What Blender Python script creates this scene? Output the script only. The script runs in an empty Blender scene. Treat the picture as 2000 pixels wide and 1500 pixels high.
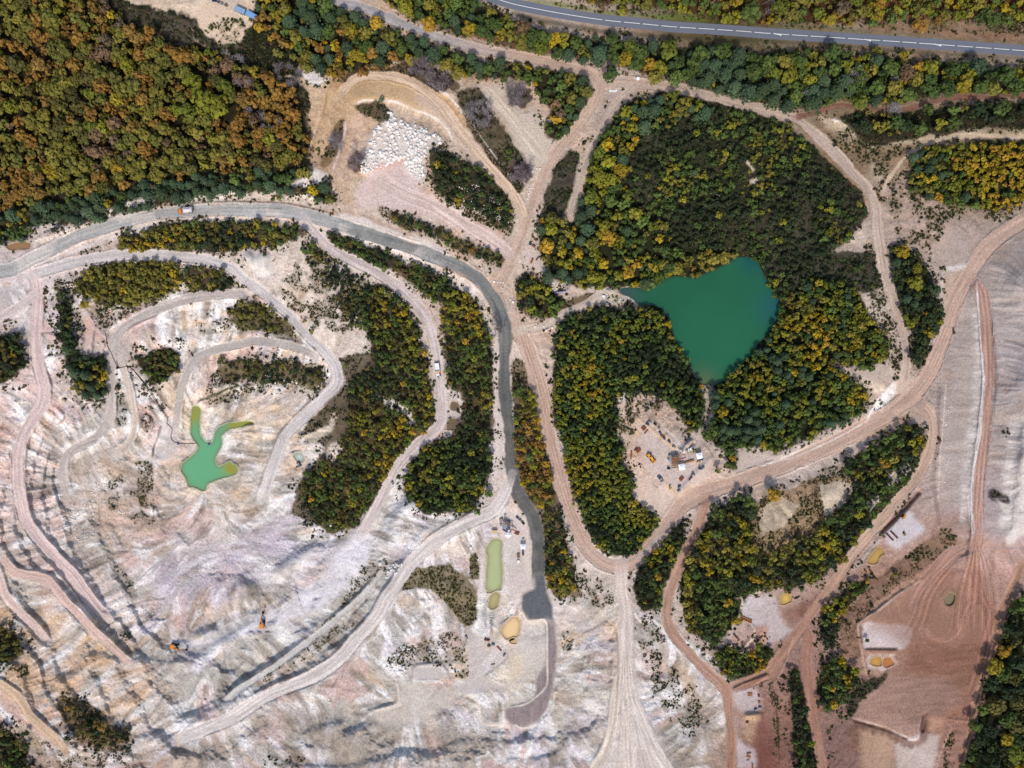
import bpy, math, random
import numpy as np

# ------------------------------------------------------------------ camera, sky, sun, exposure
scene = bpy.context.scene
COLL = scene.collection
CAM_H = 400.0                      # metres above the z = 0 level
M = 0.3                            # metres per photo pixel at z = 0
cam_data = bpy.data.cameras.new("camera")
cam_data.sensor_fit = 'HORIZONTAL'
cam_data.angle = 2 * math.atan(300.0 / CAM_H)
cam_data.clip_start = 1.0
cam_data.clip_end = 9000.0
camera = bpy.data.objects.new("camera", cam_data)
camera.location = (0, 0, CAM_H)
COLL.objects.link(camera)
scene.camera = camera

SUN_EL, SUN_AZ = math.radians(47), math.radians(183)     # azimuth clockwise from +Y (image top)
world = bpy.data.worlds.new("World")
scene.world = world
world.use_nodes = True
wn = world.node_tree
wn.nodes.clear()
sky = wn.nodes.new('ShaderNodeTexSky')
sky.sky_type = 'NISHITA'
sky.sun_disc = False
sky.sun_elevation = SUN_EL
sky.sun_rotation = SUN_AZ
sky.dust_density = 2.0
bg = wn.nodes.new('ShaderNodeBackground')
bg.inputs['Strength'].default_value = 0.15
wo = wn.nodes.new('ShaderNodeOutputWorld')
wn.links.new(sky.outputs[0], bg.inputs[0])
wn.links.new(bg.outputs[0], wo.inputs[0])
sun_data = bpy.data.lights.new("sun", 'SUN')
sun_data.energy = 2.9
sun_data.angle = math.radians(6.0)
sun_data.color = (1.0, 0.95, 0.88)
sun = bpy.data.objects.new("sun", sun_data)
sun.rotation_euler = (math.pi / 2 - SUN_EL, 0, math.pi - SUN_AZ)
sun.location = (0, -200, 300)
COLL.objects.link(sun)
scene.view_settings.view_transform = 'Standard'
scene.view_settings.look = 'None'
scene.view_settings.gamma = 1.0
scene.view_settings.exposure = 0.14
scene.cycles.max_bounces = 5
scene.cycles.diffuse_bounces = 3
scene.cycles.transmission_bounces = 2
scene.cycles.transparent_max_bounces = 4

rng = np.random.default_rng(7)
random.seed(7)
KEXP = 1.22                        # what a flat lit surface renders, per unit of albedo


def lin(rgb):
    c = np.asarray(rgb, float) / 255.0
    return np.where(c <= 0.04045, c / 12.92, ((c + 0.055) / 1.055) ** 2.4)


def alb(rgb, k=KEXP):
    return np.clip(lin(rgb) / k, 0.004, 0.86)


def Q(zone, text):
    """photo points: zone 0 = photo pixels, zone 1..16 = quarter-size tiles read at 4x"""
    pts = np.array([[float(v) for v in p.split(',')] for p in text.split()])
    if zone:
        r, c = (zone - 1) // 4, (zone - 1) % 4
        pts = pts / 4.0 + np.array([c * 500.0, r * 375.0])
    return pts


def J(*chunks):
    return np.concatenate(chunks)


def world_xy(px, py, z):
    f = M * (CAM_H - z) / CAM_H
    return (px - 1000.0) * f, (750.0 - py) * f


# ------------------------------------------------------------------ grid, noise, rasters
STEP = 1.6
X0, Y0, X1, Y1 = -160.0, -160.0, 2160.0, 1660.0
gx = np.arange(X0, X1 + 1, STEP)
gy = np.arange(Y0, Y1 + 1, STEP)
GW, GH = len(gx), len(gy)
GX, GY = np.meshgrid(gx, gy)


NOISE_T = {}


def vnoise(x, y, cell, seed):
    if seed not in NOISE_T:
        NOISE_T[seed] = np.random.default_rng(seed).random((509, 509)).astype(np.float32)
    if x is GX and y is GY:        # the whole grid: interpolate rows, then columns
        u, v = (gx + 5000.0) / cell, (gy + 5000.0) / cell
        iu, iv = np.floor(u).astype(int), np.floor(v).astype(int)
        fu, fv = u - iu, v - iv
        fu = (fu * fu * (3 - 2 * fu)).astype(np.float32)[None, :]; fv = (fv * fv * (3 - 2 * fv)).astype(np.float32)[:, None]
        t = NOISE_T[seed]
        rows = t[iv % 509] * (1 - fv) + t[(iv + 1) % 509] * fv
        return rows[:, iu % 509] * (1 - fu) + rows[:, (iu + 1) % 509] * fu
    u = (np.asarray(x) + 5000.0) / cell
    v = (np.asarray(y) + 5000.0) / cell
    iu = np.floor(u).astype(np.int64)
    iv = np.floor(v).astype(np.int64)
    fu, fv = u - iu, v - iv
    fu = fu * fu * (3 - 2 * fu)
    fv = fv * fv * (3 - 2 * fv)
    N = 509
    t = NOISE_T[seed]
    a = t[iv % N, iu % N]
    b = t[iv % N, (iu + 1) % N]
    c = t[(iv + 1) % N, iu % N]
    d = t[(iv + 1) % N, (iu + 1) % N]
    return (a * (1 - fu) + b * fu) * (1 - fv) + (c * (1 - fu) + d * fu) * fv


def fbm(x, y, cell, seed, octaves=4, gain=0.5):
    s, amp, tot = 0.0, 1.0, 0.0
    for o in range(octaves):
        s = s + amp * vnoise(x, y, cell / 2 ** o, seed + o)
        tot += amp
        amp *= gain
    return s / tot          # 0..1, mean .5


def blur(a, r):
    """box blur twice, r in cells"""
    r = int(round(r))
    if r < 1:
        return a
    for _ in range(2):
        for ax in (0, 1):
            p = np.pad(a, [(r + 1, r) if i == ax else (0, 0) for i in (0, 1)], mode='edge')
            c = np.cumsum(p, axis=ax)
            if ax == 0:
                a = (c[2 * r + 1:] - c[:-2 * r - 1]) / (2 * r + 1)
            else:
                a = (c[:, 2 * r + 1:] - c[:, :-2 * r - 1]) / (2 * r + 1)
    return a


def smooth(a, b, x):
    t = np.clip((x - a) / (b - a), 0, 1)
    return t * t * (3 - 2 * t)


WARPX = (fbm(GX, GY, 26, 11, 3, 0.6) - 0.5)
WARPY = (fbm(GX, GY, 26, 31, 3, 0.6) - 0.5)


def in_poly(px, py, poly):
    ins = np.zeros(px.shape, bool)
    n = len(poly)
    for i in range(n):
        xa, ya = poly[i]
        xb, yb = poly[(i + 1) % n]
        if ya == yb:
            continue
        c = (ya > py) != (yb > py)
        ins ^= c & (px < (xb - xa) * (py - ya) / (yb - ya) + xa)
    return ins


MASKS = {}


def pts_key(p):
    return hash(p.tobytes())


def mask(poly, feather=3.0, warp=6.0):
    key = (pts_key(poly), feather, warp)
    if key in MASKS:
        s, sub = MASKS[key]
        m = np.zeros((GH, GW), np.float32)
        if s:
            m[s] = sub
        return m, s
    m = np.zeros((GH, GW), np.float32)
    pad = warp * 1.2 + feather * 2 + 4
    i0 = max(0, int((poly[:, 0].min() - pad - X0) / STEP)); i1 = min(GW, int((poly[:, 0].max() + pad - X0) / STEP) + 2)
    j0 = max(0, int((poly[:, 1].min() - pad - Y0) / STEP)); j1 = min(GH, int((poly[:, 1].max() + pad - Y0) / STEP) + 2)
    if i1 <= i0 or j1 <= j0:
        MASKS[key] = (None, None)
        return m, None
    s = np.s_[j0:j1, i0:i1]
    sub = in_poly(GX[s] + 2 * warp * WARPX[s], GY[s] + 2 * warp * WARPY[s], poly).astype(float)
    m[s] = blur(sub, feather / STEP)
    MASKS[key] = (s, m[s].copy())
    return m, s


def bil(a, px, py):
    u = np.clip((np.asarray(px, float) - X0) / STEP, 0, GW - 1.001)
    v = np.clip((np.asarray(py, float) - Y0) / STEP, 0, GH - 1.001)
    iu, iv = u.astype(int), v.astype(int)
    fu, fv = u - iu, v - iv
    return (a[iv, iu] * (1 - fu) + a[iv, iu + 1] * fu) * (1 - fv) + (a[iv + 1, iu] * (1 - fu) + a[iv + 1, iu + 1] * fu) * fv


def densify(pts, step=4.0):
    """Catmull-Rom through the points, resampled"""
    p = np.concatenate([[2 * pts[0] - pts[1]], pts, [2 * pts[-1] - pts[-2]]])
    out = []
    for i in range(1, len(p) - 2):
        n = max(2, int(np.hypot(*(p[i + 1] - p[i])) / step))
        t = np.linspace(0, 1, n, endpoint=False)[:, None]
        out.append(0.5 * (2 * p[i] + (p[i + 1] - p[i - 1]) * t + (2 * p[i - 1] - 5 * p[i] + 4 * p[i + 1] - p[i + 2]) * t ** 2
                          + (3 * p[i] - p[i - 1] - 3 * p[i + 1] + p[i + 2]) * t ** 3))
    out.append(pts[-1:])
    return np.concatenate(out)


def road_field(pts, reach):
    """distance, signed side offset and arc length of every grid point near a polyline"""
    I0 = max(0, int((pts[:, 0].min() - reach - X0) / STEP)); I1 = min(GW, int((pts[:, 0].max() + reach - X0) / STEP) + 2)
    J0 = max(0, int((pts[:, 1].min() - reach - Y0) / STEP)); J1 = min(GH, int((pts[:, 1].max() + reach - Y0) / STEP) + 2)
    box = np.s_[J0:J1, I0:I1]
    GXb, GYb = GX[box], GY[box]
    d = np.full(GXb.shape, 1e6); sd = np.zeros(GXb.shape); arc = np.zeros(GXb.shape)
    s0 = 0.0
    for a, b in zip(pts[:-1], pts[1:]):
        L = math.hypot(*(b - a))
        if L < 1e-6:
            continue
        i0 = max(0, int((min(a[0], b[0]) - reach - X0) / STEP)); i1 = min(GW, int((max(a[0], b[0]) + reach - X0) / STEP) + 2)
        j0 = max(0, int((min(a[1], b[1]) - reach - Y0) / STEP)); j1 = min(GH, int((max(a[1], b[1]) + reach - Y0) / STEP) + 2)
        if i1 > i0 and j1 > j0:
            s = np.s_[j0 - J0:j1 - J0, i0 - I0:i1 - I0]
            u = (b - a) / L
            rx, ry = GXb[s] - a[0], GYb[s] - a[1]
            t = np.clip(rx * u[0] + ry * u[1], 0, L)
            dx, dy = rx - t * u[0], ry - t * u[1]
            dd = np.hypot(dx, dy)
            better = dd < d[s]
            d[s] = np.where(better, dd, d[s])
            sd[s] = np.where(better, np.where(u[0] * ry - u[1] * rx > 0, dd, -dd), sd[s])
            arc[s] = np.where(better, s0 + t, arc[s])
        s0 += L
    return box, d, sd, arc, s0
# ------------------------------------------------------------------ what lies where (read off the photograph)
# roads: name, label, points, half width px, colour, levels along it, streak strength
R = []


def road(name, label, pts, hw, col, z, streak=0.16, berm=0.5, edge=None, col2=None):
    R.append(dict(name=name, label=label, pts=densify(pts), hw=hw, col=col, z=z, streak=streak, berm=berm, edge=edge, col2=col2))


PTS_ASPHALT = Q(0, "880,-34 925,-18 960,-6 1000,7 1062,20 1125,31 1187,40 1250,46 1312,52 1375,56 1437,60 1500,65 1562,69 1625,73 1687,77 1750,81 1875,90 2000,99 2100,107 2160,112")
road('dirt_road', 'long dirt road running below the asphalt road, grey at its top end and pinkish further on',
     J(Q(0, "610,-30 655,0 712,15 775,42 825,62 875,78 925,93 975,103 1000,106 1062,120 1112,130 1150,141 1167,156"),
       Q(0, "1169,175 1155,205 1135,237 1112,265 1085,295 1070,322 1057,350 1047,375 1040,400 1030,430 1015,470 1000,505 985,537 970,557 965,572")),
     8.5, (196, 168, 150), [2, 1, 0, 0, -3, -7, -8], 0.14, 0.3, None, (172, 166, 166))
road('dirt_road', 'beige dirt road curving round the dark heath above the green lake',
     J(Q(0, "1180,160 1200,159 1225,161 1275,166 1325,173 1375,186 1425,198 1475,210 1500,216 1525,225 1555,232 1575,247 1607,275 1640,307 1665,337 1690,362"),
       Q(0, "1702,382 1712,405 1715,450 1720,487 1725,525 1735,555 1745,587 1755,625 1765,662 1770,700 1767,732 1762,760")),
     9, (192, 170, 154), [0, 1, 2, 3, 3, 2, 0], 0.16, 0.4)
road('dirt_track', 'faint pale track along the left edge of the dark heath',
     Q(0, "1240,170 1212,192 1190,222 1172,258 1155,290 1142,325 1132,360 1122,395 1112,425"), 6, (186, 166, 150), [0, -2, -3], 0.2, 0.1)
road('dirt_track', 'narrow red-brown track leading from the beige road into the right-hand woods',
     Q(0, "1550,230 1580,223 1610,213 1640,206 1665,207 1690,211 1720,214 1765,213 1800,205 1830,196 1870,190 1930,189 2010,186"), 5, (128, 92, 78), [2, 3, 4], 0.2, 0.1)
road('dirt_track', 'thin sandy track bending round the yellow wood at the right edge',
     Q(0, "1722,378 1735,352 1750,330 1770,305 1800,285 1837,272 1887,266 2000,268 2100,270"), 4, (200, 178, 152), [3, 4, 5], 0.2, 0.2)
road('haul_road', 'broad beige haul road sweeping from the right edge down past the work yard and back up',
     J(Q(0, "2120,370 2060,402 2000,432 1962,455 1925,487 1900,525 1882,555 1862,595 1850,637 1837,675 1822,712 1805,745 1780,775"),
       Q(0, "1750,798 1725,815 1675,842 1625,868 1575,891 1525,912 1475,930 1425,947 1375,962 1337,982 1317,1007 1295,1037 1270,1065 1245,1090 1222,1103 1200,1106"),
       Q(0, "1175,1097 1150,1075 1132,1045 1117,1012 1105,975 1095,937 1082,890 1070,850 1060,800 1052,750 1040,705 1025,670 1010,645 998,625")),
     14, (190, 160, 143), [8, 4, 0, -3, -6, -9, -12, -13, -12, -11, -9], 0.16, 0.6)
road('dirt_track', 'pale track leading from the haul road junction to the tip of the green lake',
     Q(0, "1005,648 1032,643 1062,637 1087,620 1112,605 1140,595 1160,582 1178,570"), 7, (204, 186, 170), [-9, -11, -16], 0.14, 0.3)
road('haul_road', 'whitish haul road running straight down to the bottom edge from the hairpin',
     Q(0, "1212,1100 1214,1150 1220,1187 1222,1225 1221,1275 1220,1325 1222,1375 1227,1425 1230,1500 1232,1600"), 13, (216, 198, 186), [-13, -13, -14, -15], 0.2, 0.5)
road('dirt_track', 'fanned-out white track drifting right from the bottom haul road',
     Q(0, "1226,1345 1237,1375 1250,1405 1275,1460 1300,1500 1330,1550"), 11, (214, 200, 190), [-14, -15, -15], 0.24, 0.1)
road('dirt_track', 'white track splitting off to the left of the bottom haul road',
     Q(0, "1214,1310 1205,1350 1195,1425 1180,1470 1162,1500 1140,1550"), 8, (212, 196, 180), [-14, -15, -16], 0.22, 0.3)
road('dirt_road', 'red-brown dirt road winding down to the bottom edge right of the dark scrub',
     J(Q(0, "1377,968 1378,985 1372,1005 1360,1037 1342,1075 1327,1107 1315,1137 1305,1170 1302,1200 1310,1230 1332,1260 1357,1287 1385,1315 1410,1337"),
       Q(0, "1420,1355 1422,1387 1427,1425 1430,1462 1427,1500 1424,1600")), 9.5, (176, 138, 118), [-8, -11, -14, -15, -16, -17, -18], 0.2, 0.4)
road('dirt_road', 'brown dirt road climbing diagonally between the triangular wood and the white pad',
     Q(0, "1425,1346 1450,1337 1500,1315 1515,1295 1537,1265 1557,1235 1575,1212 1600,1180 1625,1145 1640,1125 1662,1087 1695,1045 1725,1012 1755,975 1780,945 1802,912 1818,875 1822,837 1815,807 1795,785"),
     10, (172, 136, 118), [-16, -14, -12, -9, -6, -2, 0], 0.2, 0.4, None, (190, 160, 140))
road('dirt_road', 'brown dirt road going straight down between two narrow rows of trees',
     Q(0, "1572,1220 1580,1250 1576,1287 1580,1325 1584,1362 1587,1400 1595,1437 1600,1475 1605,1500 1612,1600"), 10, (170, 132, 115), [-12, -13, -14, -15], 0.16, 0.3)
road('dirt_road', 'reddish rutted road between the grey slopes near the right edge',
     Q(0, "1895,545 1905,552 1920,587 1925,625 1928,675 1932,725 1932,750 1927,800 1922,850 1915,900 1910,950 1910,1000 1910,1040 1905,1075 1900,1112 1900,1140"), 10, (178, 140, 124), [4, 5, 6, 5, 2, -4], 0.26, 0.5)
for i, t in enumerate(("1900,1090 1895,1175 1885,1200 1880,1240", "1902,1100 1918,1162 1934,1200 1930,1240 1920,1275 1910,1325 1892,1375 1882,1415",
                       "1905,1060 1862,1078 1830,1112 1800,1150 1775,1200", "2100,1060 2010,1090 1975,1150 1962,1180 1950,1215 1940,1260 1925,1310 1910,1355 1897,1420 1875,1495 1850,1560")):
    road('dirt_track', ('short rutted brown track fanning straight down from the reddish road',
                        'wide rutted brown track curving along the tree edge of the brown field',
                        'churned brown track fanning left from the reddish road',
                        'orange-brown track along the wood at the lower right edge')[i],
         Q(0, t), (10, 10, 12, 8)[i], ((168, 130, 112), (158, 120, 105), (172, 136, 120), (180, 146, 124))[i], [-5, -9, -10], 0.28, 0.15)
road('haul_road', 'grey surfaced haul road curving from the left edge to the dark asphalt pad',
     J(Q(0, "-160,560 -60,540 0,530 25,525 62,505 100,487 150,462 200,445 250,430 312,417 375,412 440,409 500,410 550,412 600,421 650,434 700,450 750,467"),
       Q(0, "800,482 850,502 900,522 937,547 962,580 978,612 986,650 986,700 985,750 990,800 995,850 997,900 1002,930 1011,962 1026,987 1042,1012 1050,1050 1051,1100 1052,1140")),
     11.5, (126, 128, 125), [-6, -5, -4, -3, -4, -5, -6, -8, -10, -11, -14, -17], 0.18, 0.5, (216, 203, 194), (172, 170, 166))
road('haul_road', 'pale grey haul road looping round the upper quarry terraces',
     J(Q(0, "60,538 100,525 150,511 200,503 250,499 325,500 400,507 450,522 475,545 500,562 525,582 562,612 587,640 612,665 637,690 655,717"),
       Q(0, "657,750 630,778 600,807 575,832 555,857 542,890 530,920 520,950 510,978")), 9.5, (204, 194, 190), [-5, -6, -7, -9, -13, -18, -24, -30, -36], 0.16, 0.6)
road('dirt_road', 'grey-beige road curling from the loop road down the left terraces',
     Q(0, "490,572 462,574 400,577 350,588 300,607 262,627 237,645 225,665 217,690 217,737 216,775 215,812 200,842 170,865 140,880 124,905 123,937 130,975"), 8.5, (188, 175, 167), [-10, -14, -19, -23, -27, -31, -35], 0.14, 0.5)
road('dirt_road', 'grey inner road leading to the pumping flat beside the green pond',
     Q(0, "618,695 600,686 562,674 500,665 475,670 425,681 387,697 370,720 360,745 352,765 347,800 343,830"), 7.5, (182, 171, 163), [-16, -19, -24, -30, -36], 0.1, 0.4)
road('dirt_track', 'short beige track curling down the left bank',
     Q(0, "232,700 245,735 252,757 258,790 263,825 256,857 240,875 222,884"), 6, (204, 186, 170), [-24, -26, -30, -34], 0.14, 0.4)
road('haul_road', 'pink haul road descending the left side of the quarry',
     Q(0, "66,535 72,560 72,590 70,625 70,675 77,725 86,762 80,795 57,828 42,858 35,895 35,937 40,975 47,1010 65,1040 92,1072 120,1102 145,1128 165,1157 190,1190 207,1206"), 11, (210, 186, 179), [-6, -9, -12, -16, -18, -22, -26, -30], 0.18, 0.6)
road('dirt_track', 'pale track joining the pink haul road from the left edge',
     Q(0, "-140,690 -60,655 0,622 37,600 68,575"), 8, (208, 190, 184), [-6, -7], 0.14, 0.3)
road('dirt_track', 'faint pink bench track in the lower left corner of the quarry',
     Q(0, "-60,1060 -10,1110 8,1160 37,1195 70,1225 95,1260"), 8, (212, 186, 174), [-9, -13, -18], 0.14, 0.2)
road('dirt_track', 'pinkish bench track slanting down above the rilled rock faces',
     Q(0, "0,1085 32,1118 87,1130 100,1140 125,1172 155,1202 180,1230 207,1254 237,1282 258,1300"), 8, (210, 178, 164), [-13, -18, -21, -25], 0.16, 0.3)
road('dirt_track', 'tan track near the bottom left corner', Q(0, "-80,1290 12,1345 37,1365 55,1395 82,1420 107,1442 130,1470"), 8, (206, 176, 146), [-1, -4, -8], 0.16, 0.2)
road('haul_road', 'pinkish-grey haul road snaking from the grey road down to the lower white fan',
     J(Q(0, "590,422 597,432 617,457 640,480 675,502 712,521 750,541 782,563 812,592 830,615 842,645 850,675 855,712 858,750 862,787 862,820"),
       Q(0, "850,842 825,860 800,882 780,905 765,930 755,950 740,980 725,1010 712,1034 700,1050")), 9.5, (206, 190, 184), [-5, -8, -11, -13, -15, -18, -22, -27], 0.2, 0.4)
road('haul_road', 'wide whitish road descending leftwards below the narrow olive pond',
     Q(0, "1000,925 990,955 975,985 962,1000 925,1016 887,1034 850,1057 825,1080 805,1100 787,1122 775,1142 755,1168 740,1198 720,1224 695,1250 670,1280 640,1305 600,1327 550,1346 512,1364 450,1404 400,1424 340,1450"),
     12, (214, 202, 195), [-14, -15, -16, -18, -20, -22, -24, -26, -28], 0.22, 0.5)
road('dirt_track', 'narrow grey bench track above the wide whitish road',
     Q(0, "745,1118 720,1150 690,1180 660,1205 620,1240 580,1270 540,1300 500,1325 460,1350 440,1375"), 5, (202, 196, 188), [-24, -27, -29], 0.1, 0.4)

road('dirt_track', 'tan track along the upper side of the clearing down past the dark scrub patch', Q(0, "660,190 700,152 770,150 830,175 870,215 905,265 945,315 985,360 1010,395 1022,428"), 9, (214, 186, 160), [-2, -2, -3, -5], 0.2, 0.3)
road('dirt_track', 'pale ramp running down between the bare thickets', Q(0, "942,168 965,195 1000,235 1040,285 1062,312"), 9, (206, 189, 170), [-1, -3, -5], 0.16, 0.2)
road('dirt_track', 'pinkish track fanning from the white rock pile down to the junction', Q(0, "740,350 790,378 850,402 910,440 970,478 1003,505"), 11, (212, 188, 176), [-4, -6, -8], 0.24, 0.2)
# white fans, pads and other bare ground: points, colour, feather, alpha, warp, level (None = leave the slope)
PAINT = []


def paint(col, pts, feather=4, alpha=0.9, warp=5, z=None):
    PAINT.append((col, pts, feather, alpha, warp, z))


paint((206, 170, 128), Q(2, "560,640 700,550 830,520 1130,530 1200,580 1300,640 1440,730 1560,830 1480,940 1350,900 1200,850 1050,800 850,780 760,830 720,800 640,740 560,860 500,830"), 6)
paint((212, 186, 166), Q(2, "1250,680 1440,740 1560,830 1700,1000 1850,1250 2000,1450 2060,1600 1950,1560 1850,1400 1700,1250 1550,1130 1480,1000 1350,900 1250,800"), 6)
paint((196, 164, 132), Q(2, "370,700 440,680 520,700 500,860 620,860 700,930 620,1150 560,1300 400,1190 380,950"), 6, 0.7)
paint((214, 186, 168), Q(2, "720,930 880,900 900,1000 860,1100 840,1300 740,1420 600,1380 640,1250 700,1100"), 8, 0.7)
paint((232, 226, 220), Q(2, "320,500 370,510 470,560 540,620 490,680 400,640"), 3, 0.8)
paint((226, 216, 206), Q(2, "250,1410 460,1320 560,1370 540,1420 300,1480"), 3, 0.8)
paint((228, 220, 214), Q(0, "737,250 750,225 770,207 780,232 800,242 832,255 860,268 860,282 837,287 825,312 825,350 807,357 795,332 787,310 737,330 707,337 707,312 717,297 715,270"), 6, 0.8)
paint((216, 192, 186), Q(0, "718,336 745,322 785,312 800,340 820,370 870,400 935,440 985,470 1010,500 985,505 930,468 880,440 840,420 800,418 750,408 700,405 693,385"), 5, 0.85)
paint((196, 140, 130), Q(2, "890,1340 930,1280 1150,1240 1160,1280 960,1330"), 3, 0.7)
paint((204, 188, 170), Q(0, "935,170 975,160 1000,200 1040,235 1075,275 1085,290 1070,320 1055,345 1035,330 1020,300 990,250 960,215"), 5, 0.85)
paint((204, 172, 150), Q(0, "1000,158 1030,155 1060,180 1080,215 1070,240 1050,220 1040,190 1010,172"), 3, 0.8)
paint((224, 216, 210), Q(0, "470,490 500,487 530,500 530,540 510,545 480,520"), 3, 0.8)
paint((206, 178, 162), Q(0, "150,620 175,615 200,650 210,690 180,690 150,665"), 4, 0.8)
paint((216, 168, 152), Q(5, "620,1050 700,960 800,1100 900,1250 800,1200 700,1130 640,1140"), 4, 0.6)
paint((190, 178, 170), Q(0, "205,650 240,640 265,650 262,690 235,720 210,715"), 4, 0.8)
paint((206, 186, 178), Q(5, "1000,1070 1150,1010 1400,1000 1450,1040 1350,1200 1200,1220 1050,1200"), 5, 0.6)
paint((214, 205, 200), Q(5, "100,1010 200,960 250,970 240,1060 130,1070"), 3, 0.8)
paint((196, 186, 181), Q(0, "85,690 125,690 132,745 140,765 100,770 85,745"), 5, 0.7)
paint((176, 174, 172), Q(0, "-40,560 15,560 25,575 20,600 -10,610 -60,615"), 4, 0.8)
paint((200, 192, 188), Q(0, "22,555 45,552 56,570 50,592 35,600 22,590"), 2, 0.7)
paint((202, 190, 184), Q(0, "320,825 345,820 352,860 355,880 340,895 325,898 305,890 308,860"), 3, 0.95, 4, -38)
paint((204, 192, 186), Q(0, "395,785 430,765 500,755 560,770 600,790 560,830 500,800 440,810 425,850 410,862 395,850"), 5, 0.6)
paint((214, 186, 158), Q(0, "500,795 520,790 528,808 515,825 495,825"), 4, 0.8)
paint((226, 220, 214), Q(0, "690,575 705,570 720,590 706,600"), 3, 0.0)
paint((214, 198, 186), Q(0, "635,655 680,640 708,660 690,690 660,705 640,690"), 4, 0.7)
# lower fan of the snaking haul road
paint((230, 224, 226), Q(0, "695,1040 727,1050 720,1085 700,1120 660,1165 600,1205 520,1232 440,1254 380,1274 330,1266 335,1252 420,1232 500,1202 560,1178 600,1150 640,1110 660,1070"), 6, 0.9, 5)
paint((226, 216, 212), Q(10, "140,1450 300,1330 490,1230 540,1260 420,1380 300,1480 160,1520"), 5, 0.8)
paint((190, 182, 188), Q(10, "100,1250 200,1080 300,1030 560,1200 640,1180 780,1060 800,1120 640,1220 480,1230 300,1330 150,1450 60,1400"), 8, 0.6)
paint((228, 224, 218), Q(10, "1000,1280 1050,1050 1180,880 1300,920 1180,1060 1160,1200 1060,1330"), 6, 0.6)
paint((214, 202, 196), Q(0, "930,1010 985,975 990,1000 965,1050 945,1060 900,1050 850,1060"), 5, 0.7)
paint((230, 226, 220), Q(14, "1030,390 1250,220 1420,120 1500,220 1400,330 1200,450 950,520 900,490"), 6, 0.75)
paint((198, 185, 180), Q(14, "1650,440 1900,470 1980,600 1900,700 1780,770 1950,880 1560,930 1500,850 1640,830 1660,600"), 5, 0.9, 4, -23)
paint((196, 185, 180), Q(14, "1230,760 1260,690 1440,680 1500,740 1510,820 1420,815 1260,825"), 3, 0.9, 2, -24)
paint((212, 198, 186), Q(14, "1120,800 1240,840 1500,870 1560,1000 1400,1080 1240,1180 920,1160 900,1050 1110,1010"), 5, 0.8, 4, -25)
paint((206, 184, 176), Q(14, "1430,1400 1520,1330 1640,1380 1720,1520 1440,1520"), 5, 0.7)
paint((206, 190, 182), Q(14, "990,1400 1080,1390 1420,1400 1420,1520 950,1520"), 5, 0.5)
paint((214, 200, 190), Q(0, "970,1010 1000,990 1030,1020 1040,1060 1038,1110 1045,1150 1020,1165 1000,1175 985,1160 988,1110 985,1070"), 4, 0.85, 4, -18)
paint((222, 212, 204), Q(0, "936,1060 950,1045 946,1100 950,1160 952,1190 938,1150"), 4, 0.8)
paint((222, 212, 204), Q(0, "978,1060 990,1065 994,1110 992,1170 985,1200 978,1180"), 4, 0.8)
paint((208, 196, 186), Q(15, "0,340 80,320 260,360 270,480 270,660 230,760 100,830 0,840"), 5, 0.8)
paint((222, 196, 160), Q(15, "0,600 60,620 100,740 20,820 0,820"), 5, 0.6)
paint((192, 186, 178), Q(15, "0,950 170,900 170,950 100,1000 0,1020"), 3, 0.8)
paint((206, 186, 176), Q(15, "330,200 420,210 600,300 600,400 420,420 350,460 330,360"), 5, 0.8)
paint((212, 212, 208), Q(15, "480,480 600,400 640,440 560,680 490,900 520,1040 440,1080 460,800 370,740"), 5, 0.7)
paint((210, 170, 130), Q(15, "470,870 520,880 520,1030 480,1030"), 4, 0.5)
paint((204, 210, 212), Q(15, "70,1220 140,1200 180,1280 100,1330 50,1350"), 5, 0.6)
paint((214, 178, 120), Q(15, "80,1420 340,1370 350,1400 100,1460"), 3, 0.7)
paint((220, 178, 154), Q(13, "0,880 60,860 250,1060 320,1180 200,1180 100,1040 0,960"), 5, 0.4)
paint((222, 176, 110), Q(13, "270,740 330,700 300,760 270,790"), 3, 0.7)
paint((206, 168, 110), Q(13, "1110,1270 1340,1300 1340,1340 1110,1330"), 3, 0.6)
paint((224, 176, 110), Q(13, "1380,1240 1410,1220 1390,1330 1350,1390"), 2, 0.8)
paint((206, 208, 216), Q(13, "1330,1130 1500,1080 1640,1010 1700,1060 1560,1160 1400,1200"), 8, 0.7)
paint((204, 210, 218), Q(13, "1440,1290 1840,1180 1850,1280 1640,1360 1480,1400"), 8, 0.6)
paint((214, 186, 180), Q(13, "380,0 620,0 760,150 860,280 820,340 740,300 640,230 500,100"), 5, 0.8)
paint((198, 188, 196), Q(13, "1230,0 1700,0 1500,220 1340,260 1260,130"), 10, 0.6)
paint((238, 218, 160), Q(13, "1370,690 1430,680 1440,720 1380,730"), 2, 0.8)
paint((238, 218, 160), Q(13, "1520,450 1560,440 1590,490 1540,510"), 2, 0.8)
paint((230, 222, 214), Q(0, "20,850 60,830 40,900 55,970 65,1015 40,1020 20,950"), 6, 0.6)
paint((196, 176, 170), Q(9, "480,120 600,60 760,120 830,250 800,350 620,420 580,320 520,200"), 6, 0.7)
paint((206, 184, 166), Q(9, "560,640 720,600 820,600 830,680 700,780 620,800"), 6, 0.6)
paint((190, 176, 160), Q(9, "850,560 1050,540 1120,640 1100,900 1000,1100 900,950 840,700"), 10, 0.6)
paint((186, 178, 176), Q(9, "700,1080 770,1030 790,1100 720,1200"), 5, 0.7)
paint((216, 198, 180), Q(9, "1250,800 1340,760 1400,860 1330,930"), 4, 0.5)
paint((178, 173, 164), Q(0, "330,1278 440,1264 600,1214 700,1132 745,1108 705,1175 600,1258 470,1340 430,1372 360,1360"), 8, 0.75, 8)
paint((172, 167, 158), Q(0, "748,1125 780,1142 740,1195 640,1300 520,1348 470,1368 560,1302 680,1215"), 6, 0.75, 8)
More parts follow.
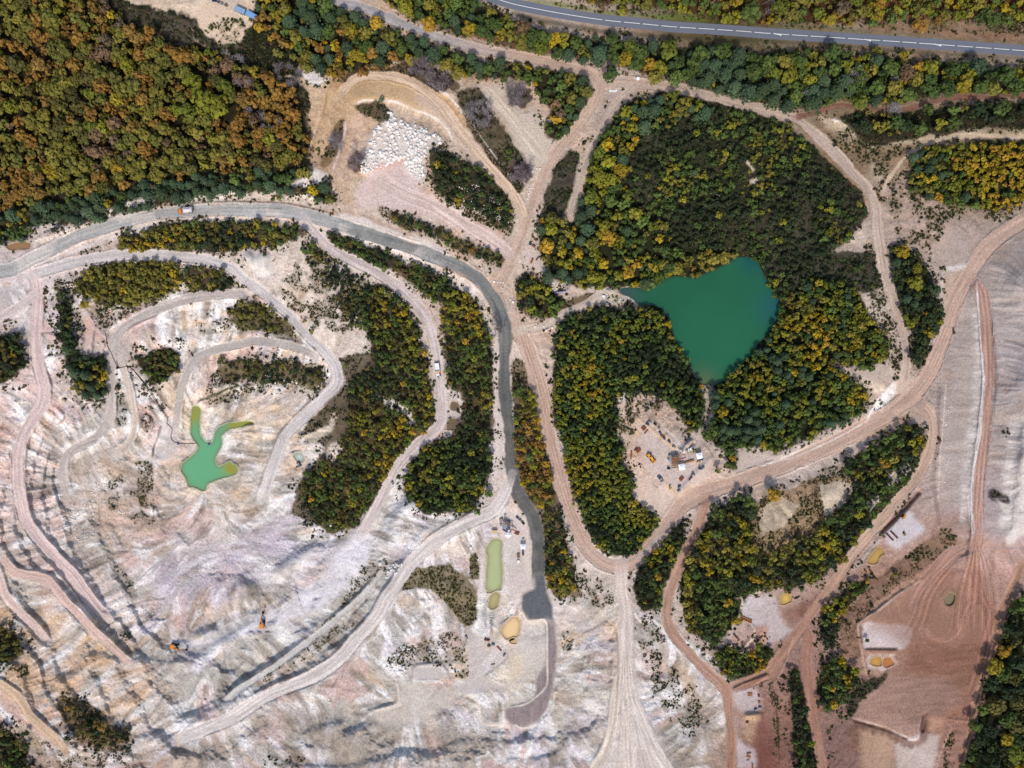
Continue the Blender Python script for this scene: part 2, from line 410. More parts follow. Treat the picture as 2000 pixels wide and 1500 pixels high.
paint((180, 169, 156), Q(0, "350,1458 520,1378 640,1328 700,1268 745,1240 765,1290 700,1362 640,1425 480,1500 340,1510"), 10, 0.75, 10)
paint((170, 158, 146), Q(0, "690,1395 760,1425 900,1425 960,1385 1000,1432 960,1490 800,1478 600,1490"), 10, 0.75, 10)
paint((188, 178, 166), Q(0, "250,1312 420,1332 430,1385 340,1425 250,1432 150,1375"), 12, 0.7, 10)
paint((178, 168, 154), Q(0, "1090,1330 1130,1290 1190,1260 1200,1330 1180,1430 1120,1500 1060,1500 1090,1420"), 12, 0.6, 10)
paint((206, 180, 150), Q(0, "20,1290 120,1290 200,1330 120,1360 60,1350"), 12, 0.5, 10)
paint((196, 182, 168), Q(0, "0,1100 60,1130 130,1200 230,1310 150,1320 60,1260 0,1190"), 12, 0.5, 10)
paint((216, 200, 189), Q(0, "1208,1290 1238,1290 1252,1370 1292,1450 1330,1530 1140,1530 1182,1450 1198,1370"), 6, 0.85, 5)
# right side
paint((206, 188, 178), Q(11, "980,320 1090,270 1170,380 1290,480 1400,560 1560,560 1560,680 1340,860 1290,830 1200,760 1080,680 1020,600 1000,480"), 5, 0.9, 5, -7)
paint((200, 176, 150), Q(11, "840,200 950,90 1060,190 1000,300 960,420 900,560 850,420"), 5, 0.7)
paint((236, 228, 222), Q(11, "760,110 820,130 870,40 960,40 960,90 850,160 790,150"), 3, 0.7)
paint((212, 190, 174), Q(11, "920,820 1000,700 1100,800 1220,900 1180,980 1090,1040 1020,960 960,940"), 5, 0.85)
paint((200, 170, 148), Q(11, "1400,500 1500,480 1560,560 1720,640 1740,740 1440,860 1330,880 1500,740 1560,600"), 6, 0.7)
paint((200, 182, 170), Q(11, "1730,480 1820,500 2000,600 2000,670 1760,720"), 4, 0.85)
paint((196, 178, 164), Q(11, "1440,400 1520,340 1530,240 1480,230 1500,380 1420,440"), 3, 0.6)
paint((228, 222, 214), Q(12, "770,280 830,170 960,20 1000,0 960,90 850,230 800,300"), 3, 0.7)
paint((214, 200, 190), Q(12, "0,620 380,400 720,290 740,350 500,460 240,560 0,660"), 4, 0.7)
paint((178, 166, 160), Q(12, "1390,360 1660,360 1600,640 1580,900 1400,900"), 12, 0.7)
paint((140, 110, 98), Q(12, "1290,1100 1380,1000 1560,980 1600,1180 1450,1290 1250,1450 1100,1500 1060,1400 1250,1260"), 8, 0.7)
paint((214, 208, 210), Q(12, "910,1160 1100,980 1180,1080 1230,1130 1150,1200 1000,1290 940,1240"), 3, 0.9, 3, -5)
paint((108, 74, 66), Q(12, "865,1150 1170,830 1195,850 1100,960 890,1170"), 1.5, 0.95, 1)
paint((216, 206, 196), Q(12, "700,1400 860,1220 890,1210 720,1430 650,1470"), 2, 0.8)
paint((126, 122, 124), Q(12, "700,1390 870,1190 880,1200 720,1400"), 2, 0.8)
paint((228, 218, 208), Q(12, "1980,260 2100,240 2100,1200 1980,1180 1880,1260 1840,1200 1930,1000 1960,600"), 4, 0.8)
paint((186, 171, 164), Q(8, "1730,600 2100,300 2100,1500 1790,1500 1760,1100"), 8, 0.6)
paint((232, 226, 220), Q(8, "1340,900 1350,640 1400,580 1540,560 1570,600 1380,620"), 2, 0.7)
paint((206, 170, 146), Q(8, "1380,640 1560,600 1500,720 1400,880 1360,950"), 5, 0.7)
paint((192, 166, 148), Q(8, "1170,220 1400,180 1420,400 1300,520 1240,480"), 10, 0.5)
paint((206, 188, 168), Q(8, "480,430 600,370 740,250 770,260 760,400 700,400 560,430"), 4, 0.7)
paint((206, 190, 174), Q(8, "720,820 800,720 960,760 1000,1000 1020,1160 1040,1330 900,1300 950,1180 880,1010 700,900"), 6, 0.7)
paint((198, 180, 166), Q(8, "460,1320 500,1310 700,1400 900,1330 1040,1340 960,1480 800,1500 640,1440"), 5, 0.8)
# junction yard and lake tip
paint((206, 188, 178), Q(7, "60,560 130,380 200,430 230,510 300,620 420,740 330,760 270,700 180,600"), 5, 0.85)
paint((206, 150, 110), Q(7, "105,640 150,625 240,690 230,730 190,710 130,680"), 2, 0.8)
paint((226, 210, 184), Q(7, "780,760 860,790 980,820 980,870 880,860 780,880 740,840"), 4, 0.8)
paint((208, 192, 178), Q(7, "580,760 640,740 740,740 770,800 740,860 640,850"), 4, 0.8)
paint((216, 196, 172), Q(7, "300,720 380,740 420,770 400,790 340,780"), 3, 0.8)
paint((200, 172, 150), Q(3, "700,520 950,570 1130,640 900,660 750,690 680,800 600,960 700,1010 640,1140 520,1240 420,1080 560,900 680,700"), 6, 0.6)
paint((186, 174, 164), Q(3, "720,540 950,560 1100,620 900,640 740,630"), 4, 0.7)
# bottom right
paint((212, 206, 208), Q(16, "0,130 60,150 90,270 150,400 200,440 60,520 0,530"), 3, 0.8)
paint((208, 200, 202), Q(15, "1790,160 2000,150 2000,380 1890,390 1780,310"), 3, 0.9)
paint((200, 156, 136), Q(15, "1890,400 2000,400 2000,540 1880,600 1800,600 1880,500"), 4, 0.7)
paint((128, 84, 68), Q(16, "120,260 230,230 400,120 440,170 360,270 200,370 150,340"), 5, 0.7)
paint((232, 224, 224), Q(16, "725,390 790,350 860,365 950,380 1010,365 1130,400 1110,520 1060,570 950,575 750,570 730,470"), 2, 0.95, 3, -8)
paint((150, 116, 98), Q(16, "755,570 1010,575 1000,610 760,600"), 2, 0.8)
paint((224, 216, 208), Q(16, "770,640 800,610 980,620 1000,690 900,740 790,720"), 2, 0.8)
paint((206, 180, 150), Q(16, "1340,170 1420,100 1490,180 1470,260 1380,260"), 4, 0.6)
paint((150, 117, 98), Q(16, "720,340 900,200 1200,20 1700,-20 1800,300 1700,600 1560,1000 1400,1100 1180,1230 670,1120 720,980 1000,780 1080,580"), 14, 0.85, 10)
paint((140, 100, 82), Q(16, "1080,590 1250,500 1500,540 1680,460 1640,650 1560,780 1100,760 1020,780"), 12, 0.75, 10)
paint((166, 140, 130), Q(16, "800,830 1050,770 1400,800 1540,950 1400,1050 1220,1100 1180,1240 1050,1250 670,1120 700,980"), 8, 0.6)
paint((196, 168, 140), Q(16, "725,1170 900,1190 1000,1250 990,1520 740,1520"), 5, 0.8)
paint((222, 212, 204), Q(16, "1000,1320 1080,1280 1230,1220 1350,1250 1280,1520 1010,1520"), 4, 0.85)
paint((206, 168, 140), Q(16, "1240,1110 1370,1120 1370,1220 1250,1230"), 4, 0.6)
paint((112, 70, 60), Q(15, "1910,1130 2000,1130 2000,1520 1900,1520"), 8, 0.8)
paint((118, 76, 66), Q(16, "0,1150 60,1100 70,1520 0,1520"), 8, 0.6)
paint((124, 92, 82), Q(16, "100,1150 230,1100 240,1500 110,1500"), 8, 0.5)
paint((212, 206, 208), Q(15, "1720,900 1900,860 1950,940 1940,1050 1800,1080 1750,1000"), 4, 0.8)
paint((214, 208, 212), Q(15, "1740,1250 1830,1330 1900,1360 1900,1500 1770,1500"), 4, 0.8)
paint((206, 180, 146), Q(15, "1810,1080 1950,1060 1910,1180 1880,1330 1830,1260"), 4, 0.7)
paint((216, 176, 128), Q(15, "940,1000 990,1010 970,1050 940,1040"), 4, 0.5)
paint((206, 202, 198), Q(15, "1060,1000 1120,980 1200,1080 1160,1200 1060,1060"), 6, 0.6)
paint((216, 210, 206), Q(15, "1240,920 1320,870 1340,960 1310,1060 1250,1040"), 5, 0.7)
paint((206, 196, 190), Q(15, "1590,900 1640,1060 1640,1350 1560,1340 1520,1250 1550,1000 1480,880"), 6, 0.6)
paint((176, 126, 106), Q(15, "1720,460 1780,500 1760,560 1720,520"), 3, 0.5)
paint((222, 196, 168), Q(1, "1500,120 1570,30 1750,40 1880,110 1860,180 1960,220 1900,330 1800,350 1530,290 1500,200"), 4, 0.9)
paint((216, 194, 168), Q(1, "900,-40 1010,-5 1250,40 1490,80 1500,120 1200,78 1000,30 880,0"), 2, 0.9, 2)
paint((206, 184, 166), Q(0, "395,-30 470,-30 470,14 440,14 400,4"), 3, 0.9)
paint((96, 116, 44), Q(3, "0,-20 300,10 700,80 1000,110 1400,120 1560,150 1500,170 1150,150 700,110 300,50"), 3, 0.9, 3)
paint((70, 84, 44), Q(4, "0,180 500,205 1000,255 2000,330 2000,355 1000,275 300,225 0,215"), 3, 0.8, 2)
paint((52, 56, 32), Q(3, "0,85 300,160 700,225 1000,255 1500,285 2000,310 2000,335 1500,310 1000,285 600,250 300,200 0,130"), 3, 0.9, 2)  # shade of the roadside trees, painted dark on the verge
paint((52, 56, 32), Q(4, "0,310 500,335 1000,380 2000,450 2000,470 1000,410 500,365 0,340"), 3, 0.9, 2)  # same tree shade, painted along the verge further right
paint((128, 78, 48), Q(4, "640,180 800,190 1000,190 1300,240 1700,250 2000,280 2000,340 1500,300 1000,250"), 6, 0.7)
paint((118, 84, 52), Q(4, "700,60 1100,60 1500,100 2000,150 2000,280 1300,230 800,190"), 8, 0.5)
paint((214, 190, 164), Q(4, "380,900 470,930 600,960 680,1080 660,1150 600,1120 520,1040 440,980"), 4, 0.7)
paint((230, 216, 196), Q(4, "770,1110 830,1100 830,1160 780,1190"), 2, 0.7)
paint((216, 196, 168), Q(4, "860,1110 1000,1100 1250,1060 1500,1030 1700,1000 1710,1030 1400,1080 1000,1140"), 3, 0.8)
paint((216, 196, 168), Q(4, "1770,1020 2050,1020 2050,1050 1770,1040"), 3, 0.7)
paint((206, 184, 160), Q(4, "800,1240 860,1300 920,1380 880,1440 820,1360"), 3, 0.7)
paint((176, 120, 100), Q(0, "1000,105 1055,118 1110,128 1112,118 1060,108 1000,92"), 3, 0.5)
paint((176, 132, 106), Q(2, "1400,240 2000,380 2000,350 1500,240 1000,70 800,10 780,30"), 3, 0.6)

# pale margins of the grey haul road
paint((220, 208, 200), Q(6, "640,170 760,170 900,220 1200,330 1420,420 1540,500 1500,520 1300,440 1000,330 800,260 660,220"), 4, 0.8)
paint((222, 210, 202), Q(6, "520,280 700,350 950,440 1300,560 1500,680 1680,780 1800,960 1890,1080 1900,1500 1860,1500 1870,1180 1780,1000 1680,830 1450,690 1200,560 900,440 700,390 560,320"), 4, 0.8)
paint((168, 134, 112), Q(6, "0,60 300,80 550,145 750,140 900,190 1100,280 1300,340 1330,370 1100,310 880,220 720,170 500,160 250,110 0,85"), 2, 0.7)
paint((168, 138, 112), Q(5, "260,370 600,280 900,200 1300,110 2000,75 2000,95 1300,135 900,225 600,310 280,400"), 2, 0.6)
paint((222, 212, 206), Q(5, "500,480 800,350 1100,270 1500,210 2000,195 2000,215 1500,235 1100,320 800,390 520,510"), 3, 0.7)
paint((216, 204, 198), Q(10, "1840,0 1890,0 1900,400 1900,750 1870,740 1860,400"), 4, 0.8)
paint((222, 204, 190), Q(11, "0,900 60,960 130,1060 160,1200 160,1500 110,1500 100,1200 40,1050 0,980"), 3, 0.6)
paint((206, 178, 160), Q(7, "0,900 50,930 150,1020 330,1030 330,1500 250,1500 140,1200 0,1040"), 6, 0.6)

STROKES = []


def stroke(text, hw, col, alpha=0.6, zone=0, dz=0.0):
    STROKES.append((Q(zone, text), hw, col, alpha, dz))


PALE, DARKS, BROWN, GREY, WHITE = (232, 218, 206), (120, 100, 88), (150, 112, 94), (150, 145, 142), (238, 232, 228)
# lips, ledges and drainage lines, wheel tracks
stroke("320,1100 420,1095 480,1090", 1.4, DARKS, .5, 5, -.4); stroke("345,1285 420,1270 500,1262", 1.4, DARKS, .5, 5, -.4)
stroke("1000,1120 1010,1060 1100,1010 1400,910", 1.2, DARKS, .45, 5, -.3); stroke("1460,1010 1430,1080 1400,1130 1370,1200", 1.3, DARKS, .45, 5, -.3)
stroke("1240,890 1400,840 1600,800", 1.2, PALE, .5, 5); stroke("1590,1110 1800,1090 1900,1060", 1.4, (96, 96, 60), .6, 5)
stroke("1545,150 1560,130 1690,85 1800,30 2000,5", 2.0, (70, 74, 48), .8, 9, .4); stroke("1640,330 1660,270 1740,200 1880,130 2000,110", 1.6, GREY, .5, 9, -.4)
stroke("1190,580 1200,500 1230,420 1260,320", 1.6, (96, 88, 56), .7, 9); stroke("540,690 540,600 580,510 680,460 760,430", 1.4, DARKS, .5, 9, -.3)
stroke("440,100 420,200 420,290 360,370", 2.4, (176, 150, 138), .5, 9); stroke("190,560 185,700 200,800 250,1000", 1.4, DARKS, .35, 9, -.4)
stroke("770,830 775,1000 790,1100 860,1200", 1.3, DARKS, .5, 9, -.4); stroke("560,1360 620,1290 660,1260", 2.2, DARKS, .5, 9, -.6)
stroke("1180,880 1280,900 1400,920 1470,850", 1.0, (170, 130, 110), .5, 9); stroke("1600,940 1730,945 1760,970", 1.0, (176, 140, 110), .5, 9)
stroke("370,260 420,340 480,450 560,560 700,690 820,800", 1.2, GREY, .4, 9)
for k in range(7):
    stroke("%d,%d %d,%d %d,%d" % (420 + k * 34, 1230 - k * 4, 500 + k * 26, 1196 - k * 6, 585 + k * 14, 1150 - k * 6), 1.0, (190, 180, 190) if k % 2 else WHITE, .4)
    stroke("%d,%d %d,%d %d,%d" % (340 + k * 12, 1268 - k * 3, 450 + k * 10, 1246 - k * 3, 560 + k * 10, 1200 - k * 4), 0.9, WHITE if k % 2 else (186, 178, 188), .4)
for k in range(10):     # the fan of tracks at the bottom centre
    stroke("%d,1290 %d,1360 %d,1430 %d,1520" % (1212 + k * 2, 1205 + k * 4, 1195 + k * 8, 1170 + k * 16), 0.9, (238, 224, 214) if k % 2 else (176, 156, 142), .45)
for k in range(12):     # the fan on the brown field
    stroke("%d,1050 %d,1100 %d,1160 %d,1230" % (1904 + (k % 4), 1888 + k * 4, 1870 + k * 7, 1862 + k * 8), 0.9, (206, 166, 146) if k % 2 else (128, 86, 70), .5)
for k in range(6):
    stroke("%d,1085 %d,1125 %d,1165 %d,1205 %d,1240" % (1885 - k * 3, 1850 - k * 5, 1825 - k * 6, 1812 - k * 6, 1800 - k * 8), 0.9, (202, 164, 146) if k % 2 else (132, 92, 78), .45)
for k in range(5):
    stroke("%d,1210 %d,1250 %d,1300 %d,1360 %d,1420" % (1925 + k * 5, 1928 + k * 4, 1918 + k * 4, 1900 + k * 5, 1884 + k * 5), 0.9, (196, 156, 136) if k % 2 else (124, 84, 70), .5)
stroke("1200,30 1000,150 850,270 720,360 705,430 740,640 770,780", 2.0, (206, 176, 152), .8, 16, .5)
stroke("1760,800 1690,1000 1600,1180 1500,1480", 1.6, (96, 78, 58), .6, 16, -.5); stroke("1590,1140 1400,1120", 2.0, (190, 150, 130), .6, 16, .4)
stroke("1430,1200 1370,1330 1310,1500", 1.6, (212, 188, 166), .6, 16); stroke("1220,1080 1200,1180 1205,1240", 2.4, (88, 64, 58), .8, 16)
stroke("660,1125 780,1160 900,1190 1090,1275", 1.8, (88, 66, 58), .8, 16); stroke("750,570 1010,578", 1.4, (110, 78, 64), .8, 16)
stroke("0,880 60,830 130,700 200,480", 1.2, (206, 180, 160), .5, 16); stroke("50,880 70,1100 90,1480", 1.4, (74, 62, 44), .6, 16); stroke("170,690 160,900 150,1060", 1.4, (150, 126, 114), .5, 16)
stroke("1730,170 1800,180 1765,330 1700,420", 2.0, (226, 210, 186), .8, 15, .5); stroke("1860,370 1895,420 1880,490 1780,600", 1.8, (232, 218, 200), .8, 15, .5)
stroke("1880,130 1990,115", 2.0, (224, 206, 188), .8, 15, .4); stroke("1720,900 1850,850 1990,770", 1.8, (128, 92, 74), .7, 15)
stroke("0,1020 100,1000 180,950 270,850 275,680 275,520 265,360 200,345 120,350 70,280 60,330", 1.6, (228, 214, 200), .7, 15, .4)
stroke("340,900 300,1050 200,1150 90,1190 20,1160", 1.6, (228, 214, 202), .7, 15, .4); stroke("490,870 520,1030 440,1200 360,1360", 1.6, (222, 196, 168), .5, 15)
stroke("820,440 830,700 815,980", 1.6, (150, 132, 118), .6, 15, -.3); stroke("800,560 790,800 770,1000 760,1150 700,1300 650,1480", 1.2, (226, 200, 174), .5, 15)
stroke("950,900 1010,1050 1110,1200 1200,1320 1320,1450", 1.2, (176, 156, 142), .5, 15); stroke("300,150 400,210 520,280", 1.4, WHITE, .6, 15)
stroke("1420,1390 1600,1400 1700,1500", 1.2, (228, 214, 204), .5, 14); stroke("1090,760 1100,850 1120,950 1080,1010 930,1050", 2.2, (226, 210, 198), .7, 14)
stroke("1790,770 1880,710 1960,640 1965,590", 1.8, (150, 140, 144), .7, 14, -.2); stroke("1560,1000 1600,960 1700,940 1760,1100 1790,1160 1990,1170", 1.8, (226, 206, 190), .6, 14)
stroke("1220,790 1225,720 1270,690 1440,685 1490,740 1515,830", 2.0, (172, 160, 160), .7, 14); stroke("1240,820 1420,818 1490,880", 1.6, (232, 222, 216), .7, 14)
stroke("420,960 640,640 900,500 1020,400", 1.2, (234, 226, 222), .5, 14); stroke("0,960 300,860 560,740 780,520 940,300", 1.4, (186, 174, 170), .45, 14)
stroke("340,640 500,550 640,450", 1.3, (88, 84, 52), .6, 14); stroke("850,130 760,200 640,320", 1.4, (222, 214, 206), .5, 14)
for k in range(9):
    stroke("%d,%d %d,%d %d,%d" % (925 + k * 3, 1330 - k * 2, 940 + k * 4, 1300 - k * 3, 965 + k * 4, 1268 - k), 0.8, (226, 216, 214), .4)
stroke("980,260 1060,330 1230,470 1330,520 1410,440", 1.8, (214, 180, 146), .7, 11, .4); stroke("1520,500 1560,590 1500,690 1320,860", 1.8, (214, 182, 150), .6, 11, .4)
stroke("1040,640 1090,700 1180,800 1260,900 1270,940", 1.2, (220, 190, 176), .6, 11); stroke("900,300 1000,410", 1.6, (214, 176, 128), .7, 11); stroke("940,310 1010,400", 1.2, (188, 140, 96), .7, 11)
stroke("1200,700 1220,800 1290,880", 4, (206, 172, 140), .5, 11); stroke("620,1300 800,1380 1000,1340 1130,1200", 3, (176, 164, 158), .6, 11); stroke("980,1370 1100,1250 1250,1060", 3.5, (180, 168, 162), .6, 11)
stroke("1380,960 1450,980 1430,1080", 3, (176, 146, 126), .6, 11)
for k in range(9):
    stroke("%d,%d %d,%d %d,%d" % (1480, 930 - 8 + k * 2.4, 1600, 884 - 9 + k * 2.4, 1745, 806 - 8 + k * 2.4), 0.9, (150, 118, 100) if k % 2 else (214, 188, 170), .35)
    stroke("%d,560 %d,650 %d,760 %d,850" % (1014 + k * 3 - 28 + 12, 1013 + k * 3, 1046 + k * 3, 1064 + k * 3), 0.9, (160, 126, 108) if k % 2 else (216, 186, 164), .4)
    stroke("%d,850 %d,930 %d,1000 %d,1050" % (1064 + k * 3, 1084 + k * 3, 1107 + k * 3, 1130 + k * 3), 0.9, (160, 126, 108) if k % 2 else (216, 186, 164), .4)
    stroke("%d,570 %d,640 %d,720 %d,770" % (1868 + k * 3.2, 1842 + k * 3.2, 1808 + k * 3.2, 1770 + k * 4), 0.9, (164, 130, 112) if k % 2 else (216, 186, 166), .4)
for k in range(5):
    stroke("%d,560 %d,640 %d,740 %d,860 %d,1000" % (1911 + k * 4, 1919 + k * 4, 1923 + k * 4, 1914 + k * 4, 1902 + k * 4), 0.9, (206, 170, 152) if k % 2 else (136, 98, 84), .45)
stroke("1680,0 1660,380 1600,700 1570,950 1600,1180", 1.8, (234, 228, 226), .8, 12); stroke("1630,700 1660,1200 1690,1490", 1.8, (236, 228, 224), .8, 8)
stroke("1340,0 1330,180 1330,420 1290,700 1310,900 1340,1080", 4, (128, 112, 106), .55, 12, -.4); stroke("1390,0 1370,300 1350,500 1330,900", 1.4, (222, 204, 186), .6, 12)
stroke("1170,830 1195,850 890,1180", 1.4, (190, 150, 120), .6, 12); stroke("0,625 230,560 520,430 740,310", 1.2, WHITE, .5, 12)
stroke("770,290 820,190 960,20 1000,-20", 2.4, WHITE, .7, 12, .4)
for k in range(26):     # horizontal streaks on the right grey slope
    yy = 470 + k * 24
    stroke("%d,%d %d,%d %d,%d" % (1938, yy, 1970, yy + 4 - (k * 7) % 9, 2040, yy + 2), 1.2 + (k * 5) % 3 * .5, ((196, 190, 190), (140, 134, 136), (176, 160, 150))[k % 3], .4)
    if k > 6:
        stroke("%d,%d %d,%d %d,%d" % (1842, yy, 1870, yy + (k * 7) % 6, 1902, yy + 3), 1.2 + (k * 5) % 3 * .5, ((190, 178, 172), (146, 134, 130), (170, 146, 132))[k % 3], .35)
stroke("640,580 560,720 540,830 480,1020 400,1190", 1.2, (150, 112, 76), .5, 2); stroke("500,860 460,1020 410,1190", 1.8, (226, 200, 170), .6, 2); stroke("700,950 680,1100 600,1330", 2.4, (224, 206, 196), .7, 2)
stroke("1180,590 1300,670 1440,760 1700,1010 1900,1340", 1.2, (176, 138, 106), .5, 2); stroke("1350,640 1600,850 1800,1130 2000,1400", 1.2, WHITE, .4, 2)
for k in range(8):
    stroke("%d,%d %d,%d %d,%d" % (700 + k * 9, 402 - k * 4, 760 + k * 6, 392 - k * 5, 812 + k * 4, 372 - k * 6), 1.0, (228, 210, 204) if k % 2 else (184, 158, 152), .4)
stroke("740,640 900,640 1100,640 1300,680", 1.4, (212, 180, 156), .6, 3); stroke("980,700 860,790 740,950 650,1100", 1.4, (168, 140, 122), .5, 3); stroke("610,640 600,720 560,800", 1.6, (226, 196, 172), .6, 3)
stroke("520,1450 530,1300 540,1200", 1.6, (206, 184, 160), .7, 3)
for k in range(6):
    stroke("%d,%d %d,%d %d,%d %d,%d" % (1068 + k * 2.5, 330, 1088 + k * 2.5, 290, 1116 + k * 2.5, 255, 1150 + k * 2, 205), 0.8, (224, 196, 174) if k % 2 else (170, 140, 120), .4)
# steps in the ground: the low side is on the right hand when walking along the line
SCARPS = []


def scarp(zone, text, h, face=(184, 174, 162), lip=(238, 230, 224)):
    SCARPS.append((Q(zone, text), h, face, lip))


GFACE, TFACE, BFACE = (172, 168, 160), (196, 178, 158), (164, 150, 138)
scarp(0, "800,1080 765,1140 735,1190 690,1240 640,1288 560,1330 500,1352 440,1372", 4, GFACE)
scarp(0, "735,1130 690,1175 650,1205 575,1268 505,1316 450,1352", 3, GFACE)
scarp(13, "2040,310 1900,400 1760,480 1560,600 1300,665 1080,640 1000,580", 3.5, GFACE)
scarp(0, "520,1205 490,1190 450,1195 420,1225 380,1248 345,1252", 3.5, TFACE)
scarp(0, "930,1440 880,1454 850,1472 800,1472 745,1482 690,1492 620,1496 540,1490", 3, BFACE)
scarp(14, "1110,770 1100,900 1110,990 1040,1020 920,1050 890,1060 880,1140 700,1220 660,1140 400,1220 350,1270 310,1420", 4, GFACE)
scarp(0, "262,1294 205,1240 150,1180 105,1130", 3, TFACE); scarp(0, "98,1250 60,1202 20,1160 -20,1125", 3, TFACE)
scarp(0, "212,1192 150,1116 92,1056 64,1008 53,958 51,900 62,848 88,800", 3, (232, 220, 212))
scarp(0, "138,975 138,930 142,907 152,890 182,872 207,848 225,815 228,770", 2.5, TFACE)
scarp(0, "400,520 450,537 500,578 560,630 610,683 643,728", 2.5, TFACE); scarp(0, "652,762 604,818 566,868 536,932 520,990", 3, (206, 196, 188))
scarp(0, "366,765 376,730 398,707 430,695 480,683 540,681 602,699", 2, TFACE); scarp(9, "1545,152 1690,87 1800,37 2000,10 2160,0", 2.5, TFACE)
scarp(9, "1190,600 1200,520 1230,420 1260,330 1310,290", 3, (234, 224, 216)); scarp(0, "225,886 252,874 266,850 270,825 264,786", 2, TFACE)
scarp(10, "1200,880 1080,1020 1010,1180 1000,1290 1040,1400", 4, (226, 220, 214)); scarp(10, "1420,1080 1300,1150 1220,1250 1120,1400 1040,1500", 3, (216, 208, 202))
scarp(5, "505,1085 320,1095", 1.6); scarp(5, "525,1265 345,1282", 1.6); scarp(9, "560,30 430,100", 1.6)
scarp(0, "1918,595 1921,680 1917,780 1905,860 1897,950 1893,1035", 3, (206, 196, 190)); scarp(0, "1996,810 1986,940 1978,1000 1976,1050", 4, (222, 212, 204))
scarp(16, "1220,20 1000,150 850,265 715,355 700,430 735,640", 2, (176, 148, 128)); scarp(15, "500,700 488,870 518,1030 440,1200 355,1365 90,1440", 3.5, (206, 200, 192))
scarp(15, "372,760 345,900 303,1050 203,1150 70,1290 40,1420", 3.5, (214, 210, 204)); scarp(15, "640,440 560,680 560,900 600,1060 620,1300", 3, (184, 176, 166))
scarp(2, "540,650 690,545 830,512 1135,522 1305,632 1450,722 1720,1000", 3, (190, 150, 108)); scarp(2, "740,840 850,792 1050,805 1200,855 1350,905 1480,1010 1530,1150", 4, (200, 176, 152))
scarp(0, "60,478 100,464 200,430 300,402 400,380 500,375 600,383 650,398", 3, (216, 198, 182)); scarp(0, "640,442 750,480 850,522 925,562 955,600", 2, (226, 214, 206))
scarp(13, "1500,1370 1350,1390 1335,1262 1100,1250 980,1310", 3, (200, 176, 148)); scarp(13, "1010,690 800,600 640,640 560,760 400,830 330,1000", 3, (200, 186, 170))
scarp(13, "2000,800 1880,870 1760,990 1640,1040 1400,1110 1330,1130", 4, (186, 180, 170)); scarp(14, "540,280 420,420 300,560 120,690 0,770", 3, (182, 176, 166))
scarp(0, "690,1050 640,1058 590,1075 545,1105 530,1125", 2.2, (226, 218, 212)); scarp(0, "600,1135 580,1118 560,1130 545,1160 515,1180", 3, (206, 188, 172))
scarp(9, "760,820 775,1000 790,1110 860,1200 900,1260", 2.5, (206, 190, 174)); scarp(9, "1030,1360 960,1280 900,1180 850,1060", 2.5, TFACE)
scarp(9, "560,1380 620,1300 680,1250 760,1180", 3, (196, 178, 164)); scarp(9, "1480,1290 1400,1180 1320,1090", 2)
scarp(0, "330,870 300,905 285,960 290,1010", 2, TFACE); scarp(14, "1600,960 1690,945 1760,1090 1800,1160 1990,1175", 3, (216, 208, 200))
scarp(12, "0,650 240,575 520,450 740,325 850,250", 2.5, (220, 206, 194)); scarp(12, "780,300 830,190 965,20 1010,-30", 2.5, (230, 222, 216))
scarp(11, "1080,230 1200,370 1330,490 1410,420", 2.5, (200, 172, 146)); scarp(11, "1440,430 1340,530 1230,420", 0.8)
scarp(16, "640,1120 780,1160 900,1190 1090,1275 1180,1260 1200,1080", 2.2, (120, 92, 80)); scarp(12, "1560,960 1600,1180 1450,1290 1250,1460", 1.6, (150, 118, 104))
scarp(3, "0,620 100,620 180,700 330,850 270,960", 2, (196, 168, 146)); scarp(4, "450,920 640,990 680,1120", 2, (206, 186, 162))
PADS = [((99, 101, 104), Q(0, "1046,1122 1063,1120 1068,1155 1080,1185 1080,1215 1065,1212 1032,1209 1018,1190 1020,1162 1045,1150"), 2, -17.5),
        ((146, 131, 129), Q(0, "1063,1208 1082,1212 1087,1270 1086,1300 1079,1350 1067,1387 1050,1409 1022,1422 1000,1416 987,1403 986,1386 1000,1381 1041,1366 1046,1356 1047,1326 1065,1298 1068,1262"), 2, -22)]

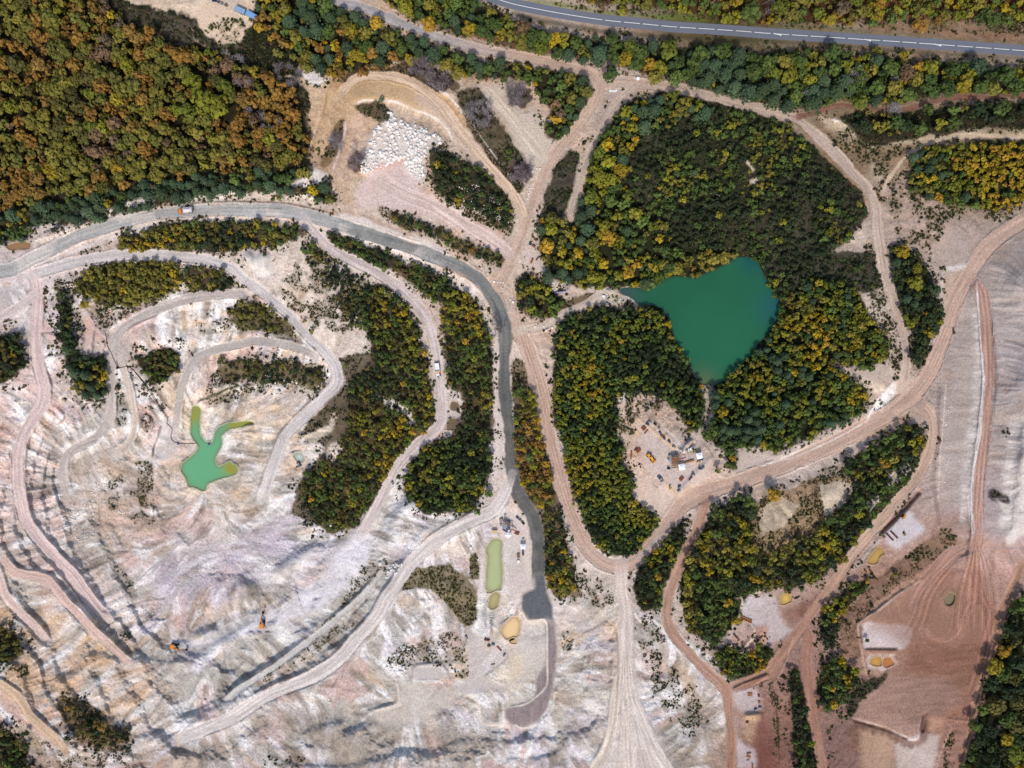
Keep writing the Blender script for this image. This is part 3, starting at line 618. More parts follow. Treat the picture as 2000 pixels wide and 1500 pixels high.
# ponds: label, points, level, colour
PONDS = [
    ('lake', 'large teal-green lake between the woods', (36, 97, 67), -24,
     Q(0, "1204,566 1222,562 1262,566 1290,548 1320,540 1356,543 1400,525 1425,512 1440,503 1466,503 1480,512 1496,545 1512,575 1524,590 1526,605 1515,628 1496,655 1478,672 1470,690 1445,715 1420,740 1395,752 1370,748 1358,735 1345,705 1328,680 1315,650 1306,618 1292,600 1268,594 1250,597 1236,582")),
    ('pond', 'bright green fork-shaped pond on the quarry floor', (102, 166, 120), -42,
     Q(9, "1505,190 1530,170 1560,200 1560,300 1560,400 1600,450 1660,455 1690,370 1730,330 1850,310 1960,300 1990,310 1800,350 1730,390 1720,480 1690,530 1665,600 1690,640 1720,650 1790,610 1840,640 1850,690 1780,720 1700,740 1620,770 1600,830 1560,812 1480,790 1460,730 1410,660 1440,620 1530,540 1560,490 1520,440 1495,360")),
    ('pond', 'long narrow olive-green pond beside the lower work yard', (170, 178, 128), -20,
     Q(10, "1835,1215 1870,1200 1920,1220 1915,1300 1920,1520 1915,1600 1800,1620 1800,1480 1810,1340 1805,1290")),
    ('pond', 'small khaki pond below the long olive pond', (176, 164, 112), -21, Q(14, "1820,140 1870,120 1890,140 1885,230 1850,255 1820,230")),
    ('pond', 'pale orange settling pond beside the dark asphalt pad', (226, 190, 138), -22,
     Q(0, "984,1222 1000,1206 1013,1208 1016,1222 1012,1238 998,1250 985,1244 980,1234")),
    ('pond', 'tiny pale orange settling pond below the larger one', (230, 196, 142), -22, Q(0, "994,1250 1003,1244 1010,1250 1008,1258 1000,1256")),
    ('pond', 'ochre pond beside the white storage pad', (186, 148, 78), -8, Q(12, "790,1360 870,1270 920,1320 880,1340 850,1390 810,1400 770,1390")),
    ('pond', 'yellow pond at the foot of the triangular wood', (208, 170, 88), -11, Q(16, "95,165 140,115 185,160 185,190 130,215 105,215")),
    ('pond', 'ochre half of the twin settling ponds below the white clay pad', (206, 150, 66), -9.2, Q(16, "805,640 880,630 885,690 850,695 805,680")),
    ('pond', 'rusty orange half of the twin settling ponds below the white clay pad', (196, 112, 52), -9.2, Q(16, "908,640 950,630 985,680 920,705 905,690")),
    ('pond', 'milky pale pond beside the loop road', (190, 206, 196), -28, Q(10, "290,545 325,530 370,545 375,590 345,625 315,590")),
    ('pond', 'dark brown roadside pond above the pale bank', (112, 90, 66), -16, Q(10, "1530,150 1580,150 1575,205 1525,205")),
    ('pond', 'dark brown roadside pond below the pale bank', (108, 90, 68), -16, Q(10, "1510,275 1575,275 1580,340 1495,355")),
    ('pond', 'shallow brown pond at the left edge above the grey haul road', (156, 118, 84), -5.6, Q(5, "40,425 120,400 235,405 220,445 80,450")),
    ('pond', 'small round murky pond on the brown field', (128, 116, 92), -10, Q(16, "1385,180 1420,130 1460,170 1440,230 1400,230")),
]

# colour of bare ground, scattered readings
GROUND = """50,600,205,190,186 100,850,225,208,202 200,900,210,192,182 300,900,217,201,190 450,1000,224,210,198 300,1100,210,193,188 400,1150,202,188,192
100,1150,217,198,188 60,1250,202,188,178 200,1250,207,192,178 30,1380,200,175,150 150,1480,160,140,125 300,1350,194,184,176 400,1320,190,182,176 350,1430,205,200,205
600,1200,207,198,198 600,1280,186,183,175 700,1350,198,190,182 650,1450,184,174,164 850,1450,184,176,168 900,1400,202,192,182 1000,1300,212,197,178 1100,1300,198,190,180
1100,1430,180,170,158 1150,1250,200,186,172 1270,1350,197,182,170 1290,1420,202,194,187 1350,1460,168,153,138 1400,1400,192,180,170 1480,1400,155,118,105 1480,1480,135,95,85
1560,1400,152,122,110 1640,1450,132,107,100 1750,1400,168,143,131 1750,1300,162,132,117 1850,1250,172,137,120 1850,1400,162,127,114 1800,1150,175,140,125 1950,1100,180,150,140
1970,1000,168,153,152 1970,700,164,153,152 1870,850,174,157,147 1870,700,177,160,150 1850,470,170,154,145 1800,430,178,155,141 1700,500,177,160,147 1650,750,187,172,160
1740,760,192,167,147 1280,830,207,182,162 1260,970,207,184,167 1340,900,202,182,170 1450,890,197,180,167 1180,190,182,162,150 1060,250,192,177,162 960,260,172,152,132
850,350,197,177,162 900,420,207,187,172 700,250,202,172,137 650,300,178,152,127 600,430,207,192,180 700,650,207,192,180 650,560,202,188,177 600,550,210,194,180 540,480,207,190,177
400,640,207,192,180 300,660,202,192,186 330,780,217,197,174 440,690,207,194,177 500,820,212,197,182 560,950,217,205,198 600,1050,198,191,195 700,1000,207,200,197 850,1000,217,207,200
900,1100,207,194,186 1020,1080,207,190,182 1000,560,202,180,162 500,40,217,192,162 450,30,222,200,177 200,200,70,60,40 1400,0,90,80,50 1400,350,120,105,80 1900,350,130,110,85 1700,250,140,118,92"""

# spot levels (photo px, metres)
LEVELS = """0,0,8 300,0,9 200,200,10 480,200,6 0,300,8 500,100,5 450,30,4 800,0,3 1300,-50,3 1700,-50,5 2100,0,6 2100,150,6 1700,150,4 1400,130,1 700,200,2 650,320,-1 760,280,-4 760,380,-4
900,350,2 1000,430,-3 950,250,0 1400,300,5 1550,420,3 1250,350,0 1150,480,-6 1650,550,0 1900,350,6 1850,450,7 1150,800,-7 1230,900,-6 1180,1020,-9 1300,700,-17 1600,650,-6 1550,800,-5 1640,760,0
1790,600,4 1050,590,-9 920,700,-9 900,900,-12 760,700,-12 720,850,-14 680,960,-20 640,1000,-24 300,540,-6 300,470,-3 140,680,-8 170,750,-14 20,700,-2 -100,800,4 -100,1000,4 -100,1200,-2 0,1260,-8 40,1300,-6
-100,1400,2 150,1450,-10 250,1500,-18 400,1560,-20 600,1480,-18 700,1440,-19 750,1600,-14 900,1560,-15 860,1480,-19 900,1440,-21 1000,1480,-16 1100,1500,-16 1130,1300,-21 1150,1400,-22 1180,1250,-16 960,1150,-18 870,1180,-21 830,1270,-25
560,700,-19 480,620,-13 400,640,-22 300,660,-23 290,730,-27 440,740,-32 530,740,-28 470,800,-38 600,560,-9 640,620,-13 700,620,-13 560,500,-7 460,1000,-41 330,1000,-40 360,930,-41 250,1100,-37 300,1200,-38 200,1000,-35 150,1050,-30
450,1100,-41 550,1050,-39 280,900,-38 1290,1330,-17 1340,1400,-19 1270,1420,-15 1500,1050,-1 1600,980,1 1400,1100,-8 1270,1130,-9 1480,1200,-13 1460,1400,-16 1520,1440,-18 1560,1400,-13 1660,1430,-13 1700,1200,-6 1750,1130,-5 1700,1350,-8 1780,1350,-10 1850,1250,-10
1850,1480,-11 1750,1480,-14 1990,1300,-3 2100,1400,0 1870,700,3 1870,900,2 1850,1000,-1 2000,560,22 2010,750,26 2010,900,24 1985,1040,8 2100,700,34 2100,1000,28 1980,1100,-2 1740,1040,-5 1640,1250,-10 1640,1350,-13 520,1150,-39 430,1200,-38
650,1230,-32 560,1320,-31 450,1300,-37 380,1380,-30 300,1320,-29 230,1380,-21 120,1300,-17"""

# bare rock showing through the woods: colour, outline
OUTCROPS = [((230, 218, 208), "145,410 166,414 172,426 158,432 146,428"), ((230, 218, 208), "196,404 224,408 216,424 200,420"), ((232, 220, 210), "243,396 262,388 300,383 304,400 275,402 250,408"),
            ((228, 214, 204), "368,386 384,380 420,382 455,372 470,378 440,390 385,394"), ((228, 214, 204), "48,448 72,442 110,432 112,446 70,456"), ((226, 214, 204), "560,362 615,332 640,344 632,356 575,372"),
            ((226, 218, 212), "580,125 592,128 618,140 634,156 622,170 600,160"), ((214, 202, 186), "740,770 775,782 800,800 815,832 806,834 786,806 760,795"), ((206, 190, 170), "590,856 640,830 652,805 662,812 650,840 610,868"),
            ((204, 188, 172), "640,870 655,860 672,872 652,905 640,900"), ((214, 196, 172), "170,345 198,328 204,334 180,350"), ((206, 186, 166), "1615,706 1640,712 1690,735 1740,762 1700,770 1650,730"),
            ((196, 176, 156), "1372,752 1392,752 1396,790 1388,830 1372,850 1366,840 1380,800"), ((206, 188, 164), "1458,305 1466,320 1476,335 1470,338 1460,325"), ((206, 188, 164), "1460,350 1484,344 1482,352 1462,358"),
            ((190, 170, 146), "1480,1000 1520,970 1560,985 1530,1030 1490,1045"), ((196, 178, 156), "1600,950 1650,935 1668,950 1650,990 1610,1010"), ((200, 184, 164), "1735,925 1772,905 1780,915 1745,950 1730,945"),
            ((206, 190, 172), "1690,985 1712,965 1720,975 1700,1000"), ((206, 178, 150), "1105,415 1130,365 1140,330 1150,330 1140,385 1118,428")]
# late washes of colour over whole slopes
WASHES = [("-60,1180 120,1150 250,1290 330,1330 300,1420 160,1400 0,1340 -60,1300", (202, 166, 130), .8, 22), ("-60,620 120,640 130,760 60,820 110,1000 220,1190 150,1180 0,1080 -60,900", (212, 180, 170), .7, 26),
          ("290,1090 480,1050 600,1000 670,1040 520,1110 340,1190", (190, 176, 188), .75, 24), ("540,1380 900,1410 960,1510 300,1510 330,1450", (160, 146, 132), .75, 20),
          ("-60,1400 120,1430 340,1420 340,1560 -60,1560", (158, 128, 104), .7, 18), ("1090,1300 1200,1250 1195,1520 1030,1520 1090,1420", (170, 156, 140), .75, 22),
          ("340,760 560,780 600,860 480,1000 340,1000 300,900", (220, 194, 164), .6, 28), ("140,860 330,900 330,1040 200,1060 140,960", (190, 166, 144), .7, 20), ("600,1000 720,1060 640,1130 560,1170 480,1130", (196, 190, 196), .6, 24),
          ("1230,1400 1420,1420 1420,1560 1300,1520", (168, 150, 132), .6, 20), ("450,1240 700,1150 740,1190 600,1290 480,1340 400,1330", (172, 168, 158), .6, 20), ("560,480 720,560 680,680 600,640 540,560", (196, 178, 160), .5, 20),
          ("1840,560 1910,560 1905,1080 1840,1040", (166, 154, 148), .6, 18), ("1930,440 2150,420 2150,1080 1960,1080", (164, 156, 154), .6, 18), ("1690,380 1900,400 1850,560 1760,500", (176, 150, 132), .6, 18)]
# ------------------------------------------------------------------ woods, scrub and bushes
# leaf colours as they look in the sun
LEAF = {
    'orange': [(147, 110, 52), (140, 106, 50), (136, 108, 55), (151, 117, 55)],
    'gold': [(126, 118, 52), (118, 112, 50), (135, 125, 55), (111, 110, 52)],
    'yellow': [(167, 143, 39), (154, 134, 41), (147, 132, 44), (171, 138, 48)],
    'lime': [(129, 127, 44), (118, 121, 41), (138, 134, 46), (107, 114, 44)],
    'green': [(88, 103, 50), (96, 112, 55), (81, 96, 48), (77, 94, 48)],
    'pine': [(74, 94, 68), (68, 85, 61), (83, 101, 72), (72, 88, 59)],
    'dark': [(57, 70, 44), (50, 61, 39), (66, 77, 46), (55, 61, 41)],
    'tuft': [(86, 84, 50), (74, 76, 44), (98, 90, 56), (66, 70, 42)],
    'heath': [(55, 59, 37), (48, 52, 35), (66, 66, 41), (55, 63, 37), (72, 66, 48)],
    'brown': [(123, 99, 72), (112, 90, 68), (129, 103, 77), (118, 101, 79)],
    'bare': [(151, 138, 134), (134, 121, 121), (121, 105, 107), (165, 151, 143)],
    'red': [(154, 72, 63), (143, 66, 59)],
    'olive': [(103, 96, 50), (96, 92, 48), (114, 105, 55), (88, 85, 46)],
}
WORD = {'orange': 'orange-brown autumn', 'gold': 'olive-gold', 'yellow': 'bright yellow', 'lime': 'yellow-green', 'green': 'green', 'pine': 'blue-green conifer',
        'dark': 'dark green', 'brown': 'brown-leaved', 'bare': 'bare grey', 'red': 'red-leaved', 'olive': 'dull olive', 'heath': 'dark heath', 'tuft': 'dull green'}
STANDS = []


def stand(where, pts, mix, r, hf=1.5, gap=0.0, pack=0.78, floor=(52, 46, 32), edge=4, open_=0.0):
    """trees: where (for labels), outline, {leaf: share}, (smallest, largest) crown radius px, height / crown width, share of gaps"""
    STANDS.append(dict(where=where, pts=pts, mix=mix, r=r, hf=hf, gap=gap, pack=pack, floor=floor, edge=edge, open=open_))


stand('in the wide autumn forest at the top left', Q(0, "-150,-150 195,-150 205,12 238,45 290,62 330,100 375,85 425,100 480,135 540,150 575,190 592,250 600,310 500,330 380,333 250,352 130,378 60,398 -150,425"),
      {'orange': .36, 'gold': .44, 'olive': .11, 'lime': .05, 'yellow': .02, 'brown': .02}, (6.5, 14), 1.4, 0.05, 0.64, (46, 40, 26))
stand('in the conifer belt above the grey haul road', Q(0, "-150,440 60,408 130,392 250,366 380,346 500,340 590,335 640,360 655,392 600,385 500,372 440,378 400,378 320,392 250,412 180,430 130,440 90,452 40,466 -150,490"),
      {'pine': .66, 'green': .2, 'gold': .08, 'yellow': .04, 'brown': .02}, (7, 12), 1.3, 0.06, 0.72, (48, 46, 32))
stand('among the conifers left of the top dirt road', Q(0, "505,-150 640,-150 645,5 700,35 775,62 850,92 900,112 940,120 930,150 880,130 800,110 745,128 700,138 650,150 625,140 580,120 540,90 500,50"),
      {'pine': .46, 'green': .2, 'gold': .16, 'yellow': .1, 'orange': .08}, (8, 13), 1.4, 0.1, 0.69, (50, 46, 32))
stand('beside the upper dirt road junction', Q(0, "930,125 1000,122 1060,134 1120,146 1150,162 1148,195 1128,235 1108,262 1085,278 1066,262 1078,222 1062,185 1040,158 1000,150 940,152"),
      {'pine': .4, 'green': .3, 'gold': .15, 'yellow': .08, 'brown': .07}, (7, 12), 1.3, 0.06, 0.69)
stand('between the dirt road and the asphalt road', Q(0, "690,-150 900,-150 925,5 990,38 1060,62 1125,76 1250,86 1400,96 1560,104 1700,114 1850,124 2150,145 2150,190 1930,178 1870,178 1800,192 1720,200 1660,194 1600,198 1550,210 1450,187 1350,162 1290,152 1200,124 1110,110 1000,86 900,62 830,45 770,18"),
      {'pine': .2, 'green': .3, 'lime': .14, 'gold': .16, 'yellow': .1, 'bare': .05, 'brown': .05}, (7, 15), 1.4, 0.06, 0.69, (46, 46, 30))
stand('above the asphalt road', Q(0, "1020,-150 2150,-150 2150,30 2000,48 1900,36 1800,30 1690,38 1600,40 1500,42 1440,40 1400,28 1300,14 1200,4 1100,-10"),
      {'green': .25, 'lime': .2, 'gold': .22, 'yellow': .12, 'bare': .06, 'brown': .08, 'orange': .07}, (6, 14), 1.4, 0.1, 0.70, (78, 54, 38))
stand('along the red-brown track in the right-hand woods', Q(0, "1640,222 1700,222 1800,214 1900,204 2150,200 2150,225 1960,232 1860,238 1800,246 1740,262 1690,250"),
      {'green': .3, 'lime': .2, 'dark': .3, 'bare': .1, 'gold': .1}, (7, 13), 1.3, 0.35, 0.8, (38, 38, 26))
stand('in the yellow wood at the right edge', Q(0, "1776,322 1800,295 1850,282 1950,280 2150,280 2150,345 2030,372 1962,408 1900,403 1830,383 1778,362"),
      {'yellow': .42, 'lime': .2, 'green': .2, 'gold': .14, 'pine': .04}, (5, 9), 1.4, 0.03, 0.72, (44, 46, 26))
stand('on the left slope of the dark heath', Q(0, "1160,300 1178,262 1205,225 1250,196 1300,184 1380,198 1400,215 1330,232 1262,262 1215,305 1205,350 1240,400 1290,440 1320,500 1290,545 1262,562 1210,560 1150,558 1095,548 1060,505 1052,452 1062,412 1110,445 1135,410 1145,360"),
      {'green': .3, 'lime': .2, 'yellow': .16, 'pine': .22, 'gold': .12}, (6, 13), 1.4, 0.1, 0.70, (40, 42, 26))
stand('scattered over the dark heath above the lake', Q(0, "1250,250 1330,225 1420,212 1500,228 1560,262 1620,315 1670,370 1690,420 1660,470 1600,510 1680,520 1700,560 1620,545 1530,600 1512,560 1480,500 1400,480 1320,490 1280,430 1230,380 1215,310"),
      {'dark': .55, 'green': .28, 'lime': .14, 'gold': .03}, (4, 8), 1.1, 0.45, 0.78, None)
stand('on the north shore of the teal lake', Q(0, "1215,562 1262,530 1300,500 1360,488 1420,490 1440,500 1425,512 1400,524 1380,532 1356,546 1320,540 1290,548 1262,568"),
      {'gold': .4, 'yellow': .2, 'green': .2, 'orange': .12, 'pine': .08}, (8, 13), 1.2, 0.0, 0.72, (46, 46, 28))
stand('in the dense wood between the pink haul road and the lake', Q(0, "1082,660 1110,620 1150,606 1195,600 1250,604 1285,608 1306,625 1320,655 1335,690 1355,735 1372,755 1384,790 1370,848 1345,838 1322,795 1265,765 1225,760 1200,768 1196,795 1208,830 1214,900 1232,955 1245,992 1284,1012 1284,1040 1258,1078 1200,1084 1168,1068 1142,1020 1116,950 1102,880 1088,820 1082,760 1080,700"),
      {'dark': .1, 'green': .3, 'lime': .38, 'gold': .12, 'yellow': .1}, (4.5, 7.5), 1.5, 0.01, 0.68, (36, 42, 22))
stand('in the wood on the east side of the lake', Q(0, "1395,765 1425,735 1448,718 1474,690 1500,658 1520,625 1535,590 1580,545 1620,545 1680,570 1700,620 1734,658 1732,700 1692,722 1640,712 1618,712 1690,758 1690,792 1642,822 1580,850 1520,880 1480,872 1440,862 1440,915 1426,920 1410,870 1388,868 1380,850 1396,805"),
      {'pine': .14, 'green': .34, 'lime': .3, 'gold': .12, 'yellow': .1}, (5, 9), 1.4, 0.06, 0.69, (36, 40, 24))
stand('in the dark strip beside the right haul road', Q(0, "1738,480 1762,474 1790,500 1812,530 1835,600 1842,640 1808,658 1812,695 1790,722 1782,650 1762,595 1745,540"),
      {'dark': .7, 'pine': .14, 'yellow': .08, 'lime': .08}, (6, 10), 1.2, 0.05, 0.72, (34, 36, 24))
stand('on the small wooded island at the road junction', Q(0, "1012,540 1035,530 1050,548 1080,572 1100,585 1100,610 1062,622 1025,612 1008,590"), {'green': .4, 'lime': .2, 'gold': .2, 'dark': .2}, (6, 10), 1.2, 0.0, 0.69)
stand('in the narrow strip between the grey and pink haul roads', Q(0, "1003,745 1022,745 1040,775 1052,820 1066,880 1082,935 1084,985 1062,988 1035,972 1014,925 1004,860"), {'green': .4, 'gold': .2, 'lime': .2, 'yellow': .14, 'orange': .06}, (5, 9), 1.3, 0.06, 0.70, (50, 46, 32))
stand('in the narrow strip above the asphalt pad', Q(0, "1064,995 1086,990 1100,1040 1112,1110 1118,1162 1085,1160 1068,1120 1062,1050"), {'green': .4, 'lime': .2, 'gold': .2, 'yellow': .1, 'dark': .1}, (5, 8), 1.3, 0.08, 0.70)
stand('in the wood left of the grey haul road', Q(0, "868,560 905,572 935,602 950,645 962,690 958,750 952,800 958,850 958,930 940,960 928,1000 880,1000 830,1000 788,950 795,920 822,885 870,855 905,845 912,800 902,765 882,755 872,680"),
      {'dark': .2, 'green': .32, 'lime': .2, 'gold': .14, 'yellow': .14}, (5, 8.5), 1.4, 0.05, 0.69, (42, 42, 26))
stand('in the scrubby strip below the grey haul road', Q(0, "632,450 700,476 760,496 800,515 850,535 880,562 868,600 830,570 782,538 740,515 690,492 655,482"), {'dark': .3, 'green': .4, 'olive': .2, 'brown': .1}, (4.5, 8), 1.1, 0.1, 0.70, (64, 56, 42))
stand('in the large wood inside the snaking haul road', Q(0, "740,560 790,590 806,640 822,690 840,750 848,800 846,832 818,845 804,872 762,900 742,940 722,982 690,1030 650,1035 605,1012 590,965 612,925 655,880 690,840 680,790 690,740 725,715 735,680 718,640 700,600 712,565"),
      {'dark': .26, 'green': .3, 'olive': .2, 'lime': .12, 'gold': .08, 'yellow': .04}, (4.5, 8), 1.4, 0.08, 0.70, (52, 46, 30))
stand('in the thin strip between the grey haul road and the loop road', Q(0, "300,450 400,434 500,434 575,438 585,458 550,470 500,488 430,490 350,486 280,484 220,486 240,466"), {'dark': .3, 'olive': .24, 'gold': .2, 'yellow': .12, 'green': .14}, (5, 9), 1.1, 0.05, 0.69, (60, 54, 40))
stand('in the ochre wood inside the loop road', Q(0, "145,540 180,525 250,514 300,511 345,518 352,545 330,570 290,585 255,600 210,595 165,578 150,560"), {'gold': .5, 'yellow': .24, 'olive': .2, 'green': .06}, (5, 9), 1.2, 0.0, 0.7, (72, 66, 30))
stand('at the right tip of the loop road wood', Q(0, "350,525 400,524 440,535 462,552 455,566 420,568 385,565 362,552"), {'gold': .3, 'olive': .3, 'dark': .4}, (4.5, 8), 1.1, 0.25, 0.70, (70, 60, 44))
stand('in the dark row beside the pink haul road', Q(0, "112,560 125,570 135,640 150,660 150,700 200,690 208,760 190,775 160,770 140,745 128,690 118,620"), {'dark': .4, 'pine': .24, 'gold': .2, 'yellow': .16}, (5, 9), 1.2, 0.05, 0.69, (48, 46, 30))
stand('in the small clump at the left edge', Q(0, "-60,655 25,658 45,700 40,730 10,745 -60,745"), {'dark': .4, 'olive': .3, 'yellow': .15, 'green': .15}, (5, 9), 1.2, 0.05, 0.69)
stand('in the small clump above the green pond', Q(0, "258,692 300,690 325,684 350,695 345,715 325,745 300,752 280,725"), {'dark': .4, 'olive': .34, 'green': .26}, (5, 8), 1.1, 0.08, 0.69)
stand('on the terrace inside the loop road', Q(0, "420,722 470,702 520,705 570,702 615,718 632,742 600,752 540,745 500,742 440,745"), {'dark': .4, 'olive': .36, 'green': .24}, (4.5, 8), 1.1, 0.3, 0.78, (110, 96, 76))
stand('on the upper terrace inside the loop road', Q(0, "440,612 500,592 540,612 585,655 560,655 520,640 470,632"), {'dark': .5, 'olive': .3, 'gold': .2}, (4.5, 8), 1.1, 0.2, 0.78, (100, 88, 70))
stand('in the dark scrub patch below the white rock pile', Q(0, "842,305 870,292 895,318 940,332 978,362 1002,410 1000,445 965,440 930,410 890,395 850,365"), {'dark': .6, 'heath': .2, 'yellow': .06, 'green': .14}, (4.5, 8), 1.0, 0.12, 0.70, (62, 56, 42))
stand('in the thin strip above the grey haul road', Q(0, "745,410 800,425 850,448 920,478 980,502 980,520 940,508 880,478 820,450 770,428"), {'dark': .4, 'green': .3, 'olive': .2, 'orange': .1}, (4.5, 8), 1.0, 0.2, 0.78, (96, 80, 60))
stand('in the triangular wood right of the hairpin', Q(0, "1332,1130 1350,1075 1372,1030 1392,1000 1442,975 1470,985 1475,1040 1465,1070 1500,1090 1560,1055 1640,1010 1680,940 1640,915 1690,880 1790,826 1812,850 1808,880 1770,940 1700,1018 1652,1080 1592,1136 1540,1148 1500,1140 1452,1165 1440,1210 1402,1258 1362,1240 1335,1200"),
      {'green': .34, 'dark': .3, 'lime': .14, 'yellow': .12, 'gold': .1}, (5.5, 11), 1.3, 0.08, 0.70, (40, 42, 28))
stand('between the hairpin and the red-brown road', Q(0, "1252,1110 1292,1062 1335,1015 1342,1040 1318,1098 1292,1150 1290,1188 1252,1188 1242,1150"), {'dark': .4, 'green': .34, 'yellow': .12, 'lime': .14}, (5, 9), 1.3, 0.05, 0.70)
stand('beside the fork of the brown roads', Q(0, "1398,1262 1445,1282 1500,1264 1518,1274 1488,1310 1442,1334 1412,1318 1395,1290"), {'dark': .3, 'green': .4, 'lime': .16, 'yellow': .14}, (5, 9), 1.3, 0.0, 0.69)
stand('in the strip right of the diagonal brown road', Q(0, "1602,1205 1640,1165 1672,1135 1712,1118 1705,1138 1660,1172 1640,1205 1632,1258 1612,1272"), {'dark': .4, 'green': .34, 'yellow': .16, 'lime': .1}, (5, 9), 1.2, 0.1, 0.70)
stand('in the clump beside the straight brown road', Q(0, "1612,1290 1642,1286 1675,1325 1660,1352 1638,1375 1612,1398 1602,1352"), {'dark': .3, 'green': .4, 'yellow': .15, 'lime': .15}, (5.5, 10), 1.3, 0.05, 0.69)
stand('in the narrow row left of the straight brown road', Q(0, "1546,1296 1560,1296 1572,1372 1588,1438 1600,1500 1604,1600 1562,1600 1558,1500 1552,1410 1542,1345"), {'dark': .34, 'green': .3, 'yellow': .2, 'lime': .16}, (5.5, 9), 1.3, 0.0, 0.69)
stand('in the wood at the bottom right corner', Q(0, "2150,1150 1990,1158 1972,1200 1956,1260 1940,1300 1926,1350 1905,1430 1885,1530 1870,1640 2150,1640"), {'green': .3, 'dark': .26, 'olive': .2, 'yellow': .12, 'brown': .07, 'bare': .05}, (7, 15), 1.3, 0.04, 0.69, (40, 40, 26))
stand('in the bottom left corner', Q(0, "-150,1415 10,1425 35,1452 62,1520 80,1640 -150,1640"), {'dark': .5, 'green': .3, 'olive': .2}, (6, 11), 1.2, 0.05, 0.69)
stand('on the rocky slope near the bottom left corner', Q(0, "130,1375 158,1380 185,1400 190,1412 225,1425 250,1438 235,1455 190,1455 165,1440 140,1412"), {'olive': .5, 'dark': .36, 'orange': .14}, (4.5, 8), 1.0, 0.12, 0.70, (96, 80, 56))
stand('at the left edge above the rilled rock faces', Q(0, "-60,1222 10,1228 30,1250 42,1280 30,1292 -60,1290"), {'dark': .7, 'olive': .3}, (5, 9), 1.0, 0.1, 0.69)

stand('on the slope between the loop road and the snaking haul road', Q(0, "598,470 625,492 660,512 700,540 722,562 712,600 690,640 668,600 650,560 618,530 590,492"), {'dark': .5, 'olive': .3, 'green': .2}, (4.5, 8), 1.0, 0.35, 0.78, None)
# ground-hugging scrub: outline, leaf, cover 0..1, (smallest, largest) radius px, floor, noise cell
SCRUB = []


def scrub(pts, leaf, cover, r=(1.6, 3.6), floor=None, cell=26):
    SCRUB.append((pts, leaf, cover, r, floor, cell))


scrub(Q(0, "1200,260 1240,210 1290,182 1380,196 1480,222 1540,246 1592,292 1642,332 1682,372 1690,420 1662,462 1640,488 1600,500 1700,490 1722,520 1726,560 1700,575 1650,560 1600,560 1532,602 1522,575 1482,500 1432,500 1300,500 1240,420 1200,340"), 'dark', .94, (2, 5.0), (35, 37, 24))
scrub(Q(0, "200,-20 270,10 370,28 378,75 425,95 480,130 600,150 640,155 600,120 540,90 500,45 480,80 430,85 400,70 380,40 250,10"), 'heath', .92, (2, 4.2), (38, 36, 24))
scrub(Q(0, "-60,395 60,385 130,370 250,345 380,328 500,325 600,310 600,335 500,345 380,352 250,372 130,396 60,412 -60,440"), 'dark', .95, (2, 4.4), (34, 34, 22))  # growth and dark floor added to stand in for the conifers' shade
scrub(Q(0, "180,-30 222,-4 262,10 330,24 372,38 376,80 425,100 478,95 484,60 505,40 520,-40 650,-40 640,40 600,150 440,140 330,100 238,50 200,10"), 'heath', .95, (2, 4.4), (36, 35, 23))
scrub(Q(0, "440,130 560,150 600,180 600,330 540,330 500,280 470,200"), 'heath', .8, (2, 4), (46, 40, 30))
scrub(Q(0, "1640,225 1700,220 1800,216 1900,206 2150,200 2150,250 1920,248 1860,258 1760,274 1700,285 1665,255"), 'heath', .92, (2, 4.4), (36, 36, 24))
scrub(Q(0, "1590,238 1660,252 1720,290 1730,330 1700,345 1660,310"), 'heath', .64, (1.6, 4.2), None)
scrub(Q(0, "1720,300 1775,285 1790,300 1765,330 1750,370 1725,400 1735,420 1720,400 1700,360"), 'heath', .64, (1.6, 4.2), None)
scrub(Q(0, "1735,380 1800,368 1870,380 1890,400 1850,440 1830,480 1790,490 1760,470 1740,440"), 'heath', .64, (1.6, 4.2), None, 18)
scrub(Q(0, "1690,470 1712,480 1735,560 1755,640 1770,740 1745,740 1735,700 1740,650 1700,600 1690,560"), 'heath', .64, (1.6, 4.2), None)
scrub(Q(0, "1738,480 1762,474 1812,530 1842,640 1808,658 1815,705 1785,735 1775,660 1750,560"), 'dark', .8, (2, 4), None)
scrub(Q(0, "640,160 700,140 800,120 880,140 900,175 850,180 800,150 760,135 700,160"), 'heath', .6, (1.6, 3.4), (80, 66, 48))
scrub(Q(0, "890,180 935,165 960,220 990,260 1020,310 1020,380 990,380 960,320 930,270 905,230"), 'heath', .75, (1.6, 3.6), (74, 66, 46))
scrub(Q(0, "640,275 668,225 672,240 660,290 640,335 625,330"), 'heath', .5, (1.4, 3), (120, 98, 70))
scrub(Q(0, "690,205 735,195 765,215 760,240 735,235 700,222"), 'dark', .8, (1.6, 3.4), (70, 62, 44))
scrub(Q(0, "840,300 870,288 900,318 945,332 985,362 1008,410 1002,462 950,442 890,402 848,372"), 'heath', .75, (1.8, 3.6), None)
scrub(Q(0, "735,402 800,422 860,448 925,478 988,502 985,526 930,512 880,482 800,448 745,425"), 'heath', .6, (1.6, 3.2), None)
scrub(Q(0, "1060,400 1085,330 1110,295 1132,300 1120,360 1100,420 1070,440 1050,430"), 'dark', .85, (2, 4), (44, 42, 28))
scrub(Q(0, "590,335 640,350 660,395 600,388 560,375 540,360"), 'heath', .6, (1.6, 3.4), None)
scrub(Q(0, "-40,470 60,450 200,420 320,390 420,375 500,372 500,350 250,370 60,410 -40,440"), 'heath', .5, (1.6, 3.4), None)
scrub(Q(0, "130,498 200,476 300,446 400,430 500,430 582,436 590,462 560,472 540,482 470,492 350,490 250,492"), 'heath', .7, (1.6, 3.2), None)
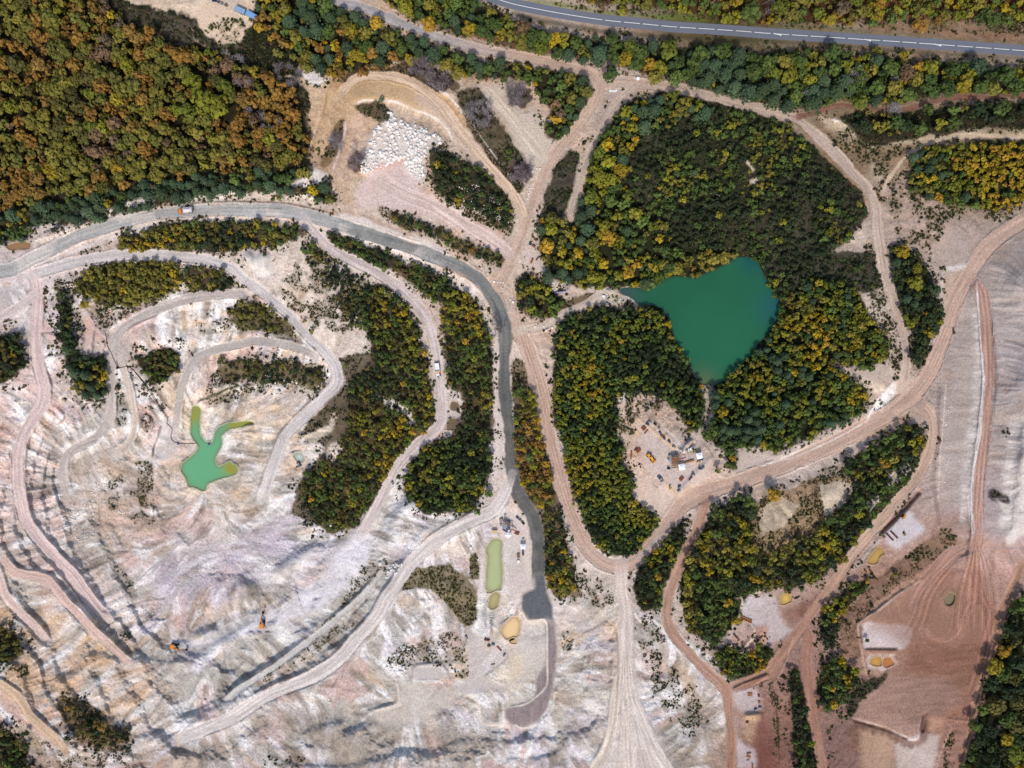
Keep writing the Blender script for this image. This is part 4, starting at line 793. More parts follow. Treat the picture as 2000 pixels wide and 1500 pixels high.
scrub(Q(0, "108,545 150,528 350,512 420,522 462,552 450,570 390,578 340,568 320,592 260,608 215,640 190,640 160,610 118,600"), 'heath', .62, (1.6, 3.4), None)
scrub(Q(0, "112,590 145,600 165,640 150,690 205,690 215,770 170,782 140,762 128,680"), 'heath', .7, (1.6, 3.4), None)
scrub(Q(0, "130,690 215,700 212,770 175,785"), 'heath', .5)
scrub(Q(0, "220,755 245,770 250,800 240,840 222,830 226,790"), 'heath', .62, (1.6, 3.2), None, 14)
scrub(Q(0, "262,770 290,765 330,795 300,800 305,835 280,840 272,800"), 'heath', .42, (1.4, 3), None, 14)
scrub(Q(0, "262,900 300,905 300,960 292,1010 262,1018 270,960"), 'olive', .5, (1.4, 3), None, 16)
scrub(Q(0, "210,940 260,900 300,900 300,1020 250,1040 215,1020"), 'brown', .25, (1.2, 2.4), None, 14)
scrub(Q(0, "365,612 430,602 500,590 562,625 592,668 540,652 480,640 400,655"), 'heath', .4, (1.4, 3), None, 16)
scrub(Q(0, "410,735 470,700 560,698 622,715 638,748 590,762 500,775 430,790 400,790"), 'heath', .45, (1.4, 3), None, 18)
scrub(Q(0, "540,560 600,480 640,490 700,540 720,600 700,660 660,650 640,640 600,640 575,610 555,590"), 'heath', .4, (1.4, 3), None, 18)
scrub(Q(0, "600,580 650,575 690,600 680,640 640,650 605,620"), 'heath', .5, (1.2, 2.6), None, 10)
scrub(Q(0, "590,445 620,470 660,510 700,550 730,560 720,600 680,570 640,530 600,490"), 'heath', .5, (1.4, 3), None, 16)
scrub(Q(0, "660,700 725,690 760,560 800,600 845,750 850,830 800,872 742,940 700,1025 650,1038 600,1018 570,1000 590,930 640,870 610,860 590,845 640,785 680,745"), 'heath', .68, (1.6, 3.4), (88, 74, 52), 24)
scrub(Q(0, "575,860 600,835 640,790 665,800 640,850 600,870"), 'heath', .45, (1.2, 2.4), None, 10)
scrub(Q(0, "862,640 885,760 905,770 900,830 870,855 960,860 962,740 960,660 930,610 870,580"), 'heath', .6, (1.6, 3.4), (92, 76, 54))
scrub(Q(0, "1000,690 1018,705 1042,745 1000,750"), 'heath', .6)
scrub(Q(0, "1000,700 1020,700 1072,880 1088,940 1100,1040 1135,1165 1090,1168 1062,1120 1050,1000 1010,940"), 'heath', .5, (1.6, 3), (110, 92, 68))
scrub(Q(0, "1115,1120 1160,1120 1195,1165 1205,1195 1175,1190 1120,1165"), 'heath', .6, (1.4, 3), None, 14)
scrub(Q(0, "778,1148 800,1110 880,1104 926,1150 932,1200 912,1222 880,1182 840,1150"), 'olive', .9, (1.6, 3.6), (112, 98, 70), 16)
scrub(Q(0, "918,1080 932,1078 938,1130 925,1140"), 'olive', .9, (1.4, 3), (92, 84, 50))
scrub(Q(0, "705,1105 735,1078 755,1100 750,1125 715,1150 690,1160"), 'olive', .6, (1.4, 3), None, 14)
scrub(Q(0, "745,1300 790,1260 835,1250 880,1228 906,1262 918,1320 890,1325 872,1300 800,1300"), 'olive', .7, (1.4, 3.2), None, 14)
scrub(Q(0, "680,1120 720,1130 730,1150 660,1200 580,1260 560,1290 600,1260 660,1230"), 'olive', .3, (1.2, 2.6), None, 12)
scrub(Q(0, "500,1320 580,1280 680,1210 690,1218 590,1295 510,1340"), 'dark', .4, (1.2, 2.6), None, 10)
scrub(Q(0, "110,1360 170,1370 255,1440 220,1460 160,1452 118,1400"), 'olive', .6, (1.4, 3), (120, 100, 76), 16)
scrub(Q(0, "-60,1220 25,1235 50,1300 60,1320 20,1330 -60,1310"), 'olive', .5, (1.4, 3), None, 16)
scrub(Q(0, "60,1440 250,1460 260,1520 90,1520"), 'brown', .4, (1.2, 2.6), None, 16)
scrub(Q(0, "230,1230 250,1220 265,1240 245,1250"), 'dark', .8)
scrub(Q(0, "225,1100 240,1090 275,1180 255,1180"), 'dark', .3)
scrub(Q(0, "520,1480 600,1470 590,1520 510,1520"), 'dark', .5)
scrub(Q(0, "1098,1235 1125,1232 1118,1255 1110,1275 1095,1265"), 'dark', .7, (1.4, 3), None, 12)
scrub(Q(0, "1240,1190 1280,1210 1300,1260 1280,1290 1262,1310 1245,1250"), 'heath', .4, (1.4, 3), None, 14)
scrub(Q(0, "1272,1262 1310,1288 1332,1322 1362,1342 1382,1392 1388,1432 1342,1445 1312,1412 1268,1352"), 'dark', .6, (1.6, 3.4), None, 18)
scrub(Q(0, "1470,985 1530,960 1602,930 1672,930 1680,940 1640,1010 1560,1055 1500,1090 1465,1070"), 'brown', .5, (1.2, 2.6), (150, 124, 92), 20)
scrub(Q(0, "1392,1000 1442,972 1640,905 1790,826 1812,850 1808,882 1770,942 1652,1085 1592,1140 1500,1145 1452,1170 1402,1262 1332,1200 1332,1130"), 'heath', .6, (1.6, 3.4), None)
scrub(Q(0, "1500,1130 1460,1100 1540,1060 1580,1080 1560,1130"), 'dark', .6)
scrub(Q(0, "1640,1270 1640,1210 1690,1150 1760,1090 1850,1035 1872,1060 1800,1112 1740,1150 1680,1210 1680,1290"), 'brown', .45, (1.4, 3), (128, 100, 82), 18)
scrub(Q(0, "1760,1085 1790,1070 1845,1030 1870,1035 1868,1060 1840,1075 1800,1100"), 'dark', .6, (2, 4), None)
scrub(Q(0, "1652,1375 1665,1345 1700,1325 1745,1308 1740,1318 1690,1355 1665,1400 1655,1400"), 'dark', .95, (1.8, 3.6), (48, 46, 30))
scrub(Q(0, "1505,1330 1520,1325 1525,1440 1520,1500 1510,1500"), 'heath', .6, (1.2, 2.4), None)
scrub(Q(0, "1850,1440 1865,1425 1855,1480 1840,1520 1835,1520"), 'olive', .8, (1.4, 2.6), None)
scrub(Q(0, "1250,605 1200,590 1160,600 1200,575 1240,590 1270,600"), 'olive', .5, (1.4, 3), None, 14)
scrub(Q(0, "1100,590 1150,570 1170,575 1130,600 1090,615"), 'heath', .6, (1.4, 3), (98, 80, 58))
scrub(Q(0, "1225,760 1260,765 1300,800 1250,800 1230,860 1215,880 1210,820"), 'olive', .4, (1.2, 2.6), None, 14)
scrub(Q(0, "1310,830 1345,842 1350,865 1330,862 1318,850"), 'dark', .6)
scrub(Q(0, "1225,930 1245,920 1240,960 1228,965"), 'olive', .6)
scrub(Q(0, "430,30 480,38 500,80 470,98 432,84 400,60 384,30"), 'dark', .5, (1.6, 4.2), None, 12)
scrub(Q(0, "1000,80 1120,108 1110,112 1000,92 900,68"), 'brown', .5, (1.4, 2.8), (120, 84, 64))
scrub(Q(0, "1690,38 2150,46 2150,75 1900,62 1700,50"), 'brown', .6, (1.4, 3), None)
scrub(Q(0, "1640,-20 2150,-20 2150,40 1700,36"), 'brown', .6, (1.4, 3), (110, 70, 48))
scrub(Q(0, "1955,835 1985,840 1975,870 1968,865"), 'heath', .5)
scrub(Q(0, "1930,960 1960,960 1975,985 1935,975"), 'heath', .7, (1.4, 2.8), (66, 58, 58))

scrub(Q(0, "585,470 625,480 665,510 705,540 725,560 715,610 700,650 670,640 655,590 620,545 590,500"), 'dark', .75, (1.8, 3.8), None, 22)
scrub(Q(0, "540,560 570,570 590,605 580,620 555,600"), 'dark', .7, (1.6, 3.2), None, 12)
# ------------------------------------------------------------------ the lie of the land
print("terrain")
ZS = 0.62          # depth of the workings against the level lists above
for r in R:
    r['z'] = [q * ZS for q in r['z']]
PAINT = [(c, p, f, a, w, None if z is None else z * ZS) for c, p, f, a, w, z in PAINT]
PADS = [(c, p, f, z * ZS) for c, p, f, z in PADS]
PONDS = [(n, l, c, z * ZS, p) for n, l, c, z, p in PONDS]
wz = np.zeros((GH, GW)); wsum = np.zeros((GH, GW))
road_id = np.full((GH, GW), -1, np.int32); road_best = np.zeros((GH, GW))
allroads = R + [dict(name='road', pts=densify(PTS_ASPHALT), hw=11, z=[0, 0, 0, 1, 2, 3], berm=0.0, asphalt=True)]
JIT = (fbm(GX, GY, 16, 600, 4, 0.6) - 0.5) * 7.5
for k, r in enumerate(allroads):
    bx, d, sd, arc, L = road_field(r['pts'], r['hw'] + 16)
    zz = np.interp(arc / L, np.linspace(0, 1, len(r['z'])), r['z'])
    jitter = JIT[bx]
    wv = 1 + (0 if r.get('asphalt') else 0.5) * (vnoise(arc, arc * 0 + 13.0 * k, 55, 611) - 0.5)
    a = 1 - smooth(r['hw'] * wv - 1.8, r['hw'] * wv + 1.8, d + (0 if r.get('asphalt') else 1) * jitter)
    w = (1 - smooth(r['hw'], r['hw'] + 7, d)) * (0.02 + 0.98 * smooth(0, r['hw'] * 3.0, np.minimum(arc, L - arc)))
    wz[bx] += w * zz; wsum[bx] += w
    r.update(sd=sd, arc=arc, a=a, d=d, bx=bx, L=L)
    if not r.get('asphalt'):
        m = a > 0.5
        upd = m & (a >= road_best[bx] * 0.999)
        road_id[bx] = np.where(upd, k, road_id[bx]); road_best[bx] = np.where(upd, a, road_best[bx])
flatm = np.zeros((GH, GW)); flatz = np.zeros((GH, GW))
for col, pts, fe, al, wp, z in PAINT:
    if z is not None:
        m, _ = mask(pts, 5, 3)
        wz += m * z * 0.8; wsum += m * 0.8
for col, pts, fe, z in PADS:
    m, _ = mask(pts, 4, 2)
    wz += m * z; wsum += m
pond_m = []
for nm, lab, col, lev, pts in PONDS:
    m, b = mask(pts, 3.0 if nm == 'lake' else 1.6, 2.0 if nm == 'lake' else 4.5)
    pond_m.append(m)
    m2, _ = mask(pts, 6.0, 2.0)
    wz += m2 * lev; wsum += m2

# membrane through the known levels
CS = 5
cy, cx = np.arange(0, GH, CS), np.arange(0, GW, CS)
known = wsum[np.ix_(cy, cx)] > 0.4
val = np.where(known, wz[np.ix_(cy, cx)] / np.maximum(wsum[np.ix_(cy, cx)], 1e-6), 0)
soft = {}
lv = np.array([[float(v) for v in t.split(',')] for t in LEVELS.split()]) * np.array([1, 1, ZS])
for x, y, z in lv:
    i = min(len(cx) - 1, max(0, int(round((x - X0) / STEP / CS)))); j = min(len(cy) - 1, max(0, int(round((y - Y0) / STEP / CS))))
    for a in (-1, 0, 1):
        for b_ in (-1, 0, 1):
            q, w_ = min(len(cy) - 1, max(0, j + a)), min(len(cx) - 1, max(0, i + b_))
            if not known[q, w_]:
                soft[q, w_] = z
for (q, w_), z in soft.items():
    known[q, w_] = True; val[q, w_] = z
kj, ki = np.nonzero(known)
sel = np.random.default_rng(1).choice(len(kj), min(900, len(kj)), replace=False)
cj, ci = np.mgrid[0:len(cy), 0:len(cx)]
num = np.zeros(cj.shape); den = np.zeros(cj.shape)
for j, i in zip(kj[sel], ki[sel]):
    w = 1.0 / ((cj - j) ** 2 + (ci - i) ** 2 + 1.0) ** 1.5
    num += w * val[j, i]; den += w
zc = np.where(known, val, num / den)
for _ in range(900):
    p = np.pad(zc, 1, mode='edge')
    zc = np.where(known, val, (p[:-2, 1:-1] + p[2:, 1:-1] + p[1:-1, :-2] + p[1:-1, 2:]) * 0.25)
ui = np.minimum(np.arange(GW) / CS, len(cx) - 1.001); uj = np.minimum(np.arange(GH) / CS, len(cy) - 1.001)
i0, j0 = ui.astype(int), uj.astype(int)
fi, fj = (ui - i0)[None, :], (uj - j0)[:, None]
Z = (zc[np.ix_(j0, i0)] * (1 - fi) + zc[np.ix_(j0, i0 + 1)] * fi) * (1 - fj) + (zc[np.ix_(j0 + 1, i0)] * (1 - fi) + zc[np.ix_(j0 + 1, i0 + 1)] * fi) * fj
Z = blur(Z, 8)

QREG = smooth(0.4, 0.8, mask(Q(0, "-200,640 120,560 480,560 640,700 700,960 800,1000 1000,1000 1010,1180 1200,1190 1420,1330 1420,1700 -200,1700"), 14, 12)[0])
# worked benches: soft steps that follow the contours
Zbase = Z.copy()
zw = Z + (fbm(GX, GY, 160, 881, 5, 0.5) - 0.5) * 3.2 + (fbm(GX, GY, 16, 887, 3, 0.6) - 0.5) * 1.5
STEPH = 2.9
fr = zw / STEPH
frac = fr - np.floor(fr)
stepped = STEPH * (np.floor(fr) + smooth(0.6, 0.97, frac)) - (zw - Z)
TERR = QREG * smooth(0.03, 0.10, np.hypot(*np.gradient(blur(Z, 4), M * STEP)))
Z = Z * (1 - 0.85 * TERR) + stepped * 0.85 * TERR
BFACE_M = smooth(0.58, 0.68, frac) * (1 - smooth(0.86, 0.97, frac)) * TERR
BLIP_M = (smooth(0.93, 0.985, frac) * (1 - smooth(0.0, 0.06, np.where(frac < 0.5, frac, 0))) * (frac > 0.5) + (1 - smooth(0.0, 0.07, frac))) * TERR
# how steep, and which way: rills and rock streaks run down the slope
zs = blur(Zbase, 14)
gyy, gxx = np.gradient(zs, M * STEP)
slope = np.hypot(gxx, gyy)
dx, dy = gxx / (slope + 1e-4), gyy / (slope + 1e-4)
wob = (fbm(GX, GY, 60, 71, 3) - 0.5) * 0.9
dx, dy = dx * np.cos(wob) - dy * np.sin(wob), dx * np.sin(wob) + dy * np.cos(wob)
white = 0.7 * np.random.default_rng(3).random((GH, GW)) + 1.2 * vnoise(GX, GY, 5, 5) + 1.4 * vnoise(GX, GY, 10, 6)
lic = np.zeros((GH, GW))
jj, ii = np.mgrid[0:GH, 0:GW].astype(float)
for sgn in (1, -1):
    pj, pi = jj.copy(), ii.copy()
    for t in range(17):
        a, b = np.clip(pj.round().astype(int), 0, GH - 1), np.clip(pi.round().astype(int), 0, GW - 1)
        lic += white[a, b] * (1 - t / 18)
        pj = pj + sgn * dy[a, b]; pi = pi + sgn * dx[a, b]
lic = (lic - blur(lic, 22))
lic /= lic.std()
fine = fbm(GX, GY, 9, 91, 3, 0.6) - 0.5
mid = fbm(GX, GY, 60, 97, 4, 0.55) - 0.5
grain = np.random.default_rng(4).random((GH, GW)) - 0.5

# where plants grow
veg = np.zeros((GH, GW)); floor_ops = []
for s in STANDS:
    m, _ = mask(s['pts'], s['edge'] * 2.0, 13)
    s['mask'] = m
    if s['floor']:
        veg = np.maximum(veg, m)
for sc in SCRUB:
    if sc[4]:
        m, _ = mask(sc[0], 5, 8)
        veg = np.maximum(veg, m)
built = np.zeros((GH, GW))
keepout = np.zeros((GH, GW), np.float32)
for colr, text in OUTCROPS:
    keepout = np.maximum(keepout, mask(Q(0, text), 1.6, 5)[0])
veg = veg * (1 - keepout)
for r in allroads:
    built[r['bx']] = np.maximum(built[r['bx']], r['a'])
for col, pts, fe, z in PADS:
    built = np.maximum(built, mask(pts, 2, 1)[0])
smooth_ground = np.zeros((GH, GW))
for col, pts, fe, al, wp, z in PAINT:
    if al >= 0.8:
        smooth_ground = np.maximum(smooth_ground, mask(pts, 5, wp)[0] * min(1, al + 0.1))
rslope = 1 - 0.55 * smooth(1815, 1850, GX) * smooth(420, 470, GY) * (1 - smooth(1060, 1110, GY))
rough = rslope * np.clip(1 - built, 0, 1) * (1 - 0.9 * veg) * (1 - 0.85 * smooth_ground)
steep = smooth(0.08, 0.35, slope)
Z = Z + rough * (lic * (0.10 + 0.26 * steep) + mid * (0.7 + 0.6 * steep) + fine * 0.8 + grain * 0.12 * (0.4 + steep))
Z = Z + veg * (fine * 0.8 + mid * 2)

LIPN = 0.5 + vnoise(GX, GY, 22, 400)
# steps: a ragged lip, a raked face and a toe
SC = []
for pts, h, face, lip in SCARPS:
    bx, dd, sd, arc, L = road_field(densify(pts), 70)
    jag = (fbm(GX, GY, 22, 283, 3, 0.65)[bx] - 0.5) * 9
    sdj = np.where(dd < 1e5, sd + jag, 1e3)
    end = smooth(0, 24, arc) * smooth(0, 24, L - arc) * (dd < 69) * (1 - smooth(50, 69, dd))
    SC.append((bx, sdj, arc, end, h, face, lip))
    Z[bx] += -0.5 * h * np.tanh(sdj / (2.7 * h)) * np.exp(-np.abs(sdj) / 34) * end * (1 - 0.8 * veg[bx])
# roads cut level benches with low berms; pads are flat
w = np.clip(wsum, 0, 1)
zroad = wz / np.maximum(wsum, 1e-6)
Z = np.where(wsum > 1e-4, Z * (1 - w) + zroad * w, Z)
for r in allroads:
    if r.get('asphalt'):
        continue
    bx = r['bx']
    lip = np.exp(-((r['d'] - r['hw'] - 2.2 + (fine[bx] * 4)) / 1.6) ** 2) * (1 - smooth(0.2, 0.8, built[bx]))
    lip = lip * smooth(0, r['hw'] * 2.2, np.minimum(r['arc'], r['L'] - r['arc']))
    Z[bx] += lip * r['berm'] * LIPN[bx] + r['a'] * 0.07 * (vnoise((r['sd'] * 0.9 + 40) * 7, r['arc'] * 0.25, 6, 222) - 0.5)
# trenches, banks and heaps
def relief(pts, dz, feather=3, warp=2):
    global Z
    m, _ = mask(pts, feather, warp)
    Z = Z + dz * m


relief(Q(12, "865,1150 1170,830 1195,850 1100,960 890,1170"), -2.2, 1, 0.5)
relief(Q(2, "950,1000 1000,900 1080,830 1120,930 1330,1020 1440,1080 1300,1250 1180,1330 1150,1240 950,1320 830,1350 860,1080"), 2.0, 8, 4)
relief(Q(0, "474,500 490,492 498,515 486,528"), 3.5, 5, 1)
relief(Q(0, "500,505 512,492 525,500 520,530 508,532"), 3.5, 5, 1)
relief(Q(11, "1310,520 1400,430 1420,440 1330,540"), 2.2, 2, 1)
relief(Q(11, "1080,240 1330,500 1310,520 1060,280"), 1.2, 3, 1)
relief(Q(11, "1300,840 1420,700 1560,560 1580,580 1440,730 1330,860"), 1.2, 3, 1)
relief(Q(7, "105,640 150,625 240,690 230,730 190,710 130,680"), 1.6, 3, 1)
relief(Q(5, "1010,1080 1180,1030 1350,1010 1420,1050 1330,1190 1200,1210 1060,1190"), 2.5, 8, 3)
relief(Q(13, "1760,150 1880,40 2000,60 1990,200 1760,320"), 4, 6, 3)
relief(Q(13, "1480,480 1640,380 1700,430 1560,520"), 3, 5, 3)
relief(Q(10, "140,1450 300,1330 490,1230 540,1260 420,1380 300,1480 160,1520"), 4, 8, 4)
relief(Q(10, "1000,1280 1050,1050 1180,880 1300,920 1180,1060 1160,1200 1060,1330"), 5, 8, 4)
relief(Q(16, "755,570 1010,575 1000,610 760,600"), 1.3, 2, 1)
relief(Q(16, "885,620 905,620 905,740 890,740"), 0.8, 1.5, 0.5)
relief(Q(15, "1720,880 2000,760 2010,790 1800,860 1730,900"), 1.5, 2, 1)
relief(Q(15, "1810,1080 1950,1060 1960,1110 1820,1120"), 2.0, 3, 1)
relief(Q(14, "1225,700 1260,685 1440,680 1500,740 1520,830 1500,830 1480,750 1430,700 1260,705 1240,820 1420,815 1420,830 1225,830"), 1.0, 1.5, 0.5)
relief(Q(14, "1090,790 1120,790 1125,1000 1080,1020 920,1060 910,1040 1080,990 1095,960"), 1.0, 1.5, 0.5)
relief(Q(15, "1850,380 1890,420 1880,480 1790,600 1770,590 1860,470 1840,410"), 1.2, 2, 0.5)
relief(Q(16, "1340,170 1420,90 1500,180 1470,270 1380,270"), 0.8, 3, 1)
relief(Q(16, "1200,1080 1240,1060 1220,1200 1190,1240"), -1.5, 2, 1)
relief(Q(16, "660,1110 780,1150 900,1180 1100,1260 1080,1275 890,1195 770,1165 660,1130"), -1.8, 2, 1)
for pts, hw, col, al, dz in STROKES:
    if dz:
        bx, dd, sd, arc, L = road_field(densify(pts), hw + 8)
        Z[bx] += dz * np.exp(-(dd / (hw + 1.2)) ** 2)
# pond basins
for (nm, lab, col, lev, pts), m in zip(PONDS, pond_m):
    near = smooth(0.02, 0.45, m)
    Z = np.where((m > 0.005) & (m < 0.4), np.maximum(Z, lev + 0.25), Z)
    Z = Z * (1 - near) + (lev + (0.36 - m) * 4.0) * near

# ------------------------------------------------------------------ what the ground is made of
print("ground colours")
g = np.array([[float(v) for v in t.split(',')] for t in GROUND.split()])
num = np.zeros((len(cy), len(cx), 3)); den = np.zeros((len(cy), len(cx)))
for x, y, *c in g:
    w = 1.0 / (((gx[cx] - x)[None, :] ** 2 + (gy[cy] - y)[:, None] ** 2) / 900 + 1.0) ** 1.6
    num += w[..., None] * alb(c)[None, None]; den += w
base = num / den[..., None]
COL = np.stack([(base[..., k][np.ix_(j0, i0)] * (1 - fi) + base[..., k][np.ix_(j0, i0 + 1)] * fi) * (1 - fj)
                + (base[..., k][np.ix_(j0 + 1, i0)] * (1 - fi) + base[..., k][np.ix_(j0 + 1, i0 + 1)] * fi) * fj for k in range(3)], -1)


def tint(mult, amount):
    """multiply towards an rgb factor where amount is 1"""
    global COL
    COL = COL * (1 + amount[..., None] * (np.array(mult) - 1))


def lay(col, m):
    global COL
    COL = COL * (1 - m[..., None]) + (alb(col) if np.ndim(col) == 1 else col) * m[..., None]


PATHS = []
for sgn in (1, -1):
    pj, pi = jj.copy(), ii.copy()
    for t in range(9):
        q, w_ = np.clip(pj.round().astype(np.int32), 0, GH - 1), np.clip(pi.round().astype(np.int32), 0, GW - 1)
        PATHS.append((q * GW + w_).ravel())
        pj = pj + sgn * 2 * dy[q, w_]; pi = pi + sgn * 2 * dx[q, w_]


def drawn(cell, seed):
    """noise smeared along the fall of the slope, zero mean, unit spread"""
    a = fbm(GX, GY, cell, seed, 4, 0.6).astype(np.float32).ravel()
    acc = a[PATHS[0]].copy()
    for p in PATHS[1:]:
        acc += a[p]
    return ((acc - acc.mean()) / acc.std()).reshape(GH, GW)


# mottling of the bare ground: dust, tan seams, grey seams, small stones
tint((1.13, 1.12, 1.12), smooth(0.04, 0.2, mid))
tint((0.94, 0.88, 0.82), smooth(0.02, 0.2, fbm(GX, GY, 90, 131, 5, 0.6) - 0.52))
tint((0.91, 0.91, 0.92), smooth(0.04, 0.2, fbm(GX, GY, 70, 141, 5, 0.6) - 0.5))
tint((0.97, 0.85, 0.75), smooth(0.14, 0.26, fbm(GX, GY, 46, 151, 4, 0.6) - 0.48) * 0.9)
PN = 0.82 + 0.5 * (fbm(GX, GY, 16, 171, 3) - 0.5)
for col, pts, fe, al, wp, z in PAINT:
    m, b = mask(pts, fe, wp)
    if b is None:
        continue
    mm = np.clip(m[b] * al * PN[b], 0, 1)[..., None]
    COL[b] = COL[b] * (1 - mm) + alb(col) * mm
face_streak = np.clip(0.6 + 0.4 * lic, 0, 1.4)
bn = fbm(GX, GY, 60, 885, 3)
lay((166, 152, 138), np.clip(BFACE_M * rough * face_streak * 0.8 * smooth(0.3, 0.6, bn), 0, 1))
lay((204, 164, 132), np.clip(BFACE_M * rough * face_streak * 0.5 * smooth(0.55, 0.75, 1 - bn + 0.1), 0, 1))
lay((240, 232, 227), np.clip(BLIP_M * rough * 0.95 * smooth(0.35, 0.6, fbm(GX, GY, 30, 889, 3)), 0, 1))
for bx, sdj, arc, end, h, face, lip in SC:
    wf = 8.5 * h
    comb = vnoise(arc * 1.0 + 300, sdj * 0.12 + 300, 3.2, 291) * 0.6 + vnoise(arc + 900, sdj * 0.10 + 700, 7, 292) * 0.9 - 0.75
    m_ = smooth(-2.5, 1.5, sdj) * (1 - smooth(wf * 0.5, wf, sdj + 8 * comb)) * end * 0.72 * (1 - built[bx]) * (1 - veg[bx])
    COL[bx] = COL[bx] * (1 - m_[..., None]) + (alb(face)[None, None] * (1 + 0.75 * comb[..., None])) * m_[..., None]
    m_ = np.exp(-((sdj + 2.5) / 2.2) ** 2) * end * 0.6 * vnoise(GX, GY, 26, 295)[bx] * 1.6 * (1 - built[bx]) * (1 - veg[bx])
    m_ = np.clip(m_, 0, 0.85)[..., None]
    COL[bx] = COL[bx] * (1 - m_) + alb(lip) * m_
# seams and washes of colour, drawn out along the fall of the slope
QUARRY = smooth(0.5, 0.8, mask(Q(0, "-200,560 560,560 700,800 760,960 900,1000 1000,980 1040,1180 1200,1150 1420,1300 1420,1700 -200,1700"), 12, 10)[0]) * rough
for cell, seed, colr, lo, hi, al in ((70, 781, (178, 170, 160), 0.3, 1.3, .75), (60, 791, (242, 236, 232), 0.4, 1.3, .75), (30, 801, (240, 234, 230), 0.5, 1.5, .7), (26, 811, (166, 160, 152), 0.7, 1.6, .7), (40, 821, (212, 180, 148), 1.0, 1.9, .5), (50, 831, (206, 172, 162), 0.7, 1.6, .6),
                                     (36, 841, (192, 180, 190), 0.9, 1.8, .5), (18, 851, (146, 128, 112), 0.9, 1.8, .65), (12, 861, (244, 240, 238), 1.0, 1.8, .55), (10, 871, (130, 116, 104), 1.1, 1.9, .6)):
    m_ = smooth(lo, hi, drawn(cell, seed)) * QUARRY * al
    lay(colr, m_)
for text, colr, al, cell in WASHES:
    m_ = mask(Q(0, text), 20, 14)[0] * np.clip(0.55 + 0.35 * drawn(cell, 900 + cell), 0, 1) * al * rough
    lay(colr, m_)
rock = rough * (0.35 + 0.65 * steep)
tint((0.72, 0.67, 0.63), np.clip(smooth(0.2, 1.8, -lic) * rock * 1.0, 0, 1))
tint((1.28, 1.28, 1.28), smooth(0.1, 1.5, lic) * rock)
PATCHY = smooth(0.44, 0.62, fbm(GX, GY, 80, 261, 3))
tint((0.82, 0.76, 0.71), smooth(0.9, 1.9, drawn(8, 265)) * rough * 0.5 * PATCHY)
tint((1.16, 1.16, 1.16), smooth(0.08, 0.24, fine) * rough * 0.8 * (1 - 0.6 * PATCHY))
COL *= (1 + grain * 0.36 * rough)[..., None]
crack = smooth(0.30, 0.42, grain) * smooth(0.02, 0.2, fbm(GX, GY, 34, 181, 3) - 0.5) * rough
tint((0.6, 0.56, 0.53), crack * 0.9)

# soil under plants; one scrub strip is conifer shade painted as floor
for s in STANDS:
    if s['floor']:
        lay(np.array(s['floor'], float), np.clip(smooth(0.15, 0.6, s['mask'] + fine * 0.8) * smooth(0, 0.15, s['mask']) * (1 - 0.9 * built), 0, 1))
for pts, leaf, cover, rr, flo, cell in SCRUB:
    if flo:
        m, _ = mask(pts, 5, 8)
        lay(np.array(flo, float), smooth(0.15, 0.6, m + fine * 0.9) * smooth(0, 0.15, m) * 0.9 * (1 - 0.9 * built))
for (nm, lab, col, lev, pts), m in zip(PONDS[1:], pond_m[1:]):
    rim = smooth(0.03, 0.4, blur(m, 3)) * 0.75
    lay(0.5 * np.array(col, float) + 0.5 * np.array((176, 150, 118)), rim)
for k, (pts, leaf, cover, rr_, flo, cell) in enumerate(SCRUB):
    if flo is None:
        m, b = mask(pts, 5, 8)
        if b is None:
            continue
        nz = fbm(GX[b], GY[b], cell, 2200 + k, 3, 0.6)
        w_ = (smooth(0.2, 0.7, m[b] + (nz - 0.5) * 0.5) * smooth(0.5 - 0.22 * cover, 0.66 - 0.2 * cover, nz) * smooth(0, 0.15, m[b]) * (0.45 + 1.1 * (fine[b] + 0.2)) * 0.6 * (1 - 0.9 * built[b]))[..., None]
        w_ = np.clip(w_, 0, 0.75)
        COL[b] = COL[b] * (1 - w_) + alb((104, 92, 66)) * w_
for (cx_, cy_, ax_, ay_, tone) in ((820, 132, 28, 20, (66, 54, 52)), (858, 160, 30, 20, (66, 54, 54)), (938, 224, 30, 30, (74, 64, 62)), (1014, 190, 28, 24, (62, 50, 50)), (1018, 336, 24, 26, (70, 58, 60)), (698, 316, 18, 22, (84, 60, 50)), (656, 285, 16, 28, (110, 92, 78))):
    w_ = smooth(0.0, 0.45, 1.0 - ((GX - cx_) / ax_) ** 2 - ((GY - cy_) / ay_) ** 2 + fine * 1.4) * 0.9 * (1 - built)
    lay(np.array(tone, float), w_)
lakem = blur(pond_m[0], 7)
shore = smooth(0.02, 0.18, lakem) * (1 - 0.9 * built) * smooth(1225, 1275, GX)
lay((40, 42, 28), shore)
COL *= (1 + veg * (fine * 0.8 + grain * 0.3))[..., None]

for colr, text in OUTCROPS:
    m_ = np.clip(mask(Q(0, text), 1.6, 5)[0] * 1.1, 0, 1) * (1 - 0.9 * built)
    lay(alb(colr)[None, None] * (1 + 0.16 * np.clip(lic, -2, 2) + grain * 0.3)[..., None], m_)
harrow = mask(Q(16, "1080,590 1250,500 1500,540 1690,460 1640,650 1560,1000 1400,1080 1220,1080 1190,1230 1050,1250 670,1120 700,980 850,830 1040,770"), 4, 4)[0]
lines = vnoise(GX * 0.14 + 77, GY * 1.1 + GX * 0.1, 4.5, 401) - 0.5
blob = fbm(GX, GY, 70, 411, 4, 0.6) - 0.5
COL *= (1 + harrow * (0.30 * lines + 0.55 * blob + 0.25 * grain))[..., None]
